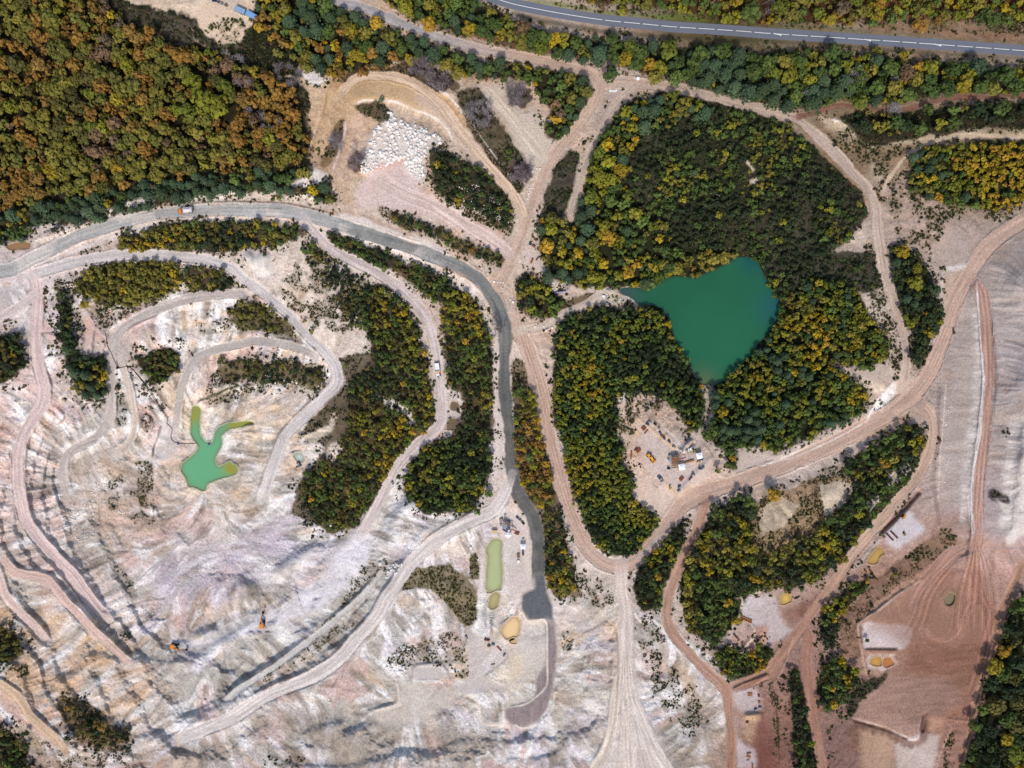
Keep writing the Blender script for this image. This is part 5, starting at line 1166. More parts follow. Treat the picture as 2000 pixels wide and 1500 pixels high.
# roads: dust, wheel streaks, paler edges
BLOT = fbm(GX, GY, 30, 205, 4, 0.6) - 0.5
HAULP = fbm(GX, GY, 42, 271, 4, 0.6)
HAULN = (fbm(GX, GY, 60, 199, 3) - 0.5) * 0.25
ALN = 0.93 + 0.14 * (vnoise(GX, GY, 18, 209) - 0.5)
LIPC = (1 - built) * 0.5 * (vnoise(GX, GY, 30, 211) > 0.35) * (1 - veg)
for r in allroads:
    if r.get('asphalt'):
        continue
    hw, sd, arc, a, bx = r['hw'], r['sd'], r['arc'], r['a'], r['bx']
    c = alb(r['col'])
    if r['col2']:
        t = np.clip(arc / r['L'], 0, 1)
        if r['name'] == 'haul_road':
            f = 1 - smooth(0.34, 0.66, t + 2.2 * HAULN[bx])
            c = c * (1 - 0.55 * smooth(0.6, 0.84, t)[..., None])
            pm = (smooth(0.5, 0.66, HAULP[bx]) * (1 - smooth(0.5, 0.66, t)) * 0.85)[..., None]
        else:
            f = 1 - smooth(0.2, 0.45, t)
            if r['col2'][0] == 190:
                f = 1 - f
        c = c * (1 - f[..., None]) + alb(r['col2']) * f[..., None]
        if r['name'] == 'haul_road':
            c = c * (1 - pm) + alb((208, 198, 190)) * pm
    endf = smooth(0, hw * 2.2, np.minimum(arc, r['L'] - arc))
    st = vnoise(sd * 6.0 + 900, arc * 0.34, 8, 201) * 0.6 + vnoise(sd * 3.0, arc * 0.10, 8, 202) * 0.8 - 0.7
    rut = np.exp(-((np.abs(sd) - hw * 0.38) / (hw * 0.13)) ** 2)
    f = 1 + endf * (r['streak'] * 2.6 * st - 0.07 * rut) + 0.34 * BLOT[bx] + grain[bx] * 0.08
    edge = smooth(hw * 0.72, hw * 1.0, r['d'])
    lay_c = (c if np.ndim(c) == 3 else c[None, None]) * f[..., None] * (1 + 0.05 * edge[..., None])
    al = (a * ALN[bx] * (0.35 + 0.65 * endf))[..., None]
    COL[bx] = COL[bx] * (1 - al) + lay_c * al
    lipm = endf * np.exp(-((r['d'] - hw - 1.5 + fine[bx] * 5) / 2.0) ** 2) * LIPC[bx]
    COL[bx] *= 1 + lipm[..., None] * np.array((0.12, 0.10, 0.08))
for col, pts, fe, z in PADS:
    m, _ = mask(pts, fe, 1.5)
    st = vnoise(GX * 3, GY * 0.4, 10, 231) - 0.5
    lay(alb(col)[None, None] * (1 + 0.22 * st + grain * 0.1 + fine * 0.3)[..., None], m)
for pts, hw, col, al, dz in STROKES:
    bx, dd, sd, arc, L = road_field(densify(pts), hw + 6)
    a = (1 - smooth(hw * 0.5, hw * 1.3 + 0.6, dd + JIT[bx] * 0.35)) * al * (0.45 + 0.9 * vnoise(GX, GY, 20, 251)[bx])
    a = np.clip(a * smooth(0, 8, arc + 3) * smooth(0, 8, L - arc + 3), 0, 1)[..., None]
    COL[bx] = COL[bx] * (1 - a) + alb(col) * a
# tyre arcs on yards and fields
def arcs(cxp, cyp, r0, r1, n, a0, a1, strength, wdt=1.0, seed=0):
    rr = np.random.default_rng(seed)
    for _ in range(n):
        ox, oy = cxp + rr.normal(0, 8), cyp + rr.normal(0, 8)
        rad = rr.uniform(r0, r1)
        i0_ = int((ox - rad - 6 - X0) / STEP); i1_ = int((ox + rad + 6 - X0) / STEP); j0_ = int((oy - rad - 6 - Y0) / STEP); j1_ = int((oy + rad + 6 - Y0) / STEP)
        s_ = np.s_[max(0, j0_):max(0, j1_), max(0, i0_):max(0, i1_)]
        d = np.hypot(GX[s_] - ox, GY[s_] - oy); an = np.degrees(np.arctan2(GY[s_] - oy, GX[s_] - ox)) % 360
        lo = a0 + rr.uniform(-15, 15); hi = a1 + rr.uniform(-15, 15)
        inside = ((an - lo) % 360) < ((hi - lo) % 360)
        COL[s_] *= (1 + strength * np.exp(-((d - rad) / wdt) ** 2) * inside)[..., None]


arcs(1840, 1215, 30, 48, 8, 0, 170, 0.16, 1.2, 1)
arcs(1870, 1340, 15, 50, 8, 0, 120, 0.10, 1.5, 2)
arcs(1810, 1170, 40, 90, 6, 100, 200, 0.10, 1.2, 3)
arcs(935, 1330, 20, 70, 10, 180, 330, 0.10, 1.2, 4)
arcs(470, 1215, 12, 40, 10, 0, 120, 0.10, 1.2, 5)
arcs(960, 1380, 15, 60, 6, 180, 300, 0.08, 1.2, 6)
arcs(1480, 1175, 8, 40, 8, 0, 300, -0.10, 1.0, 7)
arcs(780, 330, 120, 200, 8, 20, 80, 0.07, 2.0, 8)
tint((0.90, 0.83, 0.80), smooth(1420, 1500, GX + 0.3 * (GY - 1200)) * smooth(1060, 1130, GY) * (1 - veg))
outside = np.maximum(np.maximum(-GX, GX - 2000), np.maximum(-GY, GY - 1500)) + 60 * (fbm(GX, GY, 60, 905, 3) - 0.5)
lay(np.array((84, 80, 50), float), smooth(25, 90, outside) * (1 - built))
COL = np.clip(COL, 0.006, 0.85)

# ------------------------------------------------------------------ meshes out of arrays
def node_mat(name, rough=0.9, base=None, attr=None, noise=0.0, noise_scale=1.0, bump=0.0, spec=0.3, rand=0.0, translucent=0.0, metallic=0.0):
    m = bpy.data.materials.new(name)
    m.use_nodes = True
    nt = m.node_tree
    bs = nt.nodes['Principled BSDF']
    bs.inputs['Roughness'].default_value = rough
    bs.inputs['Specular IOR Level'].default_value = spec
    bs.inputs['Metallic'].default_value = metallic
    col = None
    if attr:
        at = nt.nodes.new('ShaderNodeAttribute'); at.attribute_name = attr
        col = at.outputs['Color']
    elif base is not None:
        rgb = nt.nodes.new('ShaderNodeRGB'); rgb.outputs[0].default_value = (*base, 1)
        col = rgb.outputs[0]
    if noise or bump:
        tc = nt.nodes.new('ShaderNodeTexCoord')
        nz = nt.nodes.new('ShaderNodeTexNoise'); nz.inputs['Scale'].default_value = noise_scale; nz.inputs['Detail'].default_value = 5
        nt.links.new(tc.outputs['Object'], nz.inputs['Vector'])
    if noise:
        mr = nt.nodes.new('ShaderNodeMapRange')
        mr.inputs['From Min'].default_value = 0.25; mr.inputs['From Max'].default_value = 0.75
        mr.inputs['To Min'].default_value = 1 - noise; mr.inputs['To Max'].default_value = 1 + noise
        nt.links.new(nz.outputs['Fac'], mr.inputs['Value'])
        vm = nt.nodes.new('ShaderNodeVectorMath'); vm.operation = 'SCALE'
        nt.links.new(col, vm.inputs[0]); nt.links.new(mr.outputs[0], vm.inputs['Scale'])
        col = vm.outputs[0]
    if rand:
        oi = nt.nodes.new('ShaderNodeObjectInfo')
        mr = nt.nodes.new('ShaderNodeMapRange')
        mr.inputs['To Min'].default_value = 1 - rand; mr.inputs['To Max'].default_value = 1 + rand
        nt.links.new(oi.outputs['Random'], mr.inputs['Value'])
        vm = nt.nodes.new('ShaderNodeVectorMath'); vm.operation = 'SCALE'
        nt.links.new(col, vm.inputs[0]); nt.links.new(mr.outputs[0], vm.inputs['Scale'])
        col = vm.outputs[0]
    nt.links.new(col, bs.inputs['Base Color'])
    if bump:
        bp = nt.nodes.new('ShaderNodeBump'); bp.inputs['Strength'].default_value = bump; bp.inputs['Distance'].default_value = 0.3
        nt.links.new(nz.outputs['Fac'], bp.inputs['Height']); nt.links.new(bp.outputs[0], bs.inputs['Normal'])
    if translucent:
        tr = nt.nodes.new('ShaderNodeBsdfTranslucent'); mx = nt.nodes.new('ShaderNodeMixShader')
        mx.inputs[0].default_value = translucent
        nt.links.new(col, tr.inputs[0])
        out = nt.nodes['Material Output']
        nt.links.new(bs.outputs[0], mx.inputs[1]); nt.links.new(tr.outputs[0], mx.inputs[2]); nt.links.new(mx.outputs[0], out.inputs['Surface'])
    return m


def array_mesh(name, verts, faces, col=None, domain='POINT', mat=None, smooth_shade=False):
    me = bpy.data.meshes.new(name)
    faces = np.ascontiguousarray(faces, np.int32)
    n, k = faces.shape
    me.vertices.add(len(verts)); me.loops.add(n * k); me.polygons.add(n)
    me.vertices.foreach_set('co', np.ascontiguousarray(verts, np.float32).ravel())
    me.loops.foreach_set('vertex_index', faces.ravel())
    me.polygons.foreach_set('loop_start', np.arange(0, n * k, k, dtype=np.int32))
    if smooth_shade:
        me.polygons.foreach_set('use_smooth', np.ones(n, bool))
    me.update(calc_edges=True)
    if col is not None:
        if domain == 'POINT':
            at = me.attributes.new('Col', 'FLOAT_COLOR', 'POINT')
            at.data.foreach_set('color', np.concatenate([col, np.ones((len(col), 1))], 1).astype(np.float32).ravel())
        else:
            at = me.attributes.new('Col', 'FLOAT_VECTOR', 'FACE')
            at.data.foreach_set('vector', np.ascontiguousarray(col, np.float32).ravel())
    if mat:
        me.materials.append(mat)
    return me


def link(name, me, parent=None, **props):
    o = bpy.data.objects.new(name, me)
    COLL.objects.link(o)
    if parent:
        o.parent = parent
    for k, v in props.items():
        o[k] = v
    return o


M_ground = node_mat('ground_dirt', 0.95, attr='Col', noise=0.26, noise_scale=1.0, bump=0.55, spec=0.1)
WX, WY = world_xy(GX, GY, Z)
V = np.stack([WX, WY, Z], -1).reshape(-1, 3)
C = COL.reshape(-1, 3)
idx = np.arange(GH * GW).reshape(GH, GW)
F = np.stack([idx[:-1, :-1], idx[1:, :-1], idx[1:, 1:], idx[:-1, 1:]], -1).reshape(-1, 4)
flab = road_id[:-1, :-1].reshape(-1)
for k in range(-1, len(R)):
    f = F[flab == k]
    if not len(f):
        continue
    vs, inv = np.unique(f.ravel(), return_inverse=True)
    v, c, f = V[vs], C[vs], inv.reshape(-1, 4)
    if k < 0:
        # the sheet goes on to the horizon in four wide rings
        b = np.concatenate([idx[0, :], idx[1:, -1], idx[-1, -2::-1], idx[-2:0:-1, 0]])
        prev = np.searchsorted(vs, b); n0 = len(v); nb = len(b)
        ok = (prev < len(vs)) & (vs[np.minimum(prev, len(vs) - 1)] == b)
        ring_v, ring_c, ring_f = [V[b]], [C[b]], []
        for q, sc in enumerate((1.25, 2.0, 4.5, 11.0)):
            p = V[b].copy(); p[:, :2] *= sc; p[:, 2] *= max(0, 1 - 0.4 * (q + 1))
            ring_v.append(p); ring_c.append(np.repeat(alb((84, 80, 50))[None], nb, 0))
        base_i = n0
        for q in range(4):
            a0 = base_i + q * nb + np.arange(nb); a1 = base_i + q * nb + (np.arange(nb) + 1) % nb
            ring_f.append(np.stack([a0, a1, a1 + nb, a0 + nb], -1))
        v = np.concatenate([v] + ring_v); c = np.concatenate([c] + ring_c); f = np.concatenate([f] + ring_f)
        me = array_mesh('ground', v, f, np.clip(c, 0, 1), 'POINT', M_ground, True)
        link('ground', me, kind='structure', label='pale pinkish quarry terraces, rock faces and soil between the roads')
    else:
        me = array_mesh(R[k]['name'], v, f, c, 'POINT', M_ground, True)
        link(R[k]['name'], me, kind='structure', label=R[k]['label'])


def zat(px, py):
    return bil(Z, px, py)


def place(px, py, up=0.0):
    z = float(zat(px, py))
    x, y = world_xy(px, py, z)
    return (x, y, z + up)


# ------------------------------------------------------------------ water
def water_mat(name, col):
    m = node_mat(name, 0.18, base=tuple(alb(col, 1.15)), noise=0.07, noise_scale=0.02, spec=0.35)
    return m


for (nm, lab, col, lev, pts), m in zip(PONDS, pond_m):
    sel = (m > 0.06)
    sf = (sel[:-1, :-1] & sel[1:, :-1] & sel[1:, 1:] & sel[:-1, 1:])
    f = F.reshape(GH - 1, GW - 1, 4)[sf]
    if not len(f):
        continue
    vs, inv = np.unique(f.ravel(), return_inverse=True)
    x, y = world_xy(GX.ravel()[vs], GY.ravel()[vs], lev)
    c = np.repeat(alb(col, 1.12)[None], len(vs), 0)
    pxs, pys = GX.ravel()[vs], GY.ravel()[vs]
    c = c * (1 + 0.10 * (fbm(pxs, pys, 60, 301, 3) - 0.5))[:, None]
    depth = smooth(0.45, 0.98, bil(blur(m, 2 if nm == 'lake' else 3), pxs, pys) + 0.25 * (fbm(pxs, pys, 9, 315, 3) - 0.5))[:, None]
    shal = alb(0.62 * np.array(col, float) + 0.38 * np.array((150, 128, 96)), 1.3) if nm != 'lake' else alb((40, 88, 66))
    c = c * depth + shal * (1 - depth)
    if nm == 'lake':
        c = c * (1 + 0.28 * (fbm(pxs, pys, 150, 311, 4) - 0.5))[:, None]
        for ax, ay, ar, tone in ((1215, 566, 40, (62, 84, 84)), (1374, 748, 26, (96, 110, 74)), (1520, 600, 40, (34, 88, 92)), (1470, 510, 26, (30, 84, 84))):  # first two are shallows; the eastern two paint bank shade into the water
            w_ = (np.exp(-((pxs - ax) ** 2 + (pys - ay) ** 2) / ar ** 2) * 0.8)[:, None]
            c = c * (1 - w_) + alb(tone) * w_
    if 'fork-shaped' in lab:      # algae in the shallow arms
        al = np.zeros(len(vs))
        for ax, ay, ar in ((382, 805, 22), (480, 828, 26), (462, 832, 16), (452, 912, 16), (458, 918, 12)):
            al = np.maximum(al, np.exp(-((pxs - ax) ** 2 + (pys - ay) ** 2) / ar ** 2))
        al = np.clip(al * (0.6 + fbm(pxs, pys, 14, 307, 3)), 0, 1)[:, None]
        c = c * (1 - al) + alb((150, 150, 62)) * al
    me = array_mesh(nm, np.stack([x, y, np.full(len(vs), lev)], -1), inv.reshape(-1, 4), c, 'POINT', node_mat(nm + '_water', 0.16, attr='Col', spec=0.35), True)
    link(nm, me, kind='structure', label=lab)

# ------------------------------------------------------------------ asphalt road and its markings
pts = densify(PTS_ASPHALT, 5)
tan = np.gradient(pts, axis=0); tan /= np.hypot(tan[:, 0], tan[:, 1])[:, None]
nor = np.stack([-tan[:, 1], tan[:, 0]], -1)
zc_ = zat(pts[:, 0], pts[:, 1])
zc_ = np.convolve(np.pad(zc_, 10, mode='edge'), np.ones(21) / 21, 'valid')


def strip(offs, up, i0=0, i1=None, cols=None):
    i1 = i1 or len(pts)
    rows = []
    for o in offs:
        p = pts[i0:i1] + nor[i0:i1] * o
        x, y = world_xy(p[:, 0], p[:, 1], zc_[i0:i1] + up)
        rows.append(np.stack([x, y, zc_[i0:i1] + up], -1))
    n = i1 - i0; k = len(offs)
    v = np.stack(rows, 1).reshape(-1, 3)
    id_ = np.arange(n * k).reshape(n, k)
    f = np.stack([id_[:-1, :-1], id_[:-1, 1:], id_[1:, 1:], id_[1:, :-1]], -1).reshape(-1, 4)
    return v, f


offs = np.linspace(-10.6, 10.6, 15)
v, f = strip(offs, 0.22)
n = len(pts)
rr_ = np.random.default_rng(12)
cc = np.repeat(alb((112, 116, 128))[None], len(v), 0) * (0.94 + 0.1 * np.interp(np.tile(np.abs(offs), n), [0, 4, 5.5, 7, 10], [0.2, 0.0, 0.9, 0.4, 0.9]))[:, None]
cc *= (1 + 0.10 * (np.repeat(np.convolve(rr_.random(n), np.ones(9) / 9, 'same'), 15) - 0.5) + 0.05 * (rr_.random(len(v)) - 0.5))[:, None]
M_asphalt = node_mat('asphalt', 0.85, attr='Col', noise=0.08, noise_scale=2.5, spec=0.3)
M_white = node_mat('road_paint', 0.7, base=(0.72, 0.72, 0.70), noise=0.12, noise_scale=3)
asphalt = link('road', array_mesh('road', v, f, cc, 'POINT', M_asphalt, True), kind='structure', label='two-lane grey asphalt road with white centre line crossing the top of the photo')
vv, ff, off = [], [], 0
i = 2
arc_ = np.concatenate([[0], np.cumsum(np.hypot(*np.diff(pts, axis=0).T))])
while i < n - 12:
    gap = 1 if pts[i, 0] > 1120 else 0
    ln = 6 if gap else 10
    v, f = strip((-0.55, 0.55), 0.234, i, min(n, i + ln + 1))
    vv.append(v); ff.append(f + off); off += len(v)
    i += ln + gap
for o in (-9.6, 9.6):
    v, f = strip((o - 0.25, o + 0.25), 0.232)
link('centre_line', array_mesh('centre_line', np.concatenate(vv), np.concatenate(ff), None, 'POINT', M_white), asphalt)
for ax in (1523, 1698, 1833):
    k = int(np.argmin(np.abs(pts[:, 0] - ax)))
    c0, t0, n0 = pts[k], tan[k], nor[k]
    # lane-return arrow: slanted shaft and a head
    loc = [(-9, -1.4), (4, 1.0), (4, 0.0), (10, 2.6), (3, 3.6), (3.6, 2.4), (-9, 0.2)]
    P3 = []
    for a, b in loc:
        p = c0 + t0 * a + n0 * b
        x, y = world_xy(p[0], p[1], zc_[k] + 0.24)
        P3.append((x, y, zc_[k] + 0.24))
    me = bpy.data.meshes.new('lane_arrow'); me.from_pydata(P3, [], [tuple(range(len(P3)))]); me.materials.append(M_white)
    link('lane_arrow', me, asphalt)
# ------------------------------------------------------------------ plants
print("plants")
M_leaf = node_mat('leaves', 0.75, attr='Col', spec=0.15, translucent=0.3, rand=0.16)
M_leaf_mass = node_mat('leaves_mass', 0.75, attr='Col', spec=0.15, translucent=0.3)
M_bark = node_mat('bark', 0.9, base=(0.16, 0.13, 0.11), noise=0.2, noise_scale=3)
M_pale_bark = node_mat('pale_bark', 0.9, base=(0.24, 0.21, 0.21), noise=0.2, noise_scale=3, rand=0.25)
M_twig = node_mat('twigs', 0.9, base=(0.19, 0.155, 0.16), noise=0.2, noise_scale=3, rand=0.3)
pond_all = np.zeros((GH, GW))
for m in pond_m:
    pond_all = np.maximum(pond_all, m)


def quads(pos, nrm, size, rr):
    """leaf sprays: one bent-looking quad at each pos, facing nrm"""
    n = len(pos)
    nrm = nrm / (np.linalg.norm(nrm, axis=1, keepdims=True) + 1e-9)
    t = np.cross(nrm, rr.normal(size=(n, 3)))
    t /= np.linalg.norm(t, axis=1, keepdims=True) + 1e-9
    b = np.cross(nrm, t)
    s = size[:, None]
    asp = rr.uniform(0.6, 1.0, (n, 1))
    c = np.stack([pos - t * s - b * s * asp * 0.5, pos + t * s * 0.4 - b * s * asp, pos + t * s + b * s * asp * 0.4, pos - t * s * 0.3 + b * s * asp], 1)
    return c.reshape(-1, 3)


def crown_broad(n, lobes, seed, leaf=0.2):
    rr = np.random.default_rng(seed)
    ang = rr.uniform(0, 6.28) + np.arange(lobes) * 6.28 / max(1, lobes - 1) + rr.normal(0, 0.3, lobes)
    rad = np.where(np.arange(lobes) == 0, 0.08, rr.uniform(0.42, 0.66, lobes))
    lc = np.stack([np.cos(ang) * rad, np.sin(ang) * rad, np.where(np.arange(lobes) == 0, 0.35, rr.uniform(-0.25, 0.3, lobes))], 1)
    lr = rr.uniform(0.34, 0.56, lobes)
    lt = rr.uniform(0.86, 1.14, lobes)
    k = rr.integers(0, lobes, n)
    d = rr.normal(size=(n, 3)); d[:, 2] = np.abs(d[:, 2]) * 1.1 - 0.35
    d /= np.linalg.norm(d, axis=1, keepdims=True)
    pos = lc[k] + d * (lr[k] * rr.uniform(0.62, 1.06, n))[:, None]
    pos[:, 2] *= 0.95
    v = quads(pos, d + np.array([0, 0, 0.25]) + rr.normal(0, 0.27, (n, 3)), leaf * rr.uniform(0.65, 1.15, n), rr)
    return v, lt[k] * rr.uniform(0.86, 1.14, n)


def crown_pine(n, seed, leaf=0.2):
    rr = np.random.default_rng(seed)
    a = rr.uniform(0, 6.28, n); t = rr.random(n) ** 0.9
    r = np.sqrt(1 - t ** 1.6) * rr.uniform(0.5, 1.06, n)
    lob = 1 + 0.14 * np.sin(a * 5 + np.floor(t * 5) * 2.2)
    pos = np.stack([np.cos(a) * r * lob, np.sin(a) * r * lob, -0.5 + 1.6 * t], 1)
    d = np.stack([np.cos(a) * (1 - t), np.sin(a) * (1 - t), 0.35 + t], 1)
    return quads(pos, d + rr.normal(0, 0.35, (n, 3)), leaf * rr.uniform(0.6, 1.1, n), rr), rr.uniform(0.76, 1.22, n)


def bush_tpl(n, seed, leaf=0.34):
    rr = np.random.default_rng(seed)
    d = rr.normal(size=(n, 3)); d[:, 2] = np.abs(d[:, 2]) * 0.9
    d /= np.linalg.norm(d, axis=1, keepdims=True)
    pos = d * rr.uniform(0.35, 1.0, (n, 1)) * np.array([1, rr.uniform(0.7, 1.0), 0.75])
    return quads(pos, d + rr.normal(0, 0.4, (n, 3)), leaf * rr.uniform(0.6, 1.15, n), rr), rr.uniform(0.75, 1.25, n)


# ---- where the trees stand
trees = []          # px, py, r, leaf, height factor, stand index
for si, s in enumerate(STANDS):
    rr = np.random.default_rng(1000 + si)
    p = s['pts']
    x0, y0, x1, y1 = max(p[:, 0].min(), -110), max(p[:, 1].min(), -110), min(p[:, 0].max(), 2110), min(p[:, 1].max(), 1610)
    rmin, rmax = s['r']
    n = int((x1 - x0) * (y1 - y0) / (rmin * rmin) * 1.6)
    px, py = rr.uniform(x0, x1, n), rr.uniform(y0, y1, n)
    inside = (bil(s['mask'], px, py) + rr.normal(0, 0.17, n) > 0.5) & (bil(built, px, py) < 0.2) & (bil(pond_all, px, py) < 0.3) & (bil(keepout, px, py) < 0.3)
    px, py = px[inside], py[inside]
    rad = rmin * 0.8 + (rmax * 1.12 - rmin * 0.8) * np.clip(rr.random(len(px)) ** 2.0 * (0.45 + 1.1 * fbm(px, py, 60, 760 + si, 3)), 0, 1)
    order = np.argsort(-rad + rr.normal(0, (rmax - rmin) * 0.35, len(px)))
    keys = list(s['mix'].keys()); pr = np.array([s['mix'][k] for k in keys]); pr = pr / pr.sum()
    gapn = fbm(px, py, 30, 720 + si, 3)
    thr = np.quantile(gapn, s['gap']) if len(gapn) and s['gap'] > 0 else -1
    # colours drift in patches: rank by noise, then jitter
    drift = np.clip(0.5 + (fbm(px, py, 80, 740 + si, 4, 0.6) - 0.5) * 2.6 + rr.normal(0, 0.15, len(px)), 0, 0.9999)
    cell = rmax * 2.25
    grid = {}
    cum = np.cumsum(pr)
    for i in order:
        if gapn[i] < thr and rr.random() < 0.93:
            continue
        x, y, r = px[i], py[i], rad[i]
        ci_, cj_ = int(x // cell), int(y // cell)
        ok = True
        for a in (-1, 0, 1):
            for b in (-1, 0, 1):
                for (qx, qy, qr) in grid.get((ci_ + a, cj_ + b), ()):
                    lim = s['pack'] * (r + qr)
                    if (qx - x) ** 2 + (qy - y) ** 2 < lim * lim:
                        ok = False
                        break
                if not ok:
                    break
            if not ok:
                break
        if ok:
            grid.setdefault((ci_, cj_), []).append((x, y, r))
            u = drift[i] if rr.random() < 0.8 else rr.random()
            trees.append((x, y, r, keys[min(len(keys) - 1, int(np.searchsorted(cum, u)))], s['hf'], si))
# trees that stand out in the photo: px, py, r, leaf, height factor, label
SPECIAL = [(375, 158, 20, 'lime', 1.2, 'large yellow-green tree topping the bright clump at the right of the autumn forest'),
           (395, 198, 24, 'lime', 1.2, 'broad light green tree in the middle of the bright clump in the autumn forest'),
           (430, 205, 22, 'lime', 1.2, 'broad light green tree at the right edge of the bright clump in the autumn forest'),
           (365, 218, 19, 'lime', 1.2, 'light green tree at the lower left of the bright clump in the autumn forest'),
           (440, 172, 18, 'lime', 1.2, 'light green tree beside the bare grey-purple trees in the autumn forest'),
           (115, 97, 24, 'gold', 1.2, 'very large round olive tree in the autumn forest at the top left'),
           (30, 122, 20, 'olive', 1.2, 'large grey-olive tree near the left edge of the autumn forest'),
           (155, 210, 18, 'olive', 1.2, 'dull olive tree in the middle of the autumn forest'),
           (1308, 95, 19, 'lime', 1.2, 'large light green tree just below the asphalt road'),
           (1470, 25, 22, 'green', 1.2, 'large green tree just above the asphalt road'),
           (1978, 200, 15, 'red', 1.1, 'red-leaved tree at the right edge among green trees'),
           (1960, 212, 16, 'green', 1.2, 'green tree directly below the red-leaved tree'),
           (1775, 185, 16, 'green', 1.2, 'green tree above the bend of the red-brown track'),
           (1798, 47, 15, 'orange', 0.9, 'round orange shrub-like tree beside the asphalt road'),
           (1835, 38, 11, 'orange', 0.9, 'small round orange tree beside the asphalt road'),
           (1229, 530, 15, 'yellow', 1.1, 'brightest yellow tree near the tip of the teal lake'),
           (1180, 515, 12, 'yellow', 1.1, 'yellow tree above the lake-tip track'),
           (1068, 480, 17, 'yellow', 1.2, 'yellow tree beside the pale yard at the junction'),
           (1070, 540, 14, 'pine', 1.2, 'dark tree at the edge of the pale yard at the junction'),
           (1764, 490, 14, 'yellow', 1.1, 'yellow tree at the top of the dark strip by the right haul road'),
           (1790, 525, 11, 'lime', 1.1, 'yellow-green tree in the dark strip by the right haul road'),
           (1790, 552, 14, 'lime', 1.1, 'large yellow-green tree halfway down the dark strip by the right haul road'),
           (1513, 968, 15, 'yellow', 1.1, 'round yellow tree at the top edge of the triangular wood'),
           (1412, 805, 12, 'yellow', 1.2, 'yellow tree right of the work yard track'),
           (954, 963, 9, 'green', 1.1, 'round deep green tree beside the grey haul road'),
           (1985, 1475, 18, 'lime', 1.2, 'bright yellow-green tree in the bottom right corner'),
           (1950, 1380, 20, 'olive', 1.2, 'broad dull olive tree at the lower right edge'),
           (1380, 850, 11, 'green', 1.1, 'deep green tree above the work yard entrance'),
           (495, 230, 13, 'brown', 1.2, 'brownish tree among the bare trees right of the autumn forest')]
for x, y, r, leaf, hf, lab in SPECIAL:
    trees = [t for t in trees if (t[0] - x) ** 2 + (t[1] - y) ** 2 > (0.72 * (r + t[2])) ** 2 or t[2] > 100]
    trees.append((x, y, r, leaf, hf, lab))
print("trees", len(trees))


def tree_xyz(px, py, r, hf):
    """the crown is at px, py in the photo; the foot stands straight below it"""
    zg = float(zat(px, py))
    hc = r * M * hf * 1.15
    x, y = world_xy(px, py, zg + hc)
    # ground under the crown
    for _ in range(2):
        qx = 1000 + x / (M * (CAM_H - zg) / CAM_H); qy = 750 - y / (M * (CAM_H - zg) / CAM_H)
        zg = float(zat(qx, qy))
    return x, y, zg, hc


def leaf_col(leaf, rr):
    c = LEAF[leaf][rr.integers(0, len(LEAF[leaf]))]
    return lin(c) * 1.0


N_EACH = 300
bare_t = [t for t in trees if t[3] == 'bare']
pine_t = sorted([t for t in trees if t[3] == 'pine'], key=lambda t: -t[2] - (100 if isinstance(t[5], str) else 0))
broad_t = sorted([t for t in trees if t[3] not in ('bare', 'pine', 'heath')], key=lambda t: -t[2] - (100 if isinstance(t[5], str) else 0))
in_frame = lambda t: 0 <= t[0] <= 2000 and 0 <= t[1] <= 1500
single_broad = [t for t in broad_t if in_frame(t)][:N_EACH]
single_pine = [t for t in pine_t if in_frame(t)][:240]
ids = set(id(t) for t in single_broad + single_pine)
mass_broad = [t for t in broad_t if id(t) not in ids]
mass_pine = [t for t in pine_t if id(t) not in ids]
print("singles", len(single_broad), len(single_pine), "mass", len(mass_broad), len(mass_pine), "bare", len(bare_t))


# ---- single trees: an Empty at the foot with trunk and crown
def limb(verts, faces, p, q, r0, r1, sides=5):
    p, q = np.array(p, float), np.array(q, float)
    d = q - p; d /= np.linalg.norm(d)
    a = np.cross(d, (0.3, 0.9, 0.1)); a /= np.linalg.norm(a); b = np.cross(d, a)
    o = len(verts)
    for (c, r) in ((p, r0), (q, r1)):
        for k in range(sides):
            th = 6.2832 * k / sides
            verts.append(tuple(c + (a * math.cos(th) + b * math.sin(th)) * r))
    for k in range(sides):
        faces.append((o + k, o + (k + 1) % sides, o + sides + (k + 1) % sides, o + sides + k))


def trunk_mesh(name, hc, seed, mat, spread=0.5, limbs=4, r0=0.09):
    rr = np.random.default_rng(seed)
    v, f = [], []
    limb(v, f, (0, 0, -0.3), (0.03, 0.02, hc * 0.7), r0, r0 * 0.65)
    for k in range(limbs):
        a = rr.uniform(0, 6.28)
        limb(v, f, (0.03, 0.02, hc * rr.uniform(0.45, 0.7)), (math.cos(a) * spread, math.sin(a) * spread, hc + rr.uniform(-0.1, 0.3)), r0 * 0.5, r0 * 0.2, 4)
    me = bpy.data.meshes.new(name); me.from_pydata(v, [], f); me.materials.append(mat)
    return me


CROWNS = {}


def crown_mesh(leaf, colour_i, shape):
    key = (leaf, colour_i, shape)
    if key not in CROWNS:
        if leaf == 'pine':
            v, fac = crown_pine(300, 40 + shape, 0.17)
        else:
            v, fac = crown_broad(330, 6 + shape % 4, 60 + shape, 0.165)
        rr = np.random.default_rng(shape + 5)
        base_c = lin(LEAF[leaf][colour_i])
        c = base_c[None] * fac[:, None]
        c[:, 0] *= 1 + 0.10 * (rr.random(len(c)) - 0.5)
        CROWNS[key] = array_mesh('crown', v, np.arange(len(v)).reshape(-1, 4), c, 'FACE', M_leaf)
    return CROWNS[key]


TRUNKS = [trunk_mesh('trunk', 1.0, 20 + k, M_bark) for k in range(3)]


def size_word(r, a, b):
    return 'large ' if r > b else ('medium-sized ' if r > a else 'smaller ')


def group_of(label):
    return label.split(' ', 1)[1] if label.startswith(('large', 'medium', 'smaller')) else label


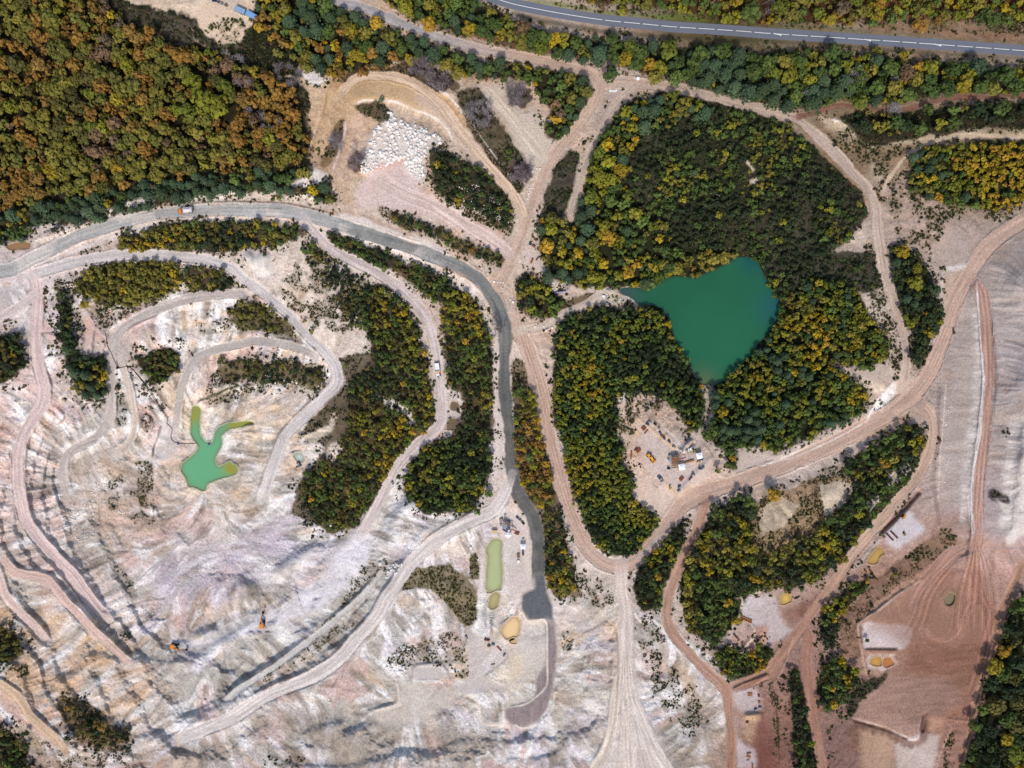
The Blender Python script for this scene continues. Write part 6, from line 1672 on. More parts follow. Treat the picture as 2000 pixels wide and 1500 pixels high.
for kind, lst in (('broadleaf_tree', single_broad), ('conifer_tree', single_pine)):
    rr = np.random.default_rng(77)
    for (px, py, r, leaf, hf, s) in lst:
        x, y, zg, hc = tree_xyz(px, py, r, hf)
        R_ = r * M
        e = bpy.data.objects.new(kind, None); COLL.objects.link(e)
        e.empty_display_size = 0.5
        e.location = (x, y, zg)
        e.rotation_euler = (0, 0, rr.uniform(0, 6.28))
        sx = R_ * rr.uniform(0.92, 1.1)
        e.scale = (sx, R_ * rr.uniform(0.92, 1.1), hc)
        lab = s if isinstance(s, str) else size_word(r, 9.5, 12.5) + WORD[leaf] + ' tree ' + STANDS[s]['where']
        e['label'] = lab; e['category'] = 'tree'
        if not isinstance(s, str):
            e['group'] = WORD[leaf] + ' trees ' + STANDS[s]['where']
        link('trunk', TRUNKS[rr.integers(0, 3)], e)
        cr = link('crown', crown_mesh(leaf, int(rr.integers(0, len(LEAF[leaf]))), int(rr.integers(0, 6))), e)
        cr.location = (0, 0, 0.92)
        cr.scale = (1, 1, R_ * 0.95 / hc)


# ---- the rest of each wood as one mass
def mass(name, label, items, tpls, leafs, mat, zc=0.0, flat=1.0, stem=False):
    V_, C_ = [], []
    n = len(items)
    rr = np.random.default_rng(len(name))
    pick = rr.integers(0, len(tpls), n)
    X = np.zeros((n, 3)); S = np.zeros((n, 3)); A = rr.uniform(0, 6.28, n); K = np.zeros((n, 3))
    for i, t in enumerate(items):
        X[i] = t['xyz']; S[i] = t['s']; K[i] = t['c']
    for q, (tv, tf) in enumerate(tpls):
        w = np.nonzero(pick == q)[0]
        if not len(w):
            continue
        ca, sa = np.cos(A[w])[:, None], np.sin(A[w])[:, None]
        vx = tv[None, :, 0] * S[w, 0:1]; vy = tv[None, :, 1] * S[w, 1:2]
        v = np.stack([vx * ca - vy * sa, vx * sa + vy * ca, np.broadcast_to(tv[None, :, 2], vx.shape) * S[w, 2:3]], -1) + X[w][:, None]
        V_.append(v.reshape(-1, 3).astype(np.float32))
        C_.append((K[w][:, None] * tf[None, :, None]).reshape(-1, 3).astype(np.float32))
    v = np.concatenate(V_); c = np.concatenate(C_)
    print(name, n, len(v) // 4)
    me = array_mesh(name, v, np.arange(len(v)).reshape(-1, 4), c, 'FACE', mat)
    return link(name, me, kind='stuff', label=label)


def tree_items(lst):
    rr = np.random.default_rng(5)
    out = []
    for (px, py, r, leaf, hf, s) in lst:
        x, y, zg, hc = tree_xyz(px, py, r, hf)
        R_ = r * M
        out.append(dict(xyz=(x, y, zg + hc * 0.92), s=(R_ * rr.uniform(0.9, 1.12), R_ * rr.uniform(0.9, 1.12), R_), c=leaf_col(leaf, rr) * rr.uniform(0.84, 1.16)))
    return out


tb = [crown_broad(84, 4 + k % 3, 300 + k, 0.26) for k in range(6)]
for v, fac in tb:
    pass
mass('woodland', 'dense mixed yellow, green and brown woods of small trees filling the gaps between the roads', tree_items(mass_broad), tb, None, M_leaf_mass)
if mass_pine:
    mass('conifer_wood', 'smaller blue-green conifers scattered through the woods', tree_items(mass_pine), [crown_pine(84, 320 + k, 0.27) for k in range(4)], None, M_leaf_mass)

# ---- scrub and single bushes
shrubs, bushes = [], []
for k, (pts, leaf, cover, rrange, flo, cell) in enumerate(SCRUB):
    rr = np.random.default_rng(2000 + k)
    m, b = mask(pts, 5, 8)
    x0, y0, x1, y1 = max(pts[:, 0].min(), -80) - 6, max(pts[:, 1].min(), -80) - 6, min(pts[:, 0].max(), 2080) + 6, min(pts[:, 1].max(), 1580) + 6
    ravg = 0.5 * (rrange[0] + rrange[1])
    n = int((x1 - x0) * (y1 - y0) / (ravg * ravg * 2.0))
    px, py = rr.uniform(x0, x1, n), rr.uniform(y0, y1, n)
    nz = fbm(px, py, cell, 2200 + k, 3, 0.6)
    ok = (bil(m, px, py) + (nz - 0.5) * 0.5 > 0.5) & (bil(built, px, py) < 0.25) & (bil(pond_all, px, py) < 0.3) & (bil(keepout, px, py) < 0.5)
    px, py, nz = px[ok], py[ok], nz[ok]
    if not len(px):
        continue
    keep = nz >= np.quantile(nz, 1 - cover)
    dens = 1.0 if cover > 0.7 else 0.75
    keep &= rr.random(len(px)) < dens
    px, py, nz = px[keep], py[keep], nz[keep]
    lift = (nz - nz.min()) / (np.ptp(nz) + 1e-6)
    rad = rrange[0] + (rrange[1] - rrange[0]) * np.clip(rr.random(len(px)) ** 1.6 * (0.6 + 0.6 * lift), 0, 1)
    for x, y, r in zip(px, py, rad):
        lf = leaf if rr.random() < 0.78 else ('dark', 'green', 'olive', 'heath', 'brown')[rr.integers(0, 5)]
        if flo is None and rr.random() < 0.4:
            lf = 'tuft'
        (bushes if (flo is None and cover < 0.65 and 0 < x < 2000 and 0 < y < 1500) else shrubs).append((x, y, r, lf))
# small dots sprinkled over the whole quarry
rr = np.random.default_rng(99)
px, py = rr.uniform(0, 2000, 6000), rr.uniform(380, 1500, 6000)
ok = (bil(rough, px, py) > 0.75) & (fbm(px, py, 50, 2500, 4) > 0.62)
for x, y in zip(px[ok], py[ok]):
    shrubs.append((x, y, rr.uniform(0.5, 1.3), 'heath' if rr.random() < 0.7 else 'olive'))
# fringe of low growth where the woods meet bare ground
ring = np.zeros((GH, GW), np.float32)
for s in STANDS:
    if s['floor']:
        ring = np.maximum(ring, s['mask'])
ring = np.maximum(blur(ring, 11), shore)
px, py = rr.uniform(0, 2000, 90000), rr.uniform(0, 1500, 90000)
rv = bil(ring, px, py); nz = fbm(px, py, 24, 2550, 3, 0.6)
ok = (rv > 0.02) & (rv + (nz - 0.5) * 1.25 > 0.16) & (bil(veg, px, py) < 0.6) & (bil(built, px, py) < 0.2) & (bil(pond_all, px, py) < 0.3) & (bil(smooth_ground, px, py) < 0.75)
for x, y in zip(px[ok], py[ok]):
    shrubs.append((x, y, 1.3 + 3.2 * rr.random() ** 1.8, ('heath', 'tuft', 'olive', 'green', 'dark', 'brown', 'tuft')[rr.integers(0, 7)]))
bushes.sort(key=lambda t: -t[2])
single_bush = bushes[:290]
shrubs += bushes[290:]
items = []
rr = np.random.default_rng(6)
sx_ = np.array([t[0] for t in shrubs]); sy_ = np.array([t[1] for t in shrubs]); sz_ = zat(sx_, sy_)
wx_, wy_ = world_xy(sx_, sy_, sz_)
for (px, py, r, leaf), x, y, z in zip(shrubs, wx_, wy_, sz_):
    R_ = r * M
    items.append(dict(xyz=(x, y, z - 0.05), s=(R_ * rr.uniform(0.9, 1.3), R_ * rr.uniform(0.8, 1.1), R_ * rr.uniform(0.7, 1.3)), c=leaf_col(leaf, rr) * rr.uniform(0.75, 1.25)))
mass('scrub', 'dark low heath and scrub covering the banks and slopes between the woods', items, [bush_tpl(15, 400 + k, 0.5) for k in range(6)], None, M_leaf_mass)


def area_word(px, py):
    if px < 560 and py < 760: return 'on the upper left quarry terraces'
    if px < 560: return 'on the lower left rock slopes'
    if px < 880 and py < 560: return 'on the pale banks near the grey haul road'
    if px < 880 and py < 1060: return 'on the terraces of the middle wood'
    if px < 1240 and py > 1060: return 'on the pale slopes at the bottom centre'
    if px < 1240: return 'near the road junction by the lake'
    if px < 1420 and py > 1180: return 'on the white slope right of the bottom haul road'
    if py > 1060: return 'on the brown slopes at the lower right'
    if px > 1650 and py < 520: return 'on the sandy clearing at the upper right'
    return 'on the bare margins right of the lake'


BUSH = {}
for (px, py, r, leaf) in single_bush:
    ci_ = int(rr.integers(0, len(LEAF[leaf]))); sh = int(rr.integers(0, 3))
    if (leaf, ci_, sh) not in BUSH:
        v, fac = bush_tpl(46, 500 + sh, 0.3)
        BUSH[(leaf, ci_, sh)] = array_mesh('bush', v, np.arange(len(v)).reshape(-1, 4), lin(LEAF[leaf][ci_])[None] * fac[:, None], 'FACE', M_leaf)
    w = {'heath': 'dark heathy', 'dark': 'dark green', 'olive': 'olive', 'green': 'green', 'brown': 'brown', 'tuft': 'dull grey-green'}[leaf]
    o = link('bush', BUSH[(leaf, ci_, sh)], None, label='low %s bush %s' % (w, area_word(px, py)), category='bush', group='%s bushes %s' % (w, area_word(px, py)))
    o.location = place(px, py, -0.05)
    R_ = r * M
    o.scale = (R_ * rr.uniform(1, 1.3), R_, R_ * rr.uniform(0.8, 1.3)); o.rotation_euler = (0, 0, rr.uniform(0, 6.28))

# ---- bare trees: trunk and fanned twigs
def bare_parts(seed, tall):
    rr = np.random.default_rng(seed)
    v, f = [], []
    limb(v, f, (0, 0, -0.3), (0.1, 0.05, tall * 0.55), 0.13, 0.09)
    limb(v, f, (0.1, 0.05, tall * 0.55), (0.2, -0.1, tall), 0.09, 0.03)
    t = bpy.data.meshes.new('trunk'); t.from_pydata(v, [], f)
    v, f = [], []
    for k in range(26):
        a = rr.uniform(0, 6.28); h = rr.uniform(0.35, 0.9) * tall; ln = rr.uniform(0.8, 2.0) * (1.15 - h / tall * 0.5)
        p = (0.12, 0, h); q = (0.12 + math.cos(a) * ln, math.sin(a) * ln, h + ln * rr.uniform(0.5, 1.1))
        limb(v, f, p, q, 0.05, 0.02, 3)
        for s in range(3):
            b = a + rr.normal(0, 0.7); l2 = ln * 0.6; m_ = np.array(p) * 0.45 + np.array(q) * 0.55
            limb(v, f, m_, m_ + np.array([math.cos(b) * l2, math.sin(b) * l2, l2 * 0.5]), 0.03, 0.015, 3)
    b = bpy.data.meshes.new('branches'); b.from_pydata(v, [], f)
    return t, b


BARE = []
for k in range(5):
    for pale in (0, 1):
        t, b = bare_parts(900 + k, 5.0 + 0.4 * k)
        t.materials.append(M_pale_bark); b.materials.append(M_pale_bark if pale else M_twig)
        BARE.append((t, b, pale))
CLUMPS = [(820, 132, 20, 16, 22, 0, 'in the purplish bare thicket above the tan clearing'), (858, 160, 24, 14, 22, 0, 'in the purplish bare thicket above the tan clearing'),
          (938, 222, 26, 24, 26, 1, 'in the whitish bare thicket beside the pale ramp'), (1012, 190, 24, 20, 20, 0, 'in the dark bare thicket inside the sandy loop'),
          (1018, 336, 20, 22, 20, 0, 'in the dark bare thicket below the pale ramp'), (655, 280, 12, 24, 12, 1, 'on the ledge left of the white rock pile'),
          (697, 315, 14, 18, 12, 0, 'in the brown thicket left of the white rock pile'), (462, 115, 26, 14, 7, 1, 'right of the autumn forest'), (560, 150, 24, 26, 12, 0, 'in the grey thicket right of the autumn forest'),
          (480, 190, 24, 40, 12, 0, 'among the purple-grey trees right of the autumn forest'), (530, 260, 24, 26, 12, 0, 'among the purple-grey trees right of the autumn forest'),
          (1575, 188, 16, 14, 5, 1, 'above the red-brown track fork'), (1665, 150, 22, 26, 8, 1, 'in the grey patch below the asphalt road'), (1730, 165, 30, 26, 6, 1, 'in the grey patch below the asphalt road'),
          (1745, 220, 16, 14, 6, 1, 'on the red-brown track bend'), (970, 640, 16, 18, 8, 0, 'beside the grey haul road bend')]
rr = np.random.default_rng(15)
for (cx_, cy_, ax_, ay_, n, pale, wh) in CLUMPS:
    for k in range(n):
        a, q = rr.uniform(0, 6.28), rr.random() ** 0.5
        px, py = cx_ + math.cos(a) * ax_ * q, cy_ + math.sin(a) * ay_ * q
        bare_t.append((px, py, rr.uniform(9, 14), 'bare', 1.2, (wh, pale)))
bare_t = [t for t in bare_t if in_frame(t)][-290:]
for (px, py, r, leaf, hf, s) in bare_t:
    pale = s[1] if isinstance(s, tuple) else 0
    wh = s[0] if isinstance(s, tuple) else STANDS[s]['where']
    t, b, _ = [q for q in BARE if q[2] == pale][rr.integers(0, 5)]
    e = bpy.data.objects.new('bare_tree', None); COLL.objects.link(e)
    zg = float(zat(px, py)); x, y = world_xy(px, py, zg + 3.2)
    e.location = (x, y, zg); k = r * M / 2.6
    e.scale = (k, k, k * rr.uniform(0.8, 1.2)); e.rotation_euler = (rr.normal(0, 0.14), rr.normal(0, 0.14), rr.uniform(0, 6.28))
    e['label'] = ('leafless pale-stemmed tree ' if pale else 'leafless purple-grey tree ') + wh; e['category'] = 'tree'; e['group'] = 'leafless trees ' + wh
    link('trunk', t, e); link('branches', b, e)

# ------------------------------------------------------------------ stones
M_stone = node_mat('pale_stone', 0.9, base=(0.66, 0.62, 0.58), noise=0.14, noise_scale=1.2, rand=0.14)
M_rubble = node_mat('rubble', 0.9, attr='Col', spec=0.1)


def stone_arrays(seed, sub=1):
    import bmesh
    bm = bmesh.new(); bmesh.ops.create_icosphere(bm, subdivisions=sub, radius=1)
    rr = np.random.default_rng(seed)
    for v in bm.verts:
        v.co *= rr.uniform(0.7, 1.2)
        v.co.z *= 0.75
    v = np.array([v.co[:] for v in bm.verts]); f = np.array([[w.index for w in q.verts] for q in bm.faces])
    bm.free()
    return v, f


PILE = Q(0, "737,250 750,225 770,207 780,232 800,242 832,255 860,268 860,282 837,287 825,312 825,350 807,357 795,332 787,310 737,330 707,337 707,312 717,297 715,270")
stones = []       # px, py, r, where
rr = np.random.default_rng(44)


def sow(pts, n, r0, r1, wh, power=3.0, warp=4):
    m, b = mask(pts, 3, warp)
    c = 0
    for _ in range(n * 12):
        x = rr.uniform(pts[:, 0].min() - 3, pts[:, 0].max() + 3); y = rr.uniform(pts[:, 1].min() - 3, pts[:, 1].max() + 3)
        if float(bil(m, x, y)) > 0.45 and float(bil(built, x, y)) < 0.4 and float(fbm(np.array([x]), np.array([y]), 22, 2700, 2)[0]) > 0.4:
            stones.append((x, y, r0 + (r1 - r0) * rr.random() ** power, wh)); c += 1
            if c >= n:
                break


sow(PILE, 1300, 0.6, 4.0, 'in the white rock pile below the tan clearing', 3.4, 8)
sow(Q(0, "515,733 540,725 545,755 520,760"), 14, 1.4, 3.6, 'in the cluster on the loop road terrace', 1.5)
sow(Q(0, "540,735 590,735 580,750 545,752"), 12, 1.2, 3.0, 'in the cluster on the loop road terrace', 1.5)
sow(Q(0, "600,1000 640,995 650,1030 615,1035"), 20, 1.2, 3.2, 'below the snaking road wood', 1.5)
sow(Q(0, "735,1100 790,1095 790,1125 740,1130"), 40, 1.4, 3.2, 'beside the wide whitish road', 1.5)
sow(Q(0, "755,1295 800,1300 795,1315 755,1310"), 26, 1.4, 3.4, 'in the boulder row beside the bermed pad', 1.2)
sow(Q(0, "770,1258 802,1255 802,1275 770,1290"), 12, 1.4, 3.2, 'on the scrub bank above the bermed pad', 1.5)
sow(Q(0, "1055,560 1110,545 1105,570 1070,575"), 50, 0.9, 2.0, 'along the blue block wall', 1.5)
sow(Q(0, "1172,565 1200,575 1245,580 1240,590 1180,592"), 90, 0.8, 1.8, 'on the stony tip beside the teal lake', 2)
sow(Q(0, "170,945 210,935 205,985 180,1000"), 120, 0.7, 2.2, 'on the left rock slope', 2)
sow(Q(0, "120,990 190,1000 180,1060 130,1050"), 110, 0.7, 2.0, 'on the left rock slope', 2)
sow(Q(0, "225,980 245,985 240,1005 228,1000"), 8, 1.0, 2.6, 'by the dark bushes on the left slope', 1.5)
sow(Q(0, "510,1060 600,1030 650,1050 560,1100 500,1140"), 420, 0.6, 1.8, 'on the grey rubble slope below the middle wood', 2.4)
sow(Q(0, "310,1120 420,1080 480,1060 420,1130 330,1170"), 380, 0.6, 1.6, 'on the purple rubble slope of the quarry floor', 2.4)
sow(Q(0, "250,1180 310,1180 320,1220 260,1215"), 90, 0.6, 1.8, 'on the lower left rubble', 2)
sow(Q(0, "735,560 790,550 800,590 770,600"), 120, 0.6, 1.8, 'beside the snaking haul road', 2)
sow(Q(0, "930,360 990,400 1000,440 900,410 845,370"), 200, 0.7, 1.9, 'around the dark scrub below the rock pile', 2)
sow(Q(0, "1035,330 1070,325 1055,360 1040,400 1030,380"), 24, 0.9, 2.2, 'along the lower end of the top dirt road', 1.5)
sow(Q(0, "1440,920 1500,905 1500,915 1440,930"), 40, 0.8, 2.0, 'along the upper edge of the right haul road', 1.5)
sow(Q(0, "1840,790 1860,790 1850,1000 1835,1000"), 110, 0.6, 1.6, 'along the foot of the right grey slope', 2)
sow(Q(0, "1280,360 1420,390 1500,330 1480,300"), 14, 0.8, 1.6, 'on the dark heath', 2)
sow(Q(0, "940,1080 1000,1180 1000,1220 920,1235 935,1225"), 150, 0.6, 1.8, 'around the small khaki pond', 2)
sow(Q(0, "1260,1290 1300,1330 1380,1400 1340,1430 1280,1380"), 120, 0.6, 1.6, 'on the white slope right of the bottom haul road', 2)
sow(Q(0, "870,1410 930,1400 960,1480 900,1500"), 200, 0.5, 1.5, 'on the bottom slopes', 2)
for t, wh in (("965,550 972,551 977,551 983,552", 'in the row at the junction kerb'), ("1000,598 1002,590 996,585", 'by the junction'), ("1045,637 1062,637 1067,645 1079,640", 'along the lake track'),
              ("920,1070 923,1075", 'above the olive strip'), ("645,1371", 'on the lower whitish track'), ("191,672 255,724 251,734", 'beside the hose'), ("30,785 37,790 28,800", 'beside the pink haul road')):
    for x, y in Q(0, t):
        stones.append((x, y, rr.uniform(1.6, 2.6), wh))
stones.sort(key=lambda t: -t[2])
STONE = []
for k in range(6):
    v, f = stone_arrays(60 + k, 2)
    STONE.append(array_mesh('boulder', v, f, None, 'POINT', M_stone))
for (px, py, r, wh) in stones[:295]:
    o = link('boulder', STONE[rr.integers(0, 6)], None, label=('big pale boulder ' if r > 2.4 else 'pale boulder ') + wh, category='boulder', group='pale boulders ' + wh)
    o.location = place(px, py, 0.15)
    o.scale = (r * M * rr.uniform(0.9, 1.4), r * M * rr.uniform(0.8, 1.1), r * M * rr.uniform(0.8, 1.2)); o.rotation_euler = (rr.normal(0, .3), rr.normal(0, .3), rr.uniform(0, 6.28))
# loose rubble everywhere on the bare slopes
px, py = rr.uniform(0, 2000, 110000), rr.uniform(150, 1500, 110000)
ok = (bil(rough, px, py) > 0.6) & (fbm(px, py, 44, 2600, 4) > 0.52) & (bil(veg, px, py) < 0.2)
rest = [(x, y, 0.4 + 1.0 * rr.random() ** 3) for x, y in zip(px[ok], py[ok])] + [t[:3] for t in stones[295:]]
tp = [stone_arrays(80 + k, 1) for k in range(4)]
P_ = np.array(rest); z_ = zat(P_[:, 0], P_[:, 1]); x_, y_ = world_xy(P_[:, 0], P_[:, 1], z_)
Cb = np.stack([bil(COL[..., k], P_[:, 0], P_[:, 1]) for k in range(3)], -1)
Cb = np.clip(Cb * rr.uniform(0.95, 1.35, (len(rest), 1)) + 0.04, 0, 0.8)
big = np.arange(len(rest)) >= ok.sum()
Cb[big] = np.array([0.66, 0.62, 0.59]) * rr.uniform(0.8, 1.12, (big.sum(), 1))
VV, FF, CC, off = [], [], [], 0
for k in range(4):
    w = np.nonzero(np.arange(len(rest)) % 4 == k)[0]
    tv, tf = tp[k]
    # keep the upper half of each small stone: coarse octant faces
    a = rr.uniform(0, 6.28, len(w)); s = (P_[w, 2] * M)[:, None]
    vx = tv[None, :, 0] * s * 1.2; vy = tv[None, :, 1] * s
    v = np.stack([vx * np.cos(a)[:, None] - vy * np.sin(a)[:, None] + x_[w][:, None], vx * np.sin(a)[:, None] + vy * np.cos(a)[:, None] + y_[w][:, None], tv[None, :, 2] * s * 0.9 + z_[w][:, None] + 0.05], -1)
    nv = tv.shape[0]
    FF.append((tf[None] + (np.arange(len(w)) * nv)[:, None, None]).reshape(-1, 3) + off); off += len(w) * nv
    VV.append(v.reshape(-1, 3)); CC.append(np.repeat(Cb[w], len(tf), 0))
print("rubble", len(rest))
link('rubble', array_mesh('rubble', np.concatenate(VV), np.concatenate(FF), np.concatenate(CC), 'FACE', M_rubble), kind='stuff', label='loose pale rubble and small stones strewn over the quarry slopes')
# ------------------------------------------------------------------ machines, tents, stacks and other made things
print("things")


def paint_mat(name, rgb, rough=0.5, spec=0.4, noise=0.12, metallic=0.0):
    return node_mat(name, rough, base=tuple(lin(rgb)), noise=noise, noise_scale=1.3, spec=spec, metallic=metallic)


MT = dict(orange=paint_mat('orange_paint', (206, 120, 26)), yellow=paint_mat('yellow_paint', (222, 150, 20)), amber=paint_mat('amber_paint', (224, 170, 84)), white=paint_mat('white_paint', (226, 226, 226)),
          canvas=paint_mat('white_canvas', (232, 234, 238), 0.8, 0.2, 0.04), black=paint_mat('black_rubber', (30, 30, 32), 0.8, 0.2), glass=paint_mat('dark_glass', (26, 34, 48), 0.1, 0.6, 0.02), steel=paint_mat('grey_steel', (122, 126, 132), 0.5, 0.5),
          rust=paint_mat('rusty_steel', (134, 78, 44), 0.8, 0.2, 0.25), maroon=paint_mat('maroon_steel', (84, 48, 52), 0.7, 0.3, 0.2), wood=paint_mat('weathered_timber', (150, 108, 66), 0.85, 0.2, 0.2), navy=paint_mat('navy_paint', (40, 58, 96), 0.5, 0.4),
          bluegrey=paint_mat('bluegrey_sheet', (126, 154, 178), 0.55, 0.4, 0.1), skyblue=paint_mat('blue_sheet', (112, 152, 198), 0.55, 0.4, 0.1), slate=paint_mat('slate_car_paint', (62, 74, 92), 0.3, 0.6, 0.04), load=paint_mat('pale_stone_load', (206, 196, 198), 0.95, 0.1, 0.25),
          teal=paint_mat('teal_paint', (42, 104, 104), 0.5, 0.4), red=paint_mat('red_paint', (142, 58, 48), 0.5, 0.4), tan=paint_mat('tan_tank', (196, 166, 116), 0.7, 0.3), hose=paint_mat('black_hose', (38, 36, 36), 0.6, 0.3, 0.05), purple=paint_mat('bluish_concrete', (148, 144, 172), 0.9, 0.2, 0.14),
          crate=paint_mat('orange_crate', (196, 132, 62), 0.7, 0.2), mud=paint_mat('muddy_boards', (128, 92, 64), 0.9, 0.1, 0.2))


class MB:
    def __init__(self):
        self.v, self.f = [], []

    def box(self, c, s, rz=0.0, taper=1.0, ry=0.0):
        o = len(self.v)
        ca, sa = math.cos(rz), math.sin(rz); cb, sb = math.cos(ry), math.sin(ry)
        ch = min(s) * 0.12
        # chamfered top edge so corners catch the light
        for zz, k in ((-0.5, 1.0), (0.5, taper)):
            for qx, qy in ((-.5, -.5), (.5, -.5), (.5, .5), (-.5, .5)):
                x, y, z = qx * s[0] * k, qy * s[1] * k, zz * s[2]
                if zz > 0:
                    z -= ch
                x, z = x * cb + z * sb, -x * sb + z * cb
                self.v.append((c[0] + x * ca - y * sa, c[1] + x * sa + y * ca, c[2] + z))
        for qx, qy in ((-.5, -.5), (.5, -.5), (.5, .5), (-.5, .5)):
            x, y, z = qx * max(0.02, s[0] * taper - 2 * ch), qy * max(0.02, s[1] * taper - 2 * ch), 0.5 * s[2]
            x, z = x * cb + z * sb, -x * sb + z * cb
            self.v.append((c[0] + x * ca - y * sa, c[1] + x * sa + y * ca, c[2] + z))
        for a in (0, 4):
            for k in range(4):
                self.f.append((o + a + k, o + a + (k + 1) % 4, o + a + 4 + (k + 1) % 4, o + a + 4 + k))
        self.f += [(o + 3, o + 2, o + 1, o), (o + 8, o + 9, o + 10, o + 11)]
        return self

    def cyl(self, p, q, r, r2=None, n=12):
        r2 = r if r2 is None else r2
        p, q = np.array(p, float), np.array(q, float)
        d = (q - p) / np.linalg.norm(q - p)
        a = np.cross(d, (0.31, 0.2, 0.93)); a /= np.linalg.norm(a); b = np.cross(d, a)
        o = len(self.v)
        for c, rr_ in ((p, r), (q, r2)):
            for k in range(n):
                t = 6.28319 * k / n
                self.v.append(tuple(c + (a * math.cos(t) + b * math.sin(t)) * rr_))
        for k in range(n):
            self.f.append((o + k, o + (k + 1) % n, o + n + (k + 1) % n, o + n + k))
        self.f += [tuple(o + k for k in range(n))[::-1], tuple(o + n + k for k in range(n))]
        return self

    def poly(self, outline, z0, z1):
        o = len(self.v); n = len(outline)
        self.v += [(x, y, z0) for x, y in outline] + [(x, y, z1) for x, y in outline]
        for k in range(n):
            self.f.append((o + k, o + (k + 1) % n, o + n + (k + 1) % n, o + n + k))
        self.f += [tuple(range(o + n, o + 2 * n)), tuple(range(o, o + n))[::-1]]
        return self

    def raw(self, v, f):
        o = len(self.v); self.v += list(v); self.f += [tuple(o + i for i in q) for q in f]
        return self

    def build(self, name, mat, parent=None):
        me = bpy.data.meshes.new(name)
        me.from_pydata([tuple(map(float, p)) for p in self.v], [], self.f)
        me.materials.append(MT[mat] if isinstance(mat, str) else mat)
        import bmesh
        bm = bmesh.new(); bm.from_mesh(me); bmesh.ops.recalc_face_normals(bm, faces=bm.faces); bm.to_mesh(me); bm.free()
        return link(name, me, parent)


def thing(name, label, cat, px, py, ang=0.0, group=None, up=0.0):
    """ang: heading in the photo, degrees clockwise from its right-hand direction"""
    e = bpy.data.objects.new(name, None); COLL.objects.link(e)
    e.location = place(px, py, up); e.rotation_euler = (0, 0, -math.radians(ang))
    e['label'] = label; e['category'] = cat
    if group:
        e['group'] = group
    return e


def solo(name, label, cat, mb, mat, px, py, ang=0.0, group=None, up=0.0):
    o = mb.build(name, mat)
    o.location = place(px, py, up); o.rotation_euler = (0, 0, -math.radians(ang))
    o['label'] = label; o['category'] = cat
    if group:
        o['group'] = group
    return o


def wheels(e, spots, r, w):
    for x, y in spots:
        wl = MB().cyl((x, y - w / 2, r), (x, y + w / 2, r), r, n=16).build('wheel', 'black', e)
        s = 1 if y > 0 else -1
        MB().cyl((x, y + s * w / 2, r), (x, y + s * (w / 2 + 0.04), r), r * 0.5, n=10).build('rim', 'steel', wl)


def rear_body(L, W, H, x0, z0):
    """open tipping body: floor and raised sides, flared"""
    m = MB()
    t = 0.14
    m.box((x0 + L / 2, 0, z0), (L, W, 0.16))
    m.box((x0 + L / 2, W / 2 - t / 2, z0 + H / 2), (L, t, H)).box((x0 + L / 2, -W / 2 + t / 2, z0 + H / 2), (L, t, H))
    m.box((x0 + L - t / 2, 0, z0 + H * 0.58), (t, W - 2 * t - 0.01, H * 1.16))
    return m


def heap(L, W, x0, z0, h, seed):
    rr = np.random.default_rng(seed)
    n, k = 12, 7
    v, f = [], []
    for i in range(n):
        for j in range(k):
            u, w_ = i / (n - 1), j / (k - 1)
            z = z0 + h * (math.sin(u * math.pi) ** 0.5) * (math.sin(w_ * math.pi) ** 0.6) + rr.uniform(0, 0.16)
            v.append((x0 + u * L, (w_ - 0.5) * W, z))
    for i in range(n - 1):
        for j in range(k - 1):
            f.append((i * k + j, (i + 1) * k + j, (i + 1) * k + j + 1, i * k + j + 1))
    return MB().raw(v, f)


# 1 orange dump truck
e = thing('dump_truck', 'orange-cabbed dump truck loaded with pale stone driving left on the grey haul road', 'truck', 365.5, 412.5, 174)
MB().box((0.1, 0, 1.05), (8.0, 1.1, 0.5)).build('chassis', 'black', e)
MB().box((3.05, 0, 1.95), (1.75, 2.3, 2.1), taper=0.92).build('cab', 'orange', e)
MB().box((4.02, 0, 2.25), (0.14, 1.9, 0.9), ry=0.12).build('windscreen', 'glass', e)
MB().box((4.05, 0, 1.05), (0.3, 2.4, 0.6)).build('bumper', 'black', e)
for s in (1, -1):
    MB().box((2.55, s * 1.32, 1.0), (1.5, 0.3, 0.16)).build('fender', 'orange', e)
    MB().box((4.05, s * 1.35, 2.4), (0.1, 0.2, 0.5)).build('mirror', 'black', e)
rear_body(5.6, 2.75, 1.2, -4.0, 1.75).build('tipping_body', 'load', e)
heap(5.2, 2.35, -3.85, 2.5, 0.9, 3).build('stone_load', 'load', e)
wheels(e, [(2.9, 1.15), (2.9, -1.15), (-1.3, 1.15), (-1.3, -1.15), (-2.8, 1.15), (-2.8, -1.15)], 0.62, 0.5)

# 2 white dump truck with amber front wall
e = thing('dump_truck', 'white dump truck with amber body front driving down the snaking haul road', 'truck', 855, 724, 82)
MB().box((0.2, 0, 1.1), (8.6, 1.0, 0.5)).build('chassis', 'black', e)
rear_body(5.0, 2.9, 1.1, -4.5, 1.85).build('tipping_body', 'white', e)
MB().box((-2.05, 0, 2.05), (4.7, 2.5, 0.12)).build('body_floor', 'white', e)
MB().box((-1.9, 0, 2.2), (0.5, 0.28, 0.2)).build('floor_plate', 'steel', e)
MB().box((0.95, 0, 2.5), (0.95, 2.8, 1.3), taper=0.95).build('body_front', 'amber', e)
MB().box((2.35, 0, 2.1), (1.55, 2.1, 2.0), taper=0.9).build('cab', 'white', e)
MB().box((3.2, 0, 2.3), (0.16, 1.7, 0.8), ry=0.15).build('windscreen', 'glass', e)
MB().box((3.85, 0, 1.6), (1.1, 1.0, 0.9)).build('bonnet', 'steel', e)
for s in (1, -1):
    MB().box((3.75, s * 1.05, 1.45), (1.3, 0.6, 0.5), taper=0.85).build('fender', 'white', e)
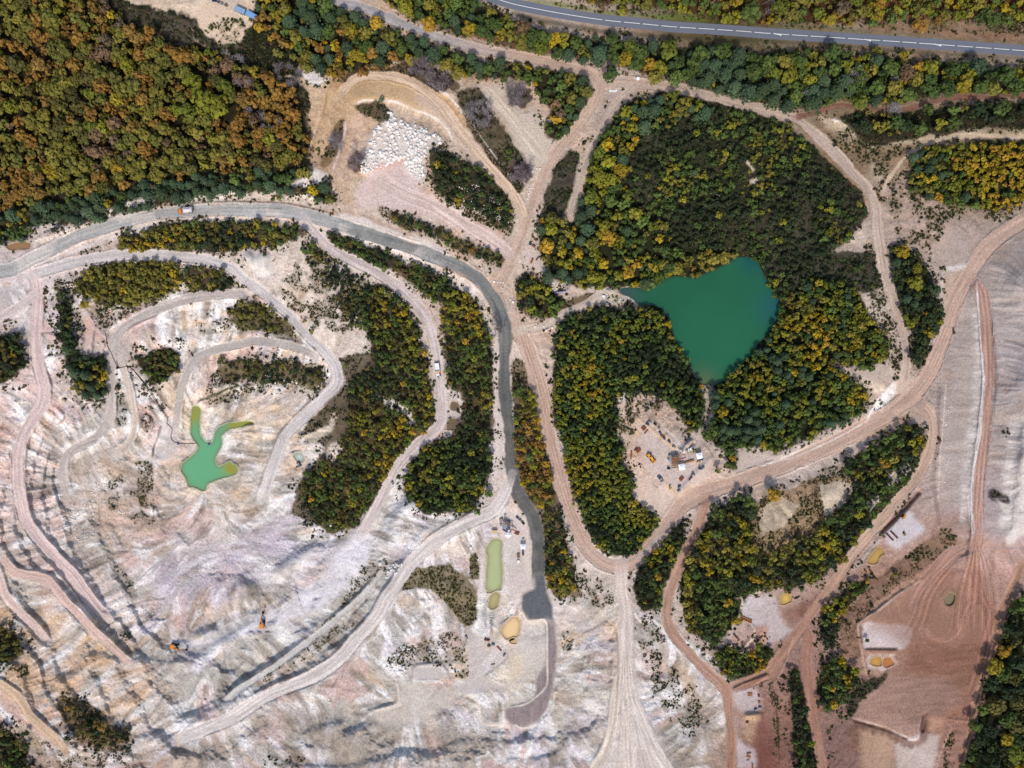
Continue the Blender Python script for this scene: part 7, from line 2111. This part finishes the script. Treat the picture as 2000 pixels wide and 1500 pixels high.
wheels(e, [(3.6, 1.2), (3.6, -1.2), (-1.6, 1.25), (-1.6, -1.25), (-3.1, 1.25), (-3.1, -1.25)], 0.68, 0.5)


# 3 excavators
def excavator(px, py, ang, reach, label, cab_side, under):
    e = thing('excavator', label, 'excavator', px, py, ang)
    for s in (1, -1):
        tr = MB()
        tr.box((0.0, s * 1.15, 0.5), (3.6, 0.62, 0.9))
        tr.cyl((1.8, s * 1.15 - 0.31, 0.5), (1.8, s * 1.15 + 0.31, 0.5), 0.45).cyl((-1.8, s * 1.15 - 0.31, 0.5), (-1.8, s * 1.15 + 0.31, 0.5), 0.45)
        tr.build('track', under, e)
    MB().box((-0.3, 0, 1.25), (3.2, 1.6, 0.5)).build('turntable', 'black', e)
    MB().box((-1.0, 0, 1.95), (2.4, 2.7, 1.1)).build('engine_house', 'orange', e)
    MB().box((-2.35, 0, 1.85), (0.6, 2.6, 1.0), taper=0.9).build('counterweight', 'orange', e)
    MB().box((0.85, cab_side * 0.85, 2.15), (1.7, 1.0, 1.6), taper=0.88).build('cab', 'black', e)
    MB().box((0.85, cab_side * 0.85, 2.98), (1.1, 0.75, 0.08)).build('cab_roof', 'steel', e)
    a = (0.6, -cab_side * 0.1, 1.9); b = (reach * 0.55, -cab_side * 0.1, 4.3); c = (reach, -cab_side * 0.1, 2.4)
    for nm, p, q, w in (('boom', a, b, 0.5), ('stick', b, c, 0.4)):
        d = np.array(q) - np.array(p); L = np.linalg.norm(d)
        mid = (np.array(p) + np.array(q)) / 2
        MB().box(tuple(mid), (L, w, w * 1.25), ry=-math.atan2(d[2], d[0])).build(nm, 'orange' if nm == 'boom' else 'rust', e)
    bk = MB().cyl((c[0] + 0.1, c[1] - 0.6, c[2] - 0.5), (c[0] + 0.1, c[1] + 0.6, c[2] - 0.5), 0.55, n=10)
    bk.box((c[0] + 0.55, c[1], c[2] - 0.85), (0.7, 1.2, 0.3))
    bk.build('bucket', 'black', e)
    for s in (1, -1):
        MB().cyl((0.9, c[1] + s * 0.36, 1.7), (b[0] * 0.6, c[1] + s * 0.36, 3.0), 0.09, n=8).build('ram', 'steel', e)


excavator(513.5, 1217, -83, 7.0, 'orange excavator with its boom raised straight up the slope on the white fan', -1, 'black')
excavator(343.5, 1261.5, 12, 7.4, 'orange excavator at the left end of the white fan, boom pointing right', 1, 'black')

# 4 wheel loader
e = thing('wheel_loader', 'yellow wheel loader on the work yard between the woods', 'loader', 1270, 893, 50)
MB().box((-1.3, 0, 1.4), (2.6, 1.7, 1.2), taper=0.92).build('engine_cover', 'yellow', e)
MB().box((1.3, 0, 1.1), (2.0, 1.2, 0.8)).build('front_frame', 'yellow', e)
MB().box((0.15, 0, 2.3), (1.3, 1.4, 1.5), taper=0.9).build('cab', 'glass', e)
MB().box((0.15, 0, 3.08), (1.3, 1.4, 0.12)).build('cab_roof', 'yellow', e)
for s in (1, -1):
    MB().box((2.1, s * 0.5, 1.3), (2.2, 0.22, 0.4), ry=0.25).build('lift_arm', 'yellow', e)
bk = MB(); bk.box((3.45, 0, 0.6), (0.9, 2.7, 0.2)).box((3.05, 0, 0.95), (0.16, 2.7, 0.9), ry=0.2)
bk.box((3.4, 1.3, 0.85), (0.8, 0.12, 0.5)).box((3.4, -1.3, 0.85), (0.8, 0.12, 0.5))
bk.build('bucket', 'orange', e)
wheels(e, [(1.5, 1.0), (1.5, -1.0), (-1.4, 1.0), (-1.4, -1.0)], 0.75, 0.55)


# 5 cars
def car(px, py, ang, label, body, name='parked_car', cat='car', pickup=False, L=4.5):
    e = thing(name, label, cat, px, py, ang)
    k = L / 4.5
    MB().box((0, 0, 0.72), (4.4 * k, 1.8, 0.7), taper=0.96).build('body', body, e)
    if pickup:
        MB().box((0.45 * k, 0, 1.35), (1.6 * k, 1.6, 0.75), taper=0.82).build('cabin', 'glass', e)
        MB().box((0.45 * k, 0, 1.76), (1.1 * k, 1.28, 0.07)).build('roof', body, e)
        MB().box((-1.35 * k, 0, 1.1), (1.5 * k, 1.4, 0.06)).build('load_bed', 'steel', e)
    else:
        MB().box((-0.3 * k, 0, 1.3), (2.5 * k, 1.62, 0.65), taper=0.8).build('cabin', 'glass', e)
        MB().box((-0.35 * k, 0, 1.66), (1.55 * k, 1.26, 0.07)).build('roof', 'steel' if body == 'slate' else body, e)
    for s in (1, -1):
        MB().box((2.16 * k, s * 0.62, 0.78), (0.1, 0.36, 0.18)).build('headlight', 'white', e)
    wheels(e, [(1.4 * k, 0.82), (1.4 * k, -0.82), (-1.4 * k, 0.82), (-1.4 * k, -0.82)], 0.34, 0.24)


car(1289.5, 934.5, 235, 'dark slate-grey car parked at the lower edge of the work yard', 'slate')
car(1012.6, 1093.2, 90, 'white pickup parked in front of a brown trailer on the lower work yard', 'white', 'pickup', 'pickup', True, 3.6)
car(1348.5, 876.3, -28, 'small white car parked near the top of the work yard beside the earth bank', 'white', L=3.6)
car(584.5, 903.5 + 3, 55, 'small dark car standing beside the milky pale pond', 'slate', L=3.4)

e = thing('trailer', 'brown flatbed trailer standing behind the white pickup', 'trailer', 1012.3, 1084.3, 90)
MB().box((0, 0, 0.75), (2.2, 1.6, 0.16)).build('deck', 'mud', e)
for s in (1, -1):
    MB().box((0, s * 0.78, 0.98), (2.2, 0.07, 0.3)).build('side_board', 'wood', e)
wheels(e, [(-0.3, 0.72), (-0.3, -0.72)], 0.32, 0.22)
MB().box((1.35, 0, 0.6), (0.6, 0.1, 0.1)).build('drawbar', 'steel', e)


# 6 canopies
def canopy(px, py, ang, s, label):
    e = thing('canopy_tent', label, 'tent', px, py, ang, up=-0.05)
    h, top = 2.3, 3.1
    v = [(-s / 2, -s / 2, h), (s / 2, -s / 2, h), (s / 2, s / 2, h), (-s / 2, s / 2, h), (0, 0, top)]
    MB().raw(v, [(0, 1, 4), (1, 2, 4), (2, 3, 4), (3, 0, 4)]).build('roof', 'canvas', e)
    val = MB()
    for k in range(4):
        a, b = v[k], v[(k + 1) % 4]
        val.raw([a, b, (b[0], b[1], h - 0.28), (a[0], a[1], h - 0.28)], [(0, 1, 2, 3)])
    val.build('valance', 'canvas', e)
    for x, y, _ in v[:4]:
        MB().cyl((x * 0.96, y * 0.96, -0.2), (x * 0.96, y * 0.96, h), 0.05, n=6).build('pole', 'steel', e)


canopy(1364.2, 889.5, -12, 3.5, 'white canopy tent at the right end of the work yard')
canopy(1329.8, 911.3, -10, 3.6, 'white canopy tent beside the washing plant on the work yard')
canopy(992.6, 1043.6, 45, 2.9, 'white canopy tent turned diagonally beside the plant on the lower work yard')
canopy(1021.6, 1066, -1, 3.1, 'white canopy tent above the navy machines on the lower work yard')


# 7 stacks of steel and timber
def stack(px, py, ang, L, n, w, mat, label, cat='stack', name='beam_stack', rows=1, gap=0.1):
    e = thing(name, label, cat, px, py, ang)
    for r in range(rows):
        for k in range(n):
            MB().box(((0.15 if k % 2 else -0.1), (k - (n - 1) / 2) * (w + gap), 0.25 + 0.42 * r), (L * (1 - 0.06 * (k % 3)), w, 0.34)).build('beam', mat, e)
    for q in (-0.35, 0.35):
        MB().box((q * L, 0, 0.04), (0.14, n * (w + gap), 0.09)).build('bearer', 'wood', e)


stack(1257.4, 836.2, -40, 2.6, 5, 0.34, 'rust', 'rusty beam stack near the upper left corner of the work yard', rows=2)
stack(1262.0, 842.8, -48, 3.4, 2, 0.36, 'rust', 'narrow rusty beam stack just right of the upper left beam stack')
stack(1246.6, 879.5, -40, 3.0, 4, 0.42, 'rust', 'rusty beam stack at the left edge of the work yard', rows=2)
stack(1241.6, 876.5, -48, 2.8, 2, 0.3, 'maroon', 'dark narrow beam stack touching the left edge beam stack')
stack(1232.6, 888.2, -86, 5.8, 2, 0.42, 'rust', 'long rusty beam lying upright in the photo left of the work yard')
stack(1345.4, 901.2, -17, 6.4, 3, 0.28, 'wood', 'long brown timber stack right of the washing plant', rows=2)
stack(1330.6, 934.8, -48, 2.9, 4, 0.36, 'rust', 'rusty beam stack at the bottom of the work yard', rows=2)
stack(1348.4, 934.2, -50, 3.2, 2, 0.36, 'maroon', 'dark red beam pair right of the bottom beam stack')
stack(1009.8, 1041.2, 18, 2.6, 4, 0.34, 'rust', 'rusty beam stack beside the plant on the lower work yard', rows=2)
stack(1737.6, 1048.6, 46, 6.0, 2, 0.5, 'maroon', 'lower one of two long maroon beams on the white storage pad', gap=0.02)
stack(1746.0, 1044.0, 46, 6.0, 2, 0.5, 'maroon', 'upper one of two long maroon beams on the white storage pad', gap=0.02)
stack(975.2, 1266.6, 48, 3.7, 2, 0.4, 'rust', 'brown beam pair on the round pink pad below the orange ponds')
stack(963.2, 1297.2, -10, 2.6, 1, 0.4, 'maroon', 'thin dark red beam at the lower edge of the round pink pad')
stack(1469.6, 1496, 85, 3.4, 2, 0.4, 'rust', 'orange-brown beams at the bottom edge of the lower brown yard')
stack(1464.6, 1355.8, -8, 2.8, 4, 0.4, 'wood', 'pale pallet stack on the whitish pad below the road fork')
stack(1482.6, 1370.5, 80, 1.8, 3, 0.4, 'mud', 'brown crate-like stack at the right edge of the whitish pad')
stack(1482.0, 1357.8, 75, 1.9, 3, 0.4, 'maroon', 'dark beams at the upper right corner of the whitish pad')
stack(1462.5, 1470.5, -2, 2.6, 2, 0.4, 'mud', 'upper brown stack on the lower white yard at the bottom edge')
stack(1462.0, 1477.5, 25, 2.6, 3, 0.4, 'wood', 'middle tan stack on the lower white yard at the bottom edge')
stack(1460.6, 1484.5, 5, 1.8, 2, 0.45, 'steel', 'lower grey stack on the lower white yard at the bottom edge')
for k, (x, y) in enumerate(((1448.2, 1206.0), (1452.6, 1207.8), (1457.0, 1209.8), (1461.4, 1211.6), (1465.8, 1213.6))):
    e = thing('crate', ('first', 'second', 'third', 'fourth', 'fifth')[k] + ' open orange crate from the left in the row on the striped pad', 'crate', x, y, 22, 'orange crates in a row on the striped pad')
    m = MB().box((0, 0, 0.1), (1.15, 1.6, 0.14)); m.build('floor', 'wood', e)
    for s in (1, -1):
        MB().box((0, s * 0.78, 0.5), (1.15, 0.09, 0.8)).build('side', 'crate', e)
        MB().box((s * 0.53, 0, 0.5), (0.09, 1.45, 0.8)).build('end', 'crate', e)
stack(1437.2, 1242.8, 48, 4.2, 2, 0.5, 'maroon', 'dark reddish beams in the U-shaped bank below the orange crates')


# 8 small equipment
def drum(px, py, mat, label, r=0.5, h=1.0, group=None):
    e = thing('drum', label, 'drum', px, py, 0, group)
    m = MB().cyl((0, 0, 0), (0, 0, h), r, n=16)
    for z in (0.33, 0.66):
        m.cyl((0, 0, h * z - 0.04), (0, 0, h * z + 0.04), r * 1.06, n=16)
    m.build('shell', mat, e)
    MB().cyl((0, 0, h), (0, 0, h + 0.05), r * 0.9, n=16).build('lid', 'steel', e)


def unit(px, py, ang, mat, label, L=1.9, W=1.2, H=1.1):
    """skid-mounted pump or generator"""
    e = thing('pump_unit', label, 'machine', px, py, ang)
    MB().box((0, 0, 0.12), (L * 1.1, W, 0.18)).build('skid', 'black', e)
    MB().box((-0.12 * L, 0, 0.2 + H / 2), (L * 0.66, W * 0.86, H), taper=0.94).build('housing', mat, e)
    MB().cyl((0.42 * L, -W * 0.3, 0.55), (0.42 * L, W * 0.3, 0.55), 0.32, n=12).build('motor', 'steel', e)
    MB().cyl((-0.2 * L, W * 0.2, 0.2 + H), (-0.2 * L, W * 0.2, 0.65 + H), 0.07, n=8).build('exhaust', 'black', e)


for x, y, a, mt, lab in ((1264.5, 828.5, 30, 'navy', 'dark blue pump unit at the top left of the work yard'), (1268.8, 823.5, 10, 'steel', 'small grey pump unit at the very top of the work yard'),
                         (1279.5, 828.4, 35, 'black', 'black machine unit at the upper end of the row along the work yard bank'), (1289.2, 844.8, 50, 'navy', 'dark blue machine just below the white tank in the yard bank row'),
                         (1292.8, 851.5, 50, 'mud', 'brown machine in the middle of the yard bank row'), (1297, 855.6, 50, 'navy', 'dark machine below the brown one in the yard bank row'),
                         (1307, 862, 50, 'navy', 'dark blue machine second from the lower end of the yard bank row'), (1316, 872, 20, 'steel', 'grey machine at the lower end of the yard bank row'),
                         (1340, 879.3, 10, 'steel', 'grey-green machine left of the small white car'), (1370.2, 896.8, 20, 'navy', 'dark blue machine below the right canopy tent'),
                         (1367.4, 915.2, 20, 'navy', 'dark blue machine near the right bank of the work yard'), (1373, 913.2, -50, 'steel', 'grey machine against the right bank of the work yard'),
                         (1354, 927, 20, 'steel', 'small grey machine above the dark red beam pair'), (1364.3, 901.4, 10, 'crate', 'orange machine below the right canopy tent'),
                         (1306, 914.8, 10, 'black', 'small dark machine below the washing plant'), (1327, 950.2, -30, 'teal', 'teal machine at the bottom tip of the work yard'), (1326, 958, -40, 'steel', 'grey machine below the teal machine'),
                         (1021.5, 1074.8, 90, 'navy', 'navy machine just below the lower yard canopy tent'), (1021.6, 1081.4, 90, 'navy', 'second navy machine further below the lower yard canopy tent'),
                         (1010.8, 1010.8, 40, 'navy', 'upper dark blue machine along the earth bank of the lower work yard'), (1016.8, 1016.4, 40, 'steel', 'middle grey machine along the earth bank of the lower work yard'),
                         (1022, 1021.8, 50, 'black', 'lower dark machine along the earth bank of the lower work yard'), (994, 1018, 10, 'steel', 'grey machine between the plant and the lower yard bags'),
                         (1036, 477, 20, 'navy', 'dark blue machine on the pale yard at the road junction'), (1042.6, 481, 20, 'rust', 'rusty machine beside the dark blue one at the junction yard'),
                         (1185, 593, 0, 'steel', 'dark machine at the lower end of the lake tip'), (433, 7, 0, 'steel', 'small machine beside the tyre near the blue cabins'), (442, 11, 20, 'mud', 'brown machine on the gravel left of the blue cabins'),
                         (1475.8, 1385, -30, 'steel', 'pale grey machine on the lower edge of the whitish pad'), (1484, 1381, 0, 'steel', 'grey machine at the lower right corner of the whitish pad'),
                         (1459.5, 1409.5, -20, 'red', 'red machine on the brown bank below the whitish pad'), (1765.6, 1042.4, 60, 'mud', 'brown frame machine on the white storage pad'),
                         (911, 1244, 60, 'steel', 'grey machine at the upper left edge of the round pink pad'), (955, 1261, 10, 'mud', 'brown machine left of the beams on the round pink pad'),
                         (963.2, 1258.6, 0, 'steel', 'grey machine beside the brown one on the round pink pad'), (949, 1249, 20, 'rust', 'rusty machine at the top of the round pink pad'), (953.8, 1250, 10, 'rust', 'second rusty machine at the top of the round pink pad'),
                         (985, 1279, -70, 'steel', 'dark grey machine on the right rim of the round pink pad'), (767, 943, 70, 'steel', 'small machine on the roadside below the snaking haul road bend')):
    unit(x, y, a, mt, lab)
drum(1286.6, 838.3, 'white', 'white tank in the yard bank row', 0.75, 1.5)
drum(978.8, 1015.8, 'tan', 'large round tan tank beside the lower plant', 1.1, 2.0)
drum(978.2, 1025.6, 'white', 'small whitish tank below the large tan tank', 0.75, 1.4)
drum(986.4, 1006, 'white', 'upper white bag-like tank above the lower plant', 0.75, 1.0)
drum(986.6, 1012.6, 'load', 'lower pale bag-like tank above the lower plant', 0.8, 1.0)
drum(1022, 1053.2, 'load', 'pale round tank above the lower yard canopy tent', 0.75, 0.8)
drum(1307.6, 891.4, 'tan', 'upper pale tank left of the washing plant', 0.9, 1.8)
drum(1306.2, 898.8, 'white', 'lower white tank left of the washing plant', 0.95, 1.8)
drum(1320.4, 886.4, 'steel', 'grey tank above the washing plant', 0.75, 1.6)


# 9 plants
def plant(px, py, ang, label, mats):
    e = thing('washing_plant', label, 'plant', px, py, ang)
    f = MB()
    for x in (-2.2, -0.6, 1.0, 2.6):
        for y in (-1.6, 1.6):
            f.box((x, y, 1.4), (0.2, 0.2, 2.8))
    for z in (1.4, 2.8):
        for y in (-1.6, 1.6):
            f.box((0.2, y * 1.07, z), (5.2, 0.16, 0.16))
        for x in (-2.2, 1.0):
            f.box((x * 1.04, 0, z + 0.09), (0.16, 3.2, 0.16))
    f.build('frame', 'steel', e)
    MB().box((-1.4, 0, 3.5), (1.9, 2.0, 1.2), taper=1.35).build('hopper', mats[0], e)
    MB().box((0.8, 0.4, 3.3), (1.7, 1.9, 0.5), ry=0.2).build('screen_deck', mats[1], e)
    MB().box((1.7, -1.0, 3.4), (1.0, 0.9, 0.9)).build('motor_house', mats[2], e)
    w = MB()
    for k in range(9):
        w.box((-2.4 + k * 0.62, 2.25, 2.9), (0.5, 0.7, 0.06))
    w.build('walkway', 'mud', e)
    MB().box((4.2, 0.4, 2.3), (4.2, 0.7, 0.2), ry=0.45).build('conveyor', mats[3], e)
    for s in (-1, 1):
        MB().box((3.9, 0.4 + s * 0.3, 1.1), (0.12, 0.12, 2.2)).build('conveyor_leg', 'steel', e)
    MB().box((-0.2, -2.4, 0.5), (2.6, 1.1, 1.0)).build('sump', 'black', e)
    p = MB().cyl((-2.6, -0.6, 1.0), (2.4, -0.6, 1.1), 0.16, n=8).cyl((2.4, -0.6, 1.1), (2.4, -2.4, 0.6), 0.16, n=8)
    p.build('pipe', mats[4], e)


plant(1319, 897, -8, 'sprawling rusty washing plant in the middle of the work yard', ('rust', 'mud', 'black', 'red', 'white'))
plant(990.5, 1028.5, 28, 'blue-grey washing plant at the top of the lower work yard', ('steel', 'navy', 'white', 'red', 'white'))
e = thing('stair_tower', 'brownish scaffold with walkways just below the washing plant', 'scaffold', 1316.5, 908.5, -8)
f = MB()
for x in (-1.8, 0, 1.8):
    for y in (-1.4, 1.4):
        f.box((x, y, 1.1), (0.14, 0.14, 2.2))
f.build('frame', 'steel', e)
for y in (-1.0, 0.1, 1.1):
    MB().box((0, y, 2.24), (3.8, 0.7, 0.07)).build('platform', 'mud', e)
for s in (-1, 1):
    MB().box((0, s * 1.52, 2.9), (3.8, 0.06, 0.06)).build('handrail', 'steel', e)
e = thing('conveyor', 'thin grey conveyor slanting from the washing plant to the earth bank', 'conveyor', 1331.8, 883.5, -62)
MB().box((0, 0, 1.5), (3.4, 0.5, 0.22), ry=-0.2).build('belt', 'steel', e)
for x in (-1.2, 1.2):
    MB().box((x, 0, 0.65), (0.14, 0.5, 1.3)).build('leg', 'black', e)

# 10 cabins by the top edge
for px, py, ang, L, W, mt, lab in ((471, 23.4, 24, 6.2, 2.5, 'bluegrey', 'pale blue-grey roofed site cabin left of its twin by the top clearing'), (493.4, 33.2, 27, 6.4, 2.6, 'skyblue', 'brighter blue roofed site cabin at the right end of the top clearing')):
    e = thing('site_cabin', lab, 'cabin', px, py, ang)
    MB().box((0, 0, 1.2), (L, W, 2.4)).build('walls', 'steel', e)
    roof = MB().box((0, 0, 2.48), (L + 0.24, W + 0.24, 0.14))
    for k in range(9):
        roof.box((-L / 2 + (k + 0.5) * L / 9, 0, 2.57), (0.07, W + 0.1, 0.06))
    roof.build('roof', mt, e)
    MB().box((L * 0.2, -W / 2 - 0.03, 1.05), (0.9, 0.07, 2.0)).build('door', 'navy', e)
    wdw = MB().box((-L * 0.2, -W / 2 - 0.03, 1.5), (1.2, 0.08, 0.8)).build('window', 'white', e)
    MB().box((-L * 0.2, -W / 2 - 0.07, 1.5), (1.0, 0.04, 0.62)).build('pane', 'glass', wdw)
e = thing('skip', 'dark blue skip container at the top edge left of the cabins', 'skip', 419.8, 1.6, 3)
m = MB().box((0, 0, 0.2), (2.3, 1.5, 0.16))
m.build('floor', 'navy', e)
for s in (1, -1):
    MB().box((0, s * 0.78, 0.75), (2.4, 0.09, 1.1)).build('side', 'navy', e)
    MB().box((s * 1.16, 0, 0.75), (0.09, 1.45, 1.1)).build('end', 'navy', e)


def tyre(px, py, r, label, n=20):
    v, f = [], []
    for i in range(n):
        a = 6.28319 * i / n
        for k in range(8):
            b = 6.28319 * k / 8
            q = r * (0.74 + 0.26 * math.cos(b))
            v.append((math.cos(a) * q, math.sin(a) * q, 0.3 + 0.3 * math.sin(b)))
    for i in range(n):
        for k in range(8):
            f.append((i * 8 + k, ((i + 1) % n) * 8 + k, ((i + 1) % n) * 8 + (k + 1) % 8, i * 8 + (k + 1) % 8))
    solo('tyre', label, 'tyre', MB().raw(v, f), 'black', px, py, 0, up=0.05)


tyre(427.3, 4.2, 0.85, 'big black tyre beside the dark blue skip')
tyre(1165, 564, 0.6, 'single black tyre lying on the lake-tip track')

# 11 junction yard and lake tip
e = thing('steel_box', 'rust-orange steel box on the pale junction yard', 'container', 1038.8, 510.2, -68)
MB().box((0, 0, 0.55), (2.9, 0.95, 1.0)).build('body', 'rust', e)
MB().box((0, 0, 1.09), (2.8, 0.85, 0.08)).build('lid', 'rust', e)
e = thing('steel_trough', 'narrow dark brown steel trough right of the rust-orange box', 'container', 1050, 504.8, -50)
MB().box((0, 0, 0.2), (2.9, 0.5, 0.3)).build('body', 'maroon', e)
for s in (1, -1):
    MB().box((0, s * 0.28, 0.5), (2.9, 0.06, 0.4)).build('side', 'maroon', e)
e = thing('block_wall', 'L-shaped bluish concrete block wall below the stones at the junction yard', 'wall', 1095, 572, 0)
for k in range(9):
    MB().box((-3.4 + k * 0.82, -0.2 + k * 0.13, 0.5), (0.8, 0.8, 1.1), rz=0.16).build('block', 'purple', e)
for k in range(4):
    MB().box((3.55, 1.35 + k * 0.85, 0.5), (0.8, 0.8, 1.1)).build('block', 'purple', e)
e = thing('trailer', 'small white trailer on the lake-tip clearing', 'trailer', 1178.4, 579, 10)
MB().box((0, 0, 0.7), (2.0, 1.4, 0.7), taper=0.94).build('body', 'white', e)
wheels(e, [(-0.1, 0.72), (-0.1, -0.72)], 0.3, 0.2)
MB().box((1.3, 0, 0.5), (0.7, 0.1, 0.1)).build('drawbar', 'steel', e)
e = thing('pipe_jetty', 'dark pipes on stands running to the tip of the teal lake', 'pipe', 1189, 565.2, 0)
for s in (-0.3, 0.3):
    MB().cyl((-1.6, s, 0.5), (1.8, s, 0.55), 0.16, n=8).build('pipe', 'steel', e)
for x in (-1.2, 1.2):
    MB().box((x, 0, 0.2), (0.2, 1.0, 0.4)).build('stand', 'mud', e)
stack(1174, 568.5, 20, 1.8, 3, 0.4, 'load', 'pale slab stack beside the lake-tip clearing', name='slab_stack')
solo('concrete_block', 'white cube-shaped block at the roadside below the upper woods', 'block', MB().box((0, 0, 0.5), (1.8, 1.6, 1.1), taper=0.93).box((0, 0, 1.12), (0.5, 0.5, 0.16)), 'canvas', 1245.8, 153.6, 5)
e = thing('pipe_bundle', 'white pipes lying on the ground in the fork of the upper dirt roads', 'pipes', 1197, 178, 4)
for s in (-0.35, 0.1, 0.5):
    MB().cyl((-2.2, s, 0.2), (2.4 + s, s * 1.2, 0.2), 0.16, n=8).build('pipe', 'white', e)

# 12 dozer, raft, hose
e = thing('bulldozer', 'yellow-orange bulldozer between the dark trench and the white storage pad', 'bulldozer', 1763.2, 1008.6, -46)
for s in (1, -1):
    MB().box((0, s * 0.75, 0.4), (2.3, 0.4, 0.75)).build('track', 'black', e)
MB().box((0.3, 0, 1.0), (1.5, 1.0, 0.8), taper=0.94).build('body', 'yellow', e)
MB().box((-0.65, 0, 1.5), (0.9, 1.1, 1.0), taper=0.9).build('cab', 'glass', e)
MB().box((-0.65, 0, 2.03), (0.95, 1.15, 0.08)).build('cab_roof', 'orange', e)
MB().box((1.45, 0, 0.6), (0.16, 2.0, 0.8)).build('blade', 'yellow', e)
z = -42 * ZS + 0.15
x, y = world_xy(409, 867.2, z)
e = bpy.data.objects.new('pump_raft', None); COLL.objects.link(e); e.location = (x, y, z)
e['label'] = 'dark pump raft floating on the bright green pond'; e['category'] = 'raft'
MB().box((0, 0, 0.2), (2.2, 1.7, 0.2)).build('deck', 'steel', e)
for s in (1, -1):
    MB().cyl((-1.0, s * 0.72, 0.05), (1.0, s * 0.72, 0.05), 0.24, n=10).build('float', 'navy', e)
MB().box((0, 0, 0.65), (0.9, 0.8, 0.7), taper=0.85).build('pump', 'black', e)
MB().cyl((-1.3, 0.1, 0.4), (0, 0, 0.5), 0.1, n=8).build('outlet', 'steel', e)


def hose(name, label, pts, r, mat='hose', cat='hose'):
    p = densify(pts, 2.0)
    v, f = [], []
    W = np.array([place(a, b, r * 0.8) for a, b in p])
    for k in range(1, len(W) - 1):
        W[k, 2] = (W[k - 1, 2] + W[k, 2] * 2 + W[k + 1, 2]) / 4 + 0.01
    T = np.gradient(W, axis=0); T /= np.linalg.norm(T, axis=1, keepdims=True)
    A = np.cross(T, (0, 0, 1.0)); A /= np.linalg.norm(A, axis=1, keepdims=True); B = np.cross(A, T)
    n = 6
    for c, a, b in zip(W, A, B):
        for k in range(n):
            t = 6.28319 * k / n
            v.append(tuple(c + (a * math.cos(t) + b * math.sin(t)) * r))
    for i in range(len(W) - 1):
        for k in range(n):
            f.append((i * n + k, i * n + (k + 1) % n, (i + 1) * n + (k + 1) % n, (i + 1) * n + k))
    o = MB().raw(v, f).build(name, mat)
    o['label'] = label; o['category'] = cat


hose('hose', 'long black hose snaking down the left terrace to the pumping flat', Q(0, "206,650 208,660 210,675 217,688.5 226,709 233,718 248.5,716 259,721.5 270,735 283,751 305,785 328,818.5"), 0.17)
hose('hose', 'second black hose lying close beside the straight part of the long one', Q(0, "262,724 276,740 290,757 310,788 329,816"), 0.17)
hose('hose', 'black hose curving across the pumping flat to the green pond', Q(0, "328,819 326.5,827 336,837.6 334,851.5 337,860 345.6,865 360,866 382,866.5 400,867"), 0.17)
stack(348, 866, 80, 1.6, 2, 0.4, 'navy', 'dark blue fittings beside the hose on the pumping flat', name='fittings', cat='fittings')

# 13 timber posts of the bermed pad, low sheds
e = thing('spoil_shed', 'small rusty low roof at the left bank above the lower work yard pond', 'shed', 966, 1037.5, 0)
MB().box((0, 0, 0.7), (3.0, 1.4, 1.3)).build('walls', 'wood', e)
MB().box((0, 0, 1.4), (3.3, 1.7, 0.12)).build('roof', 'tan', e)
print("done")
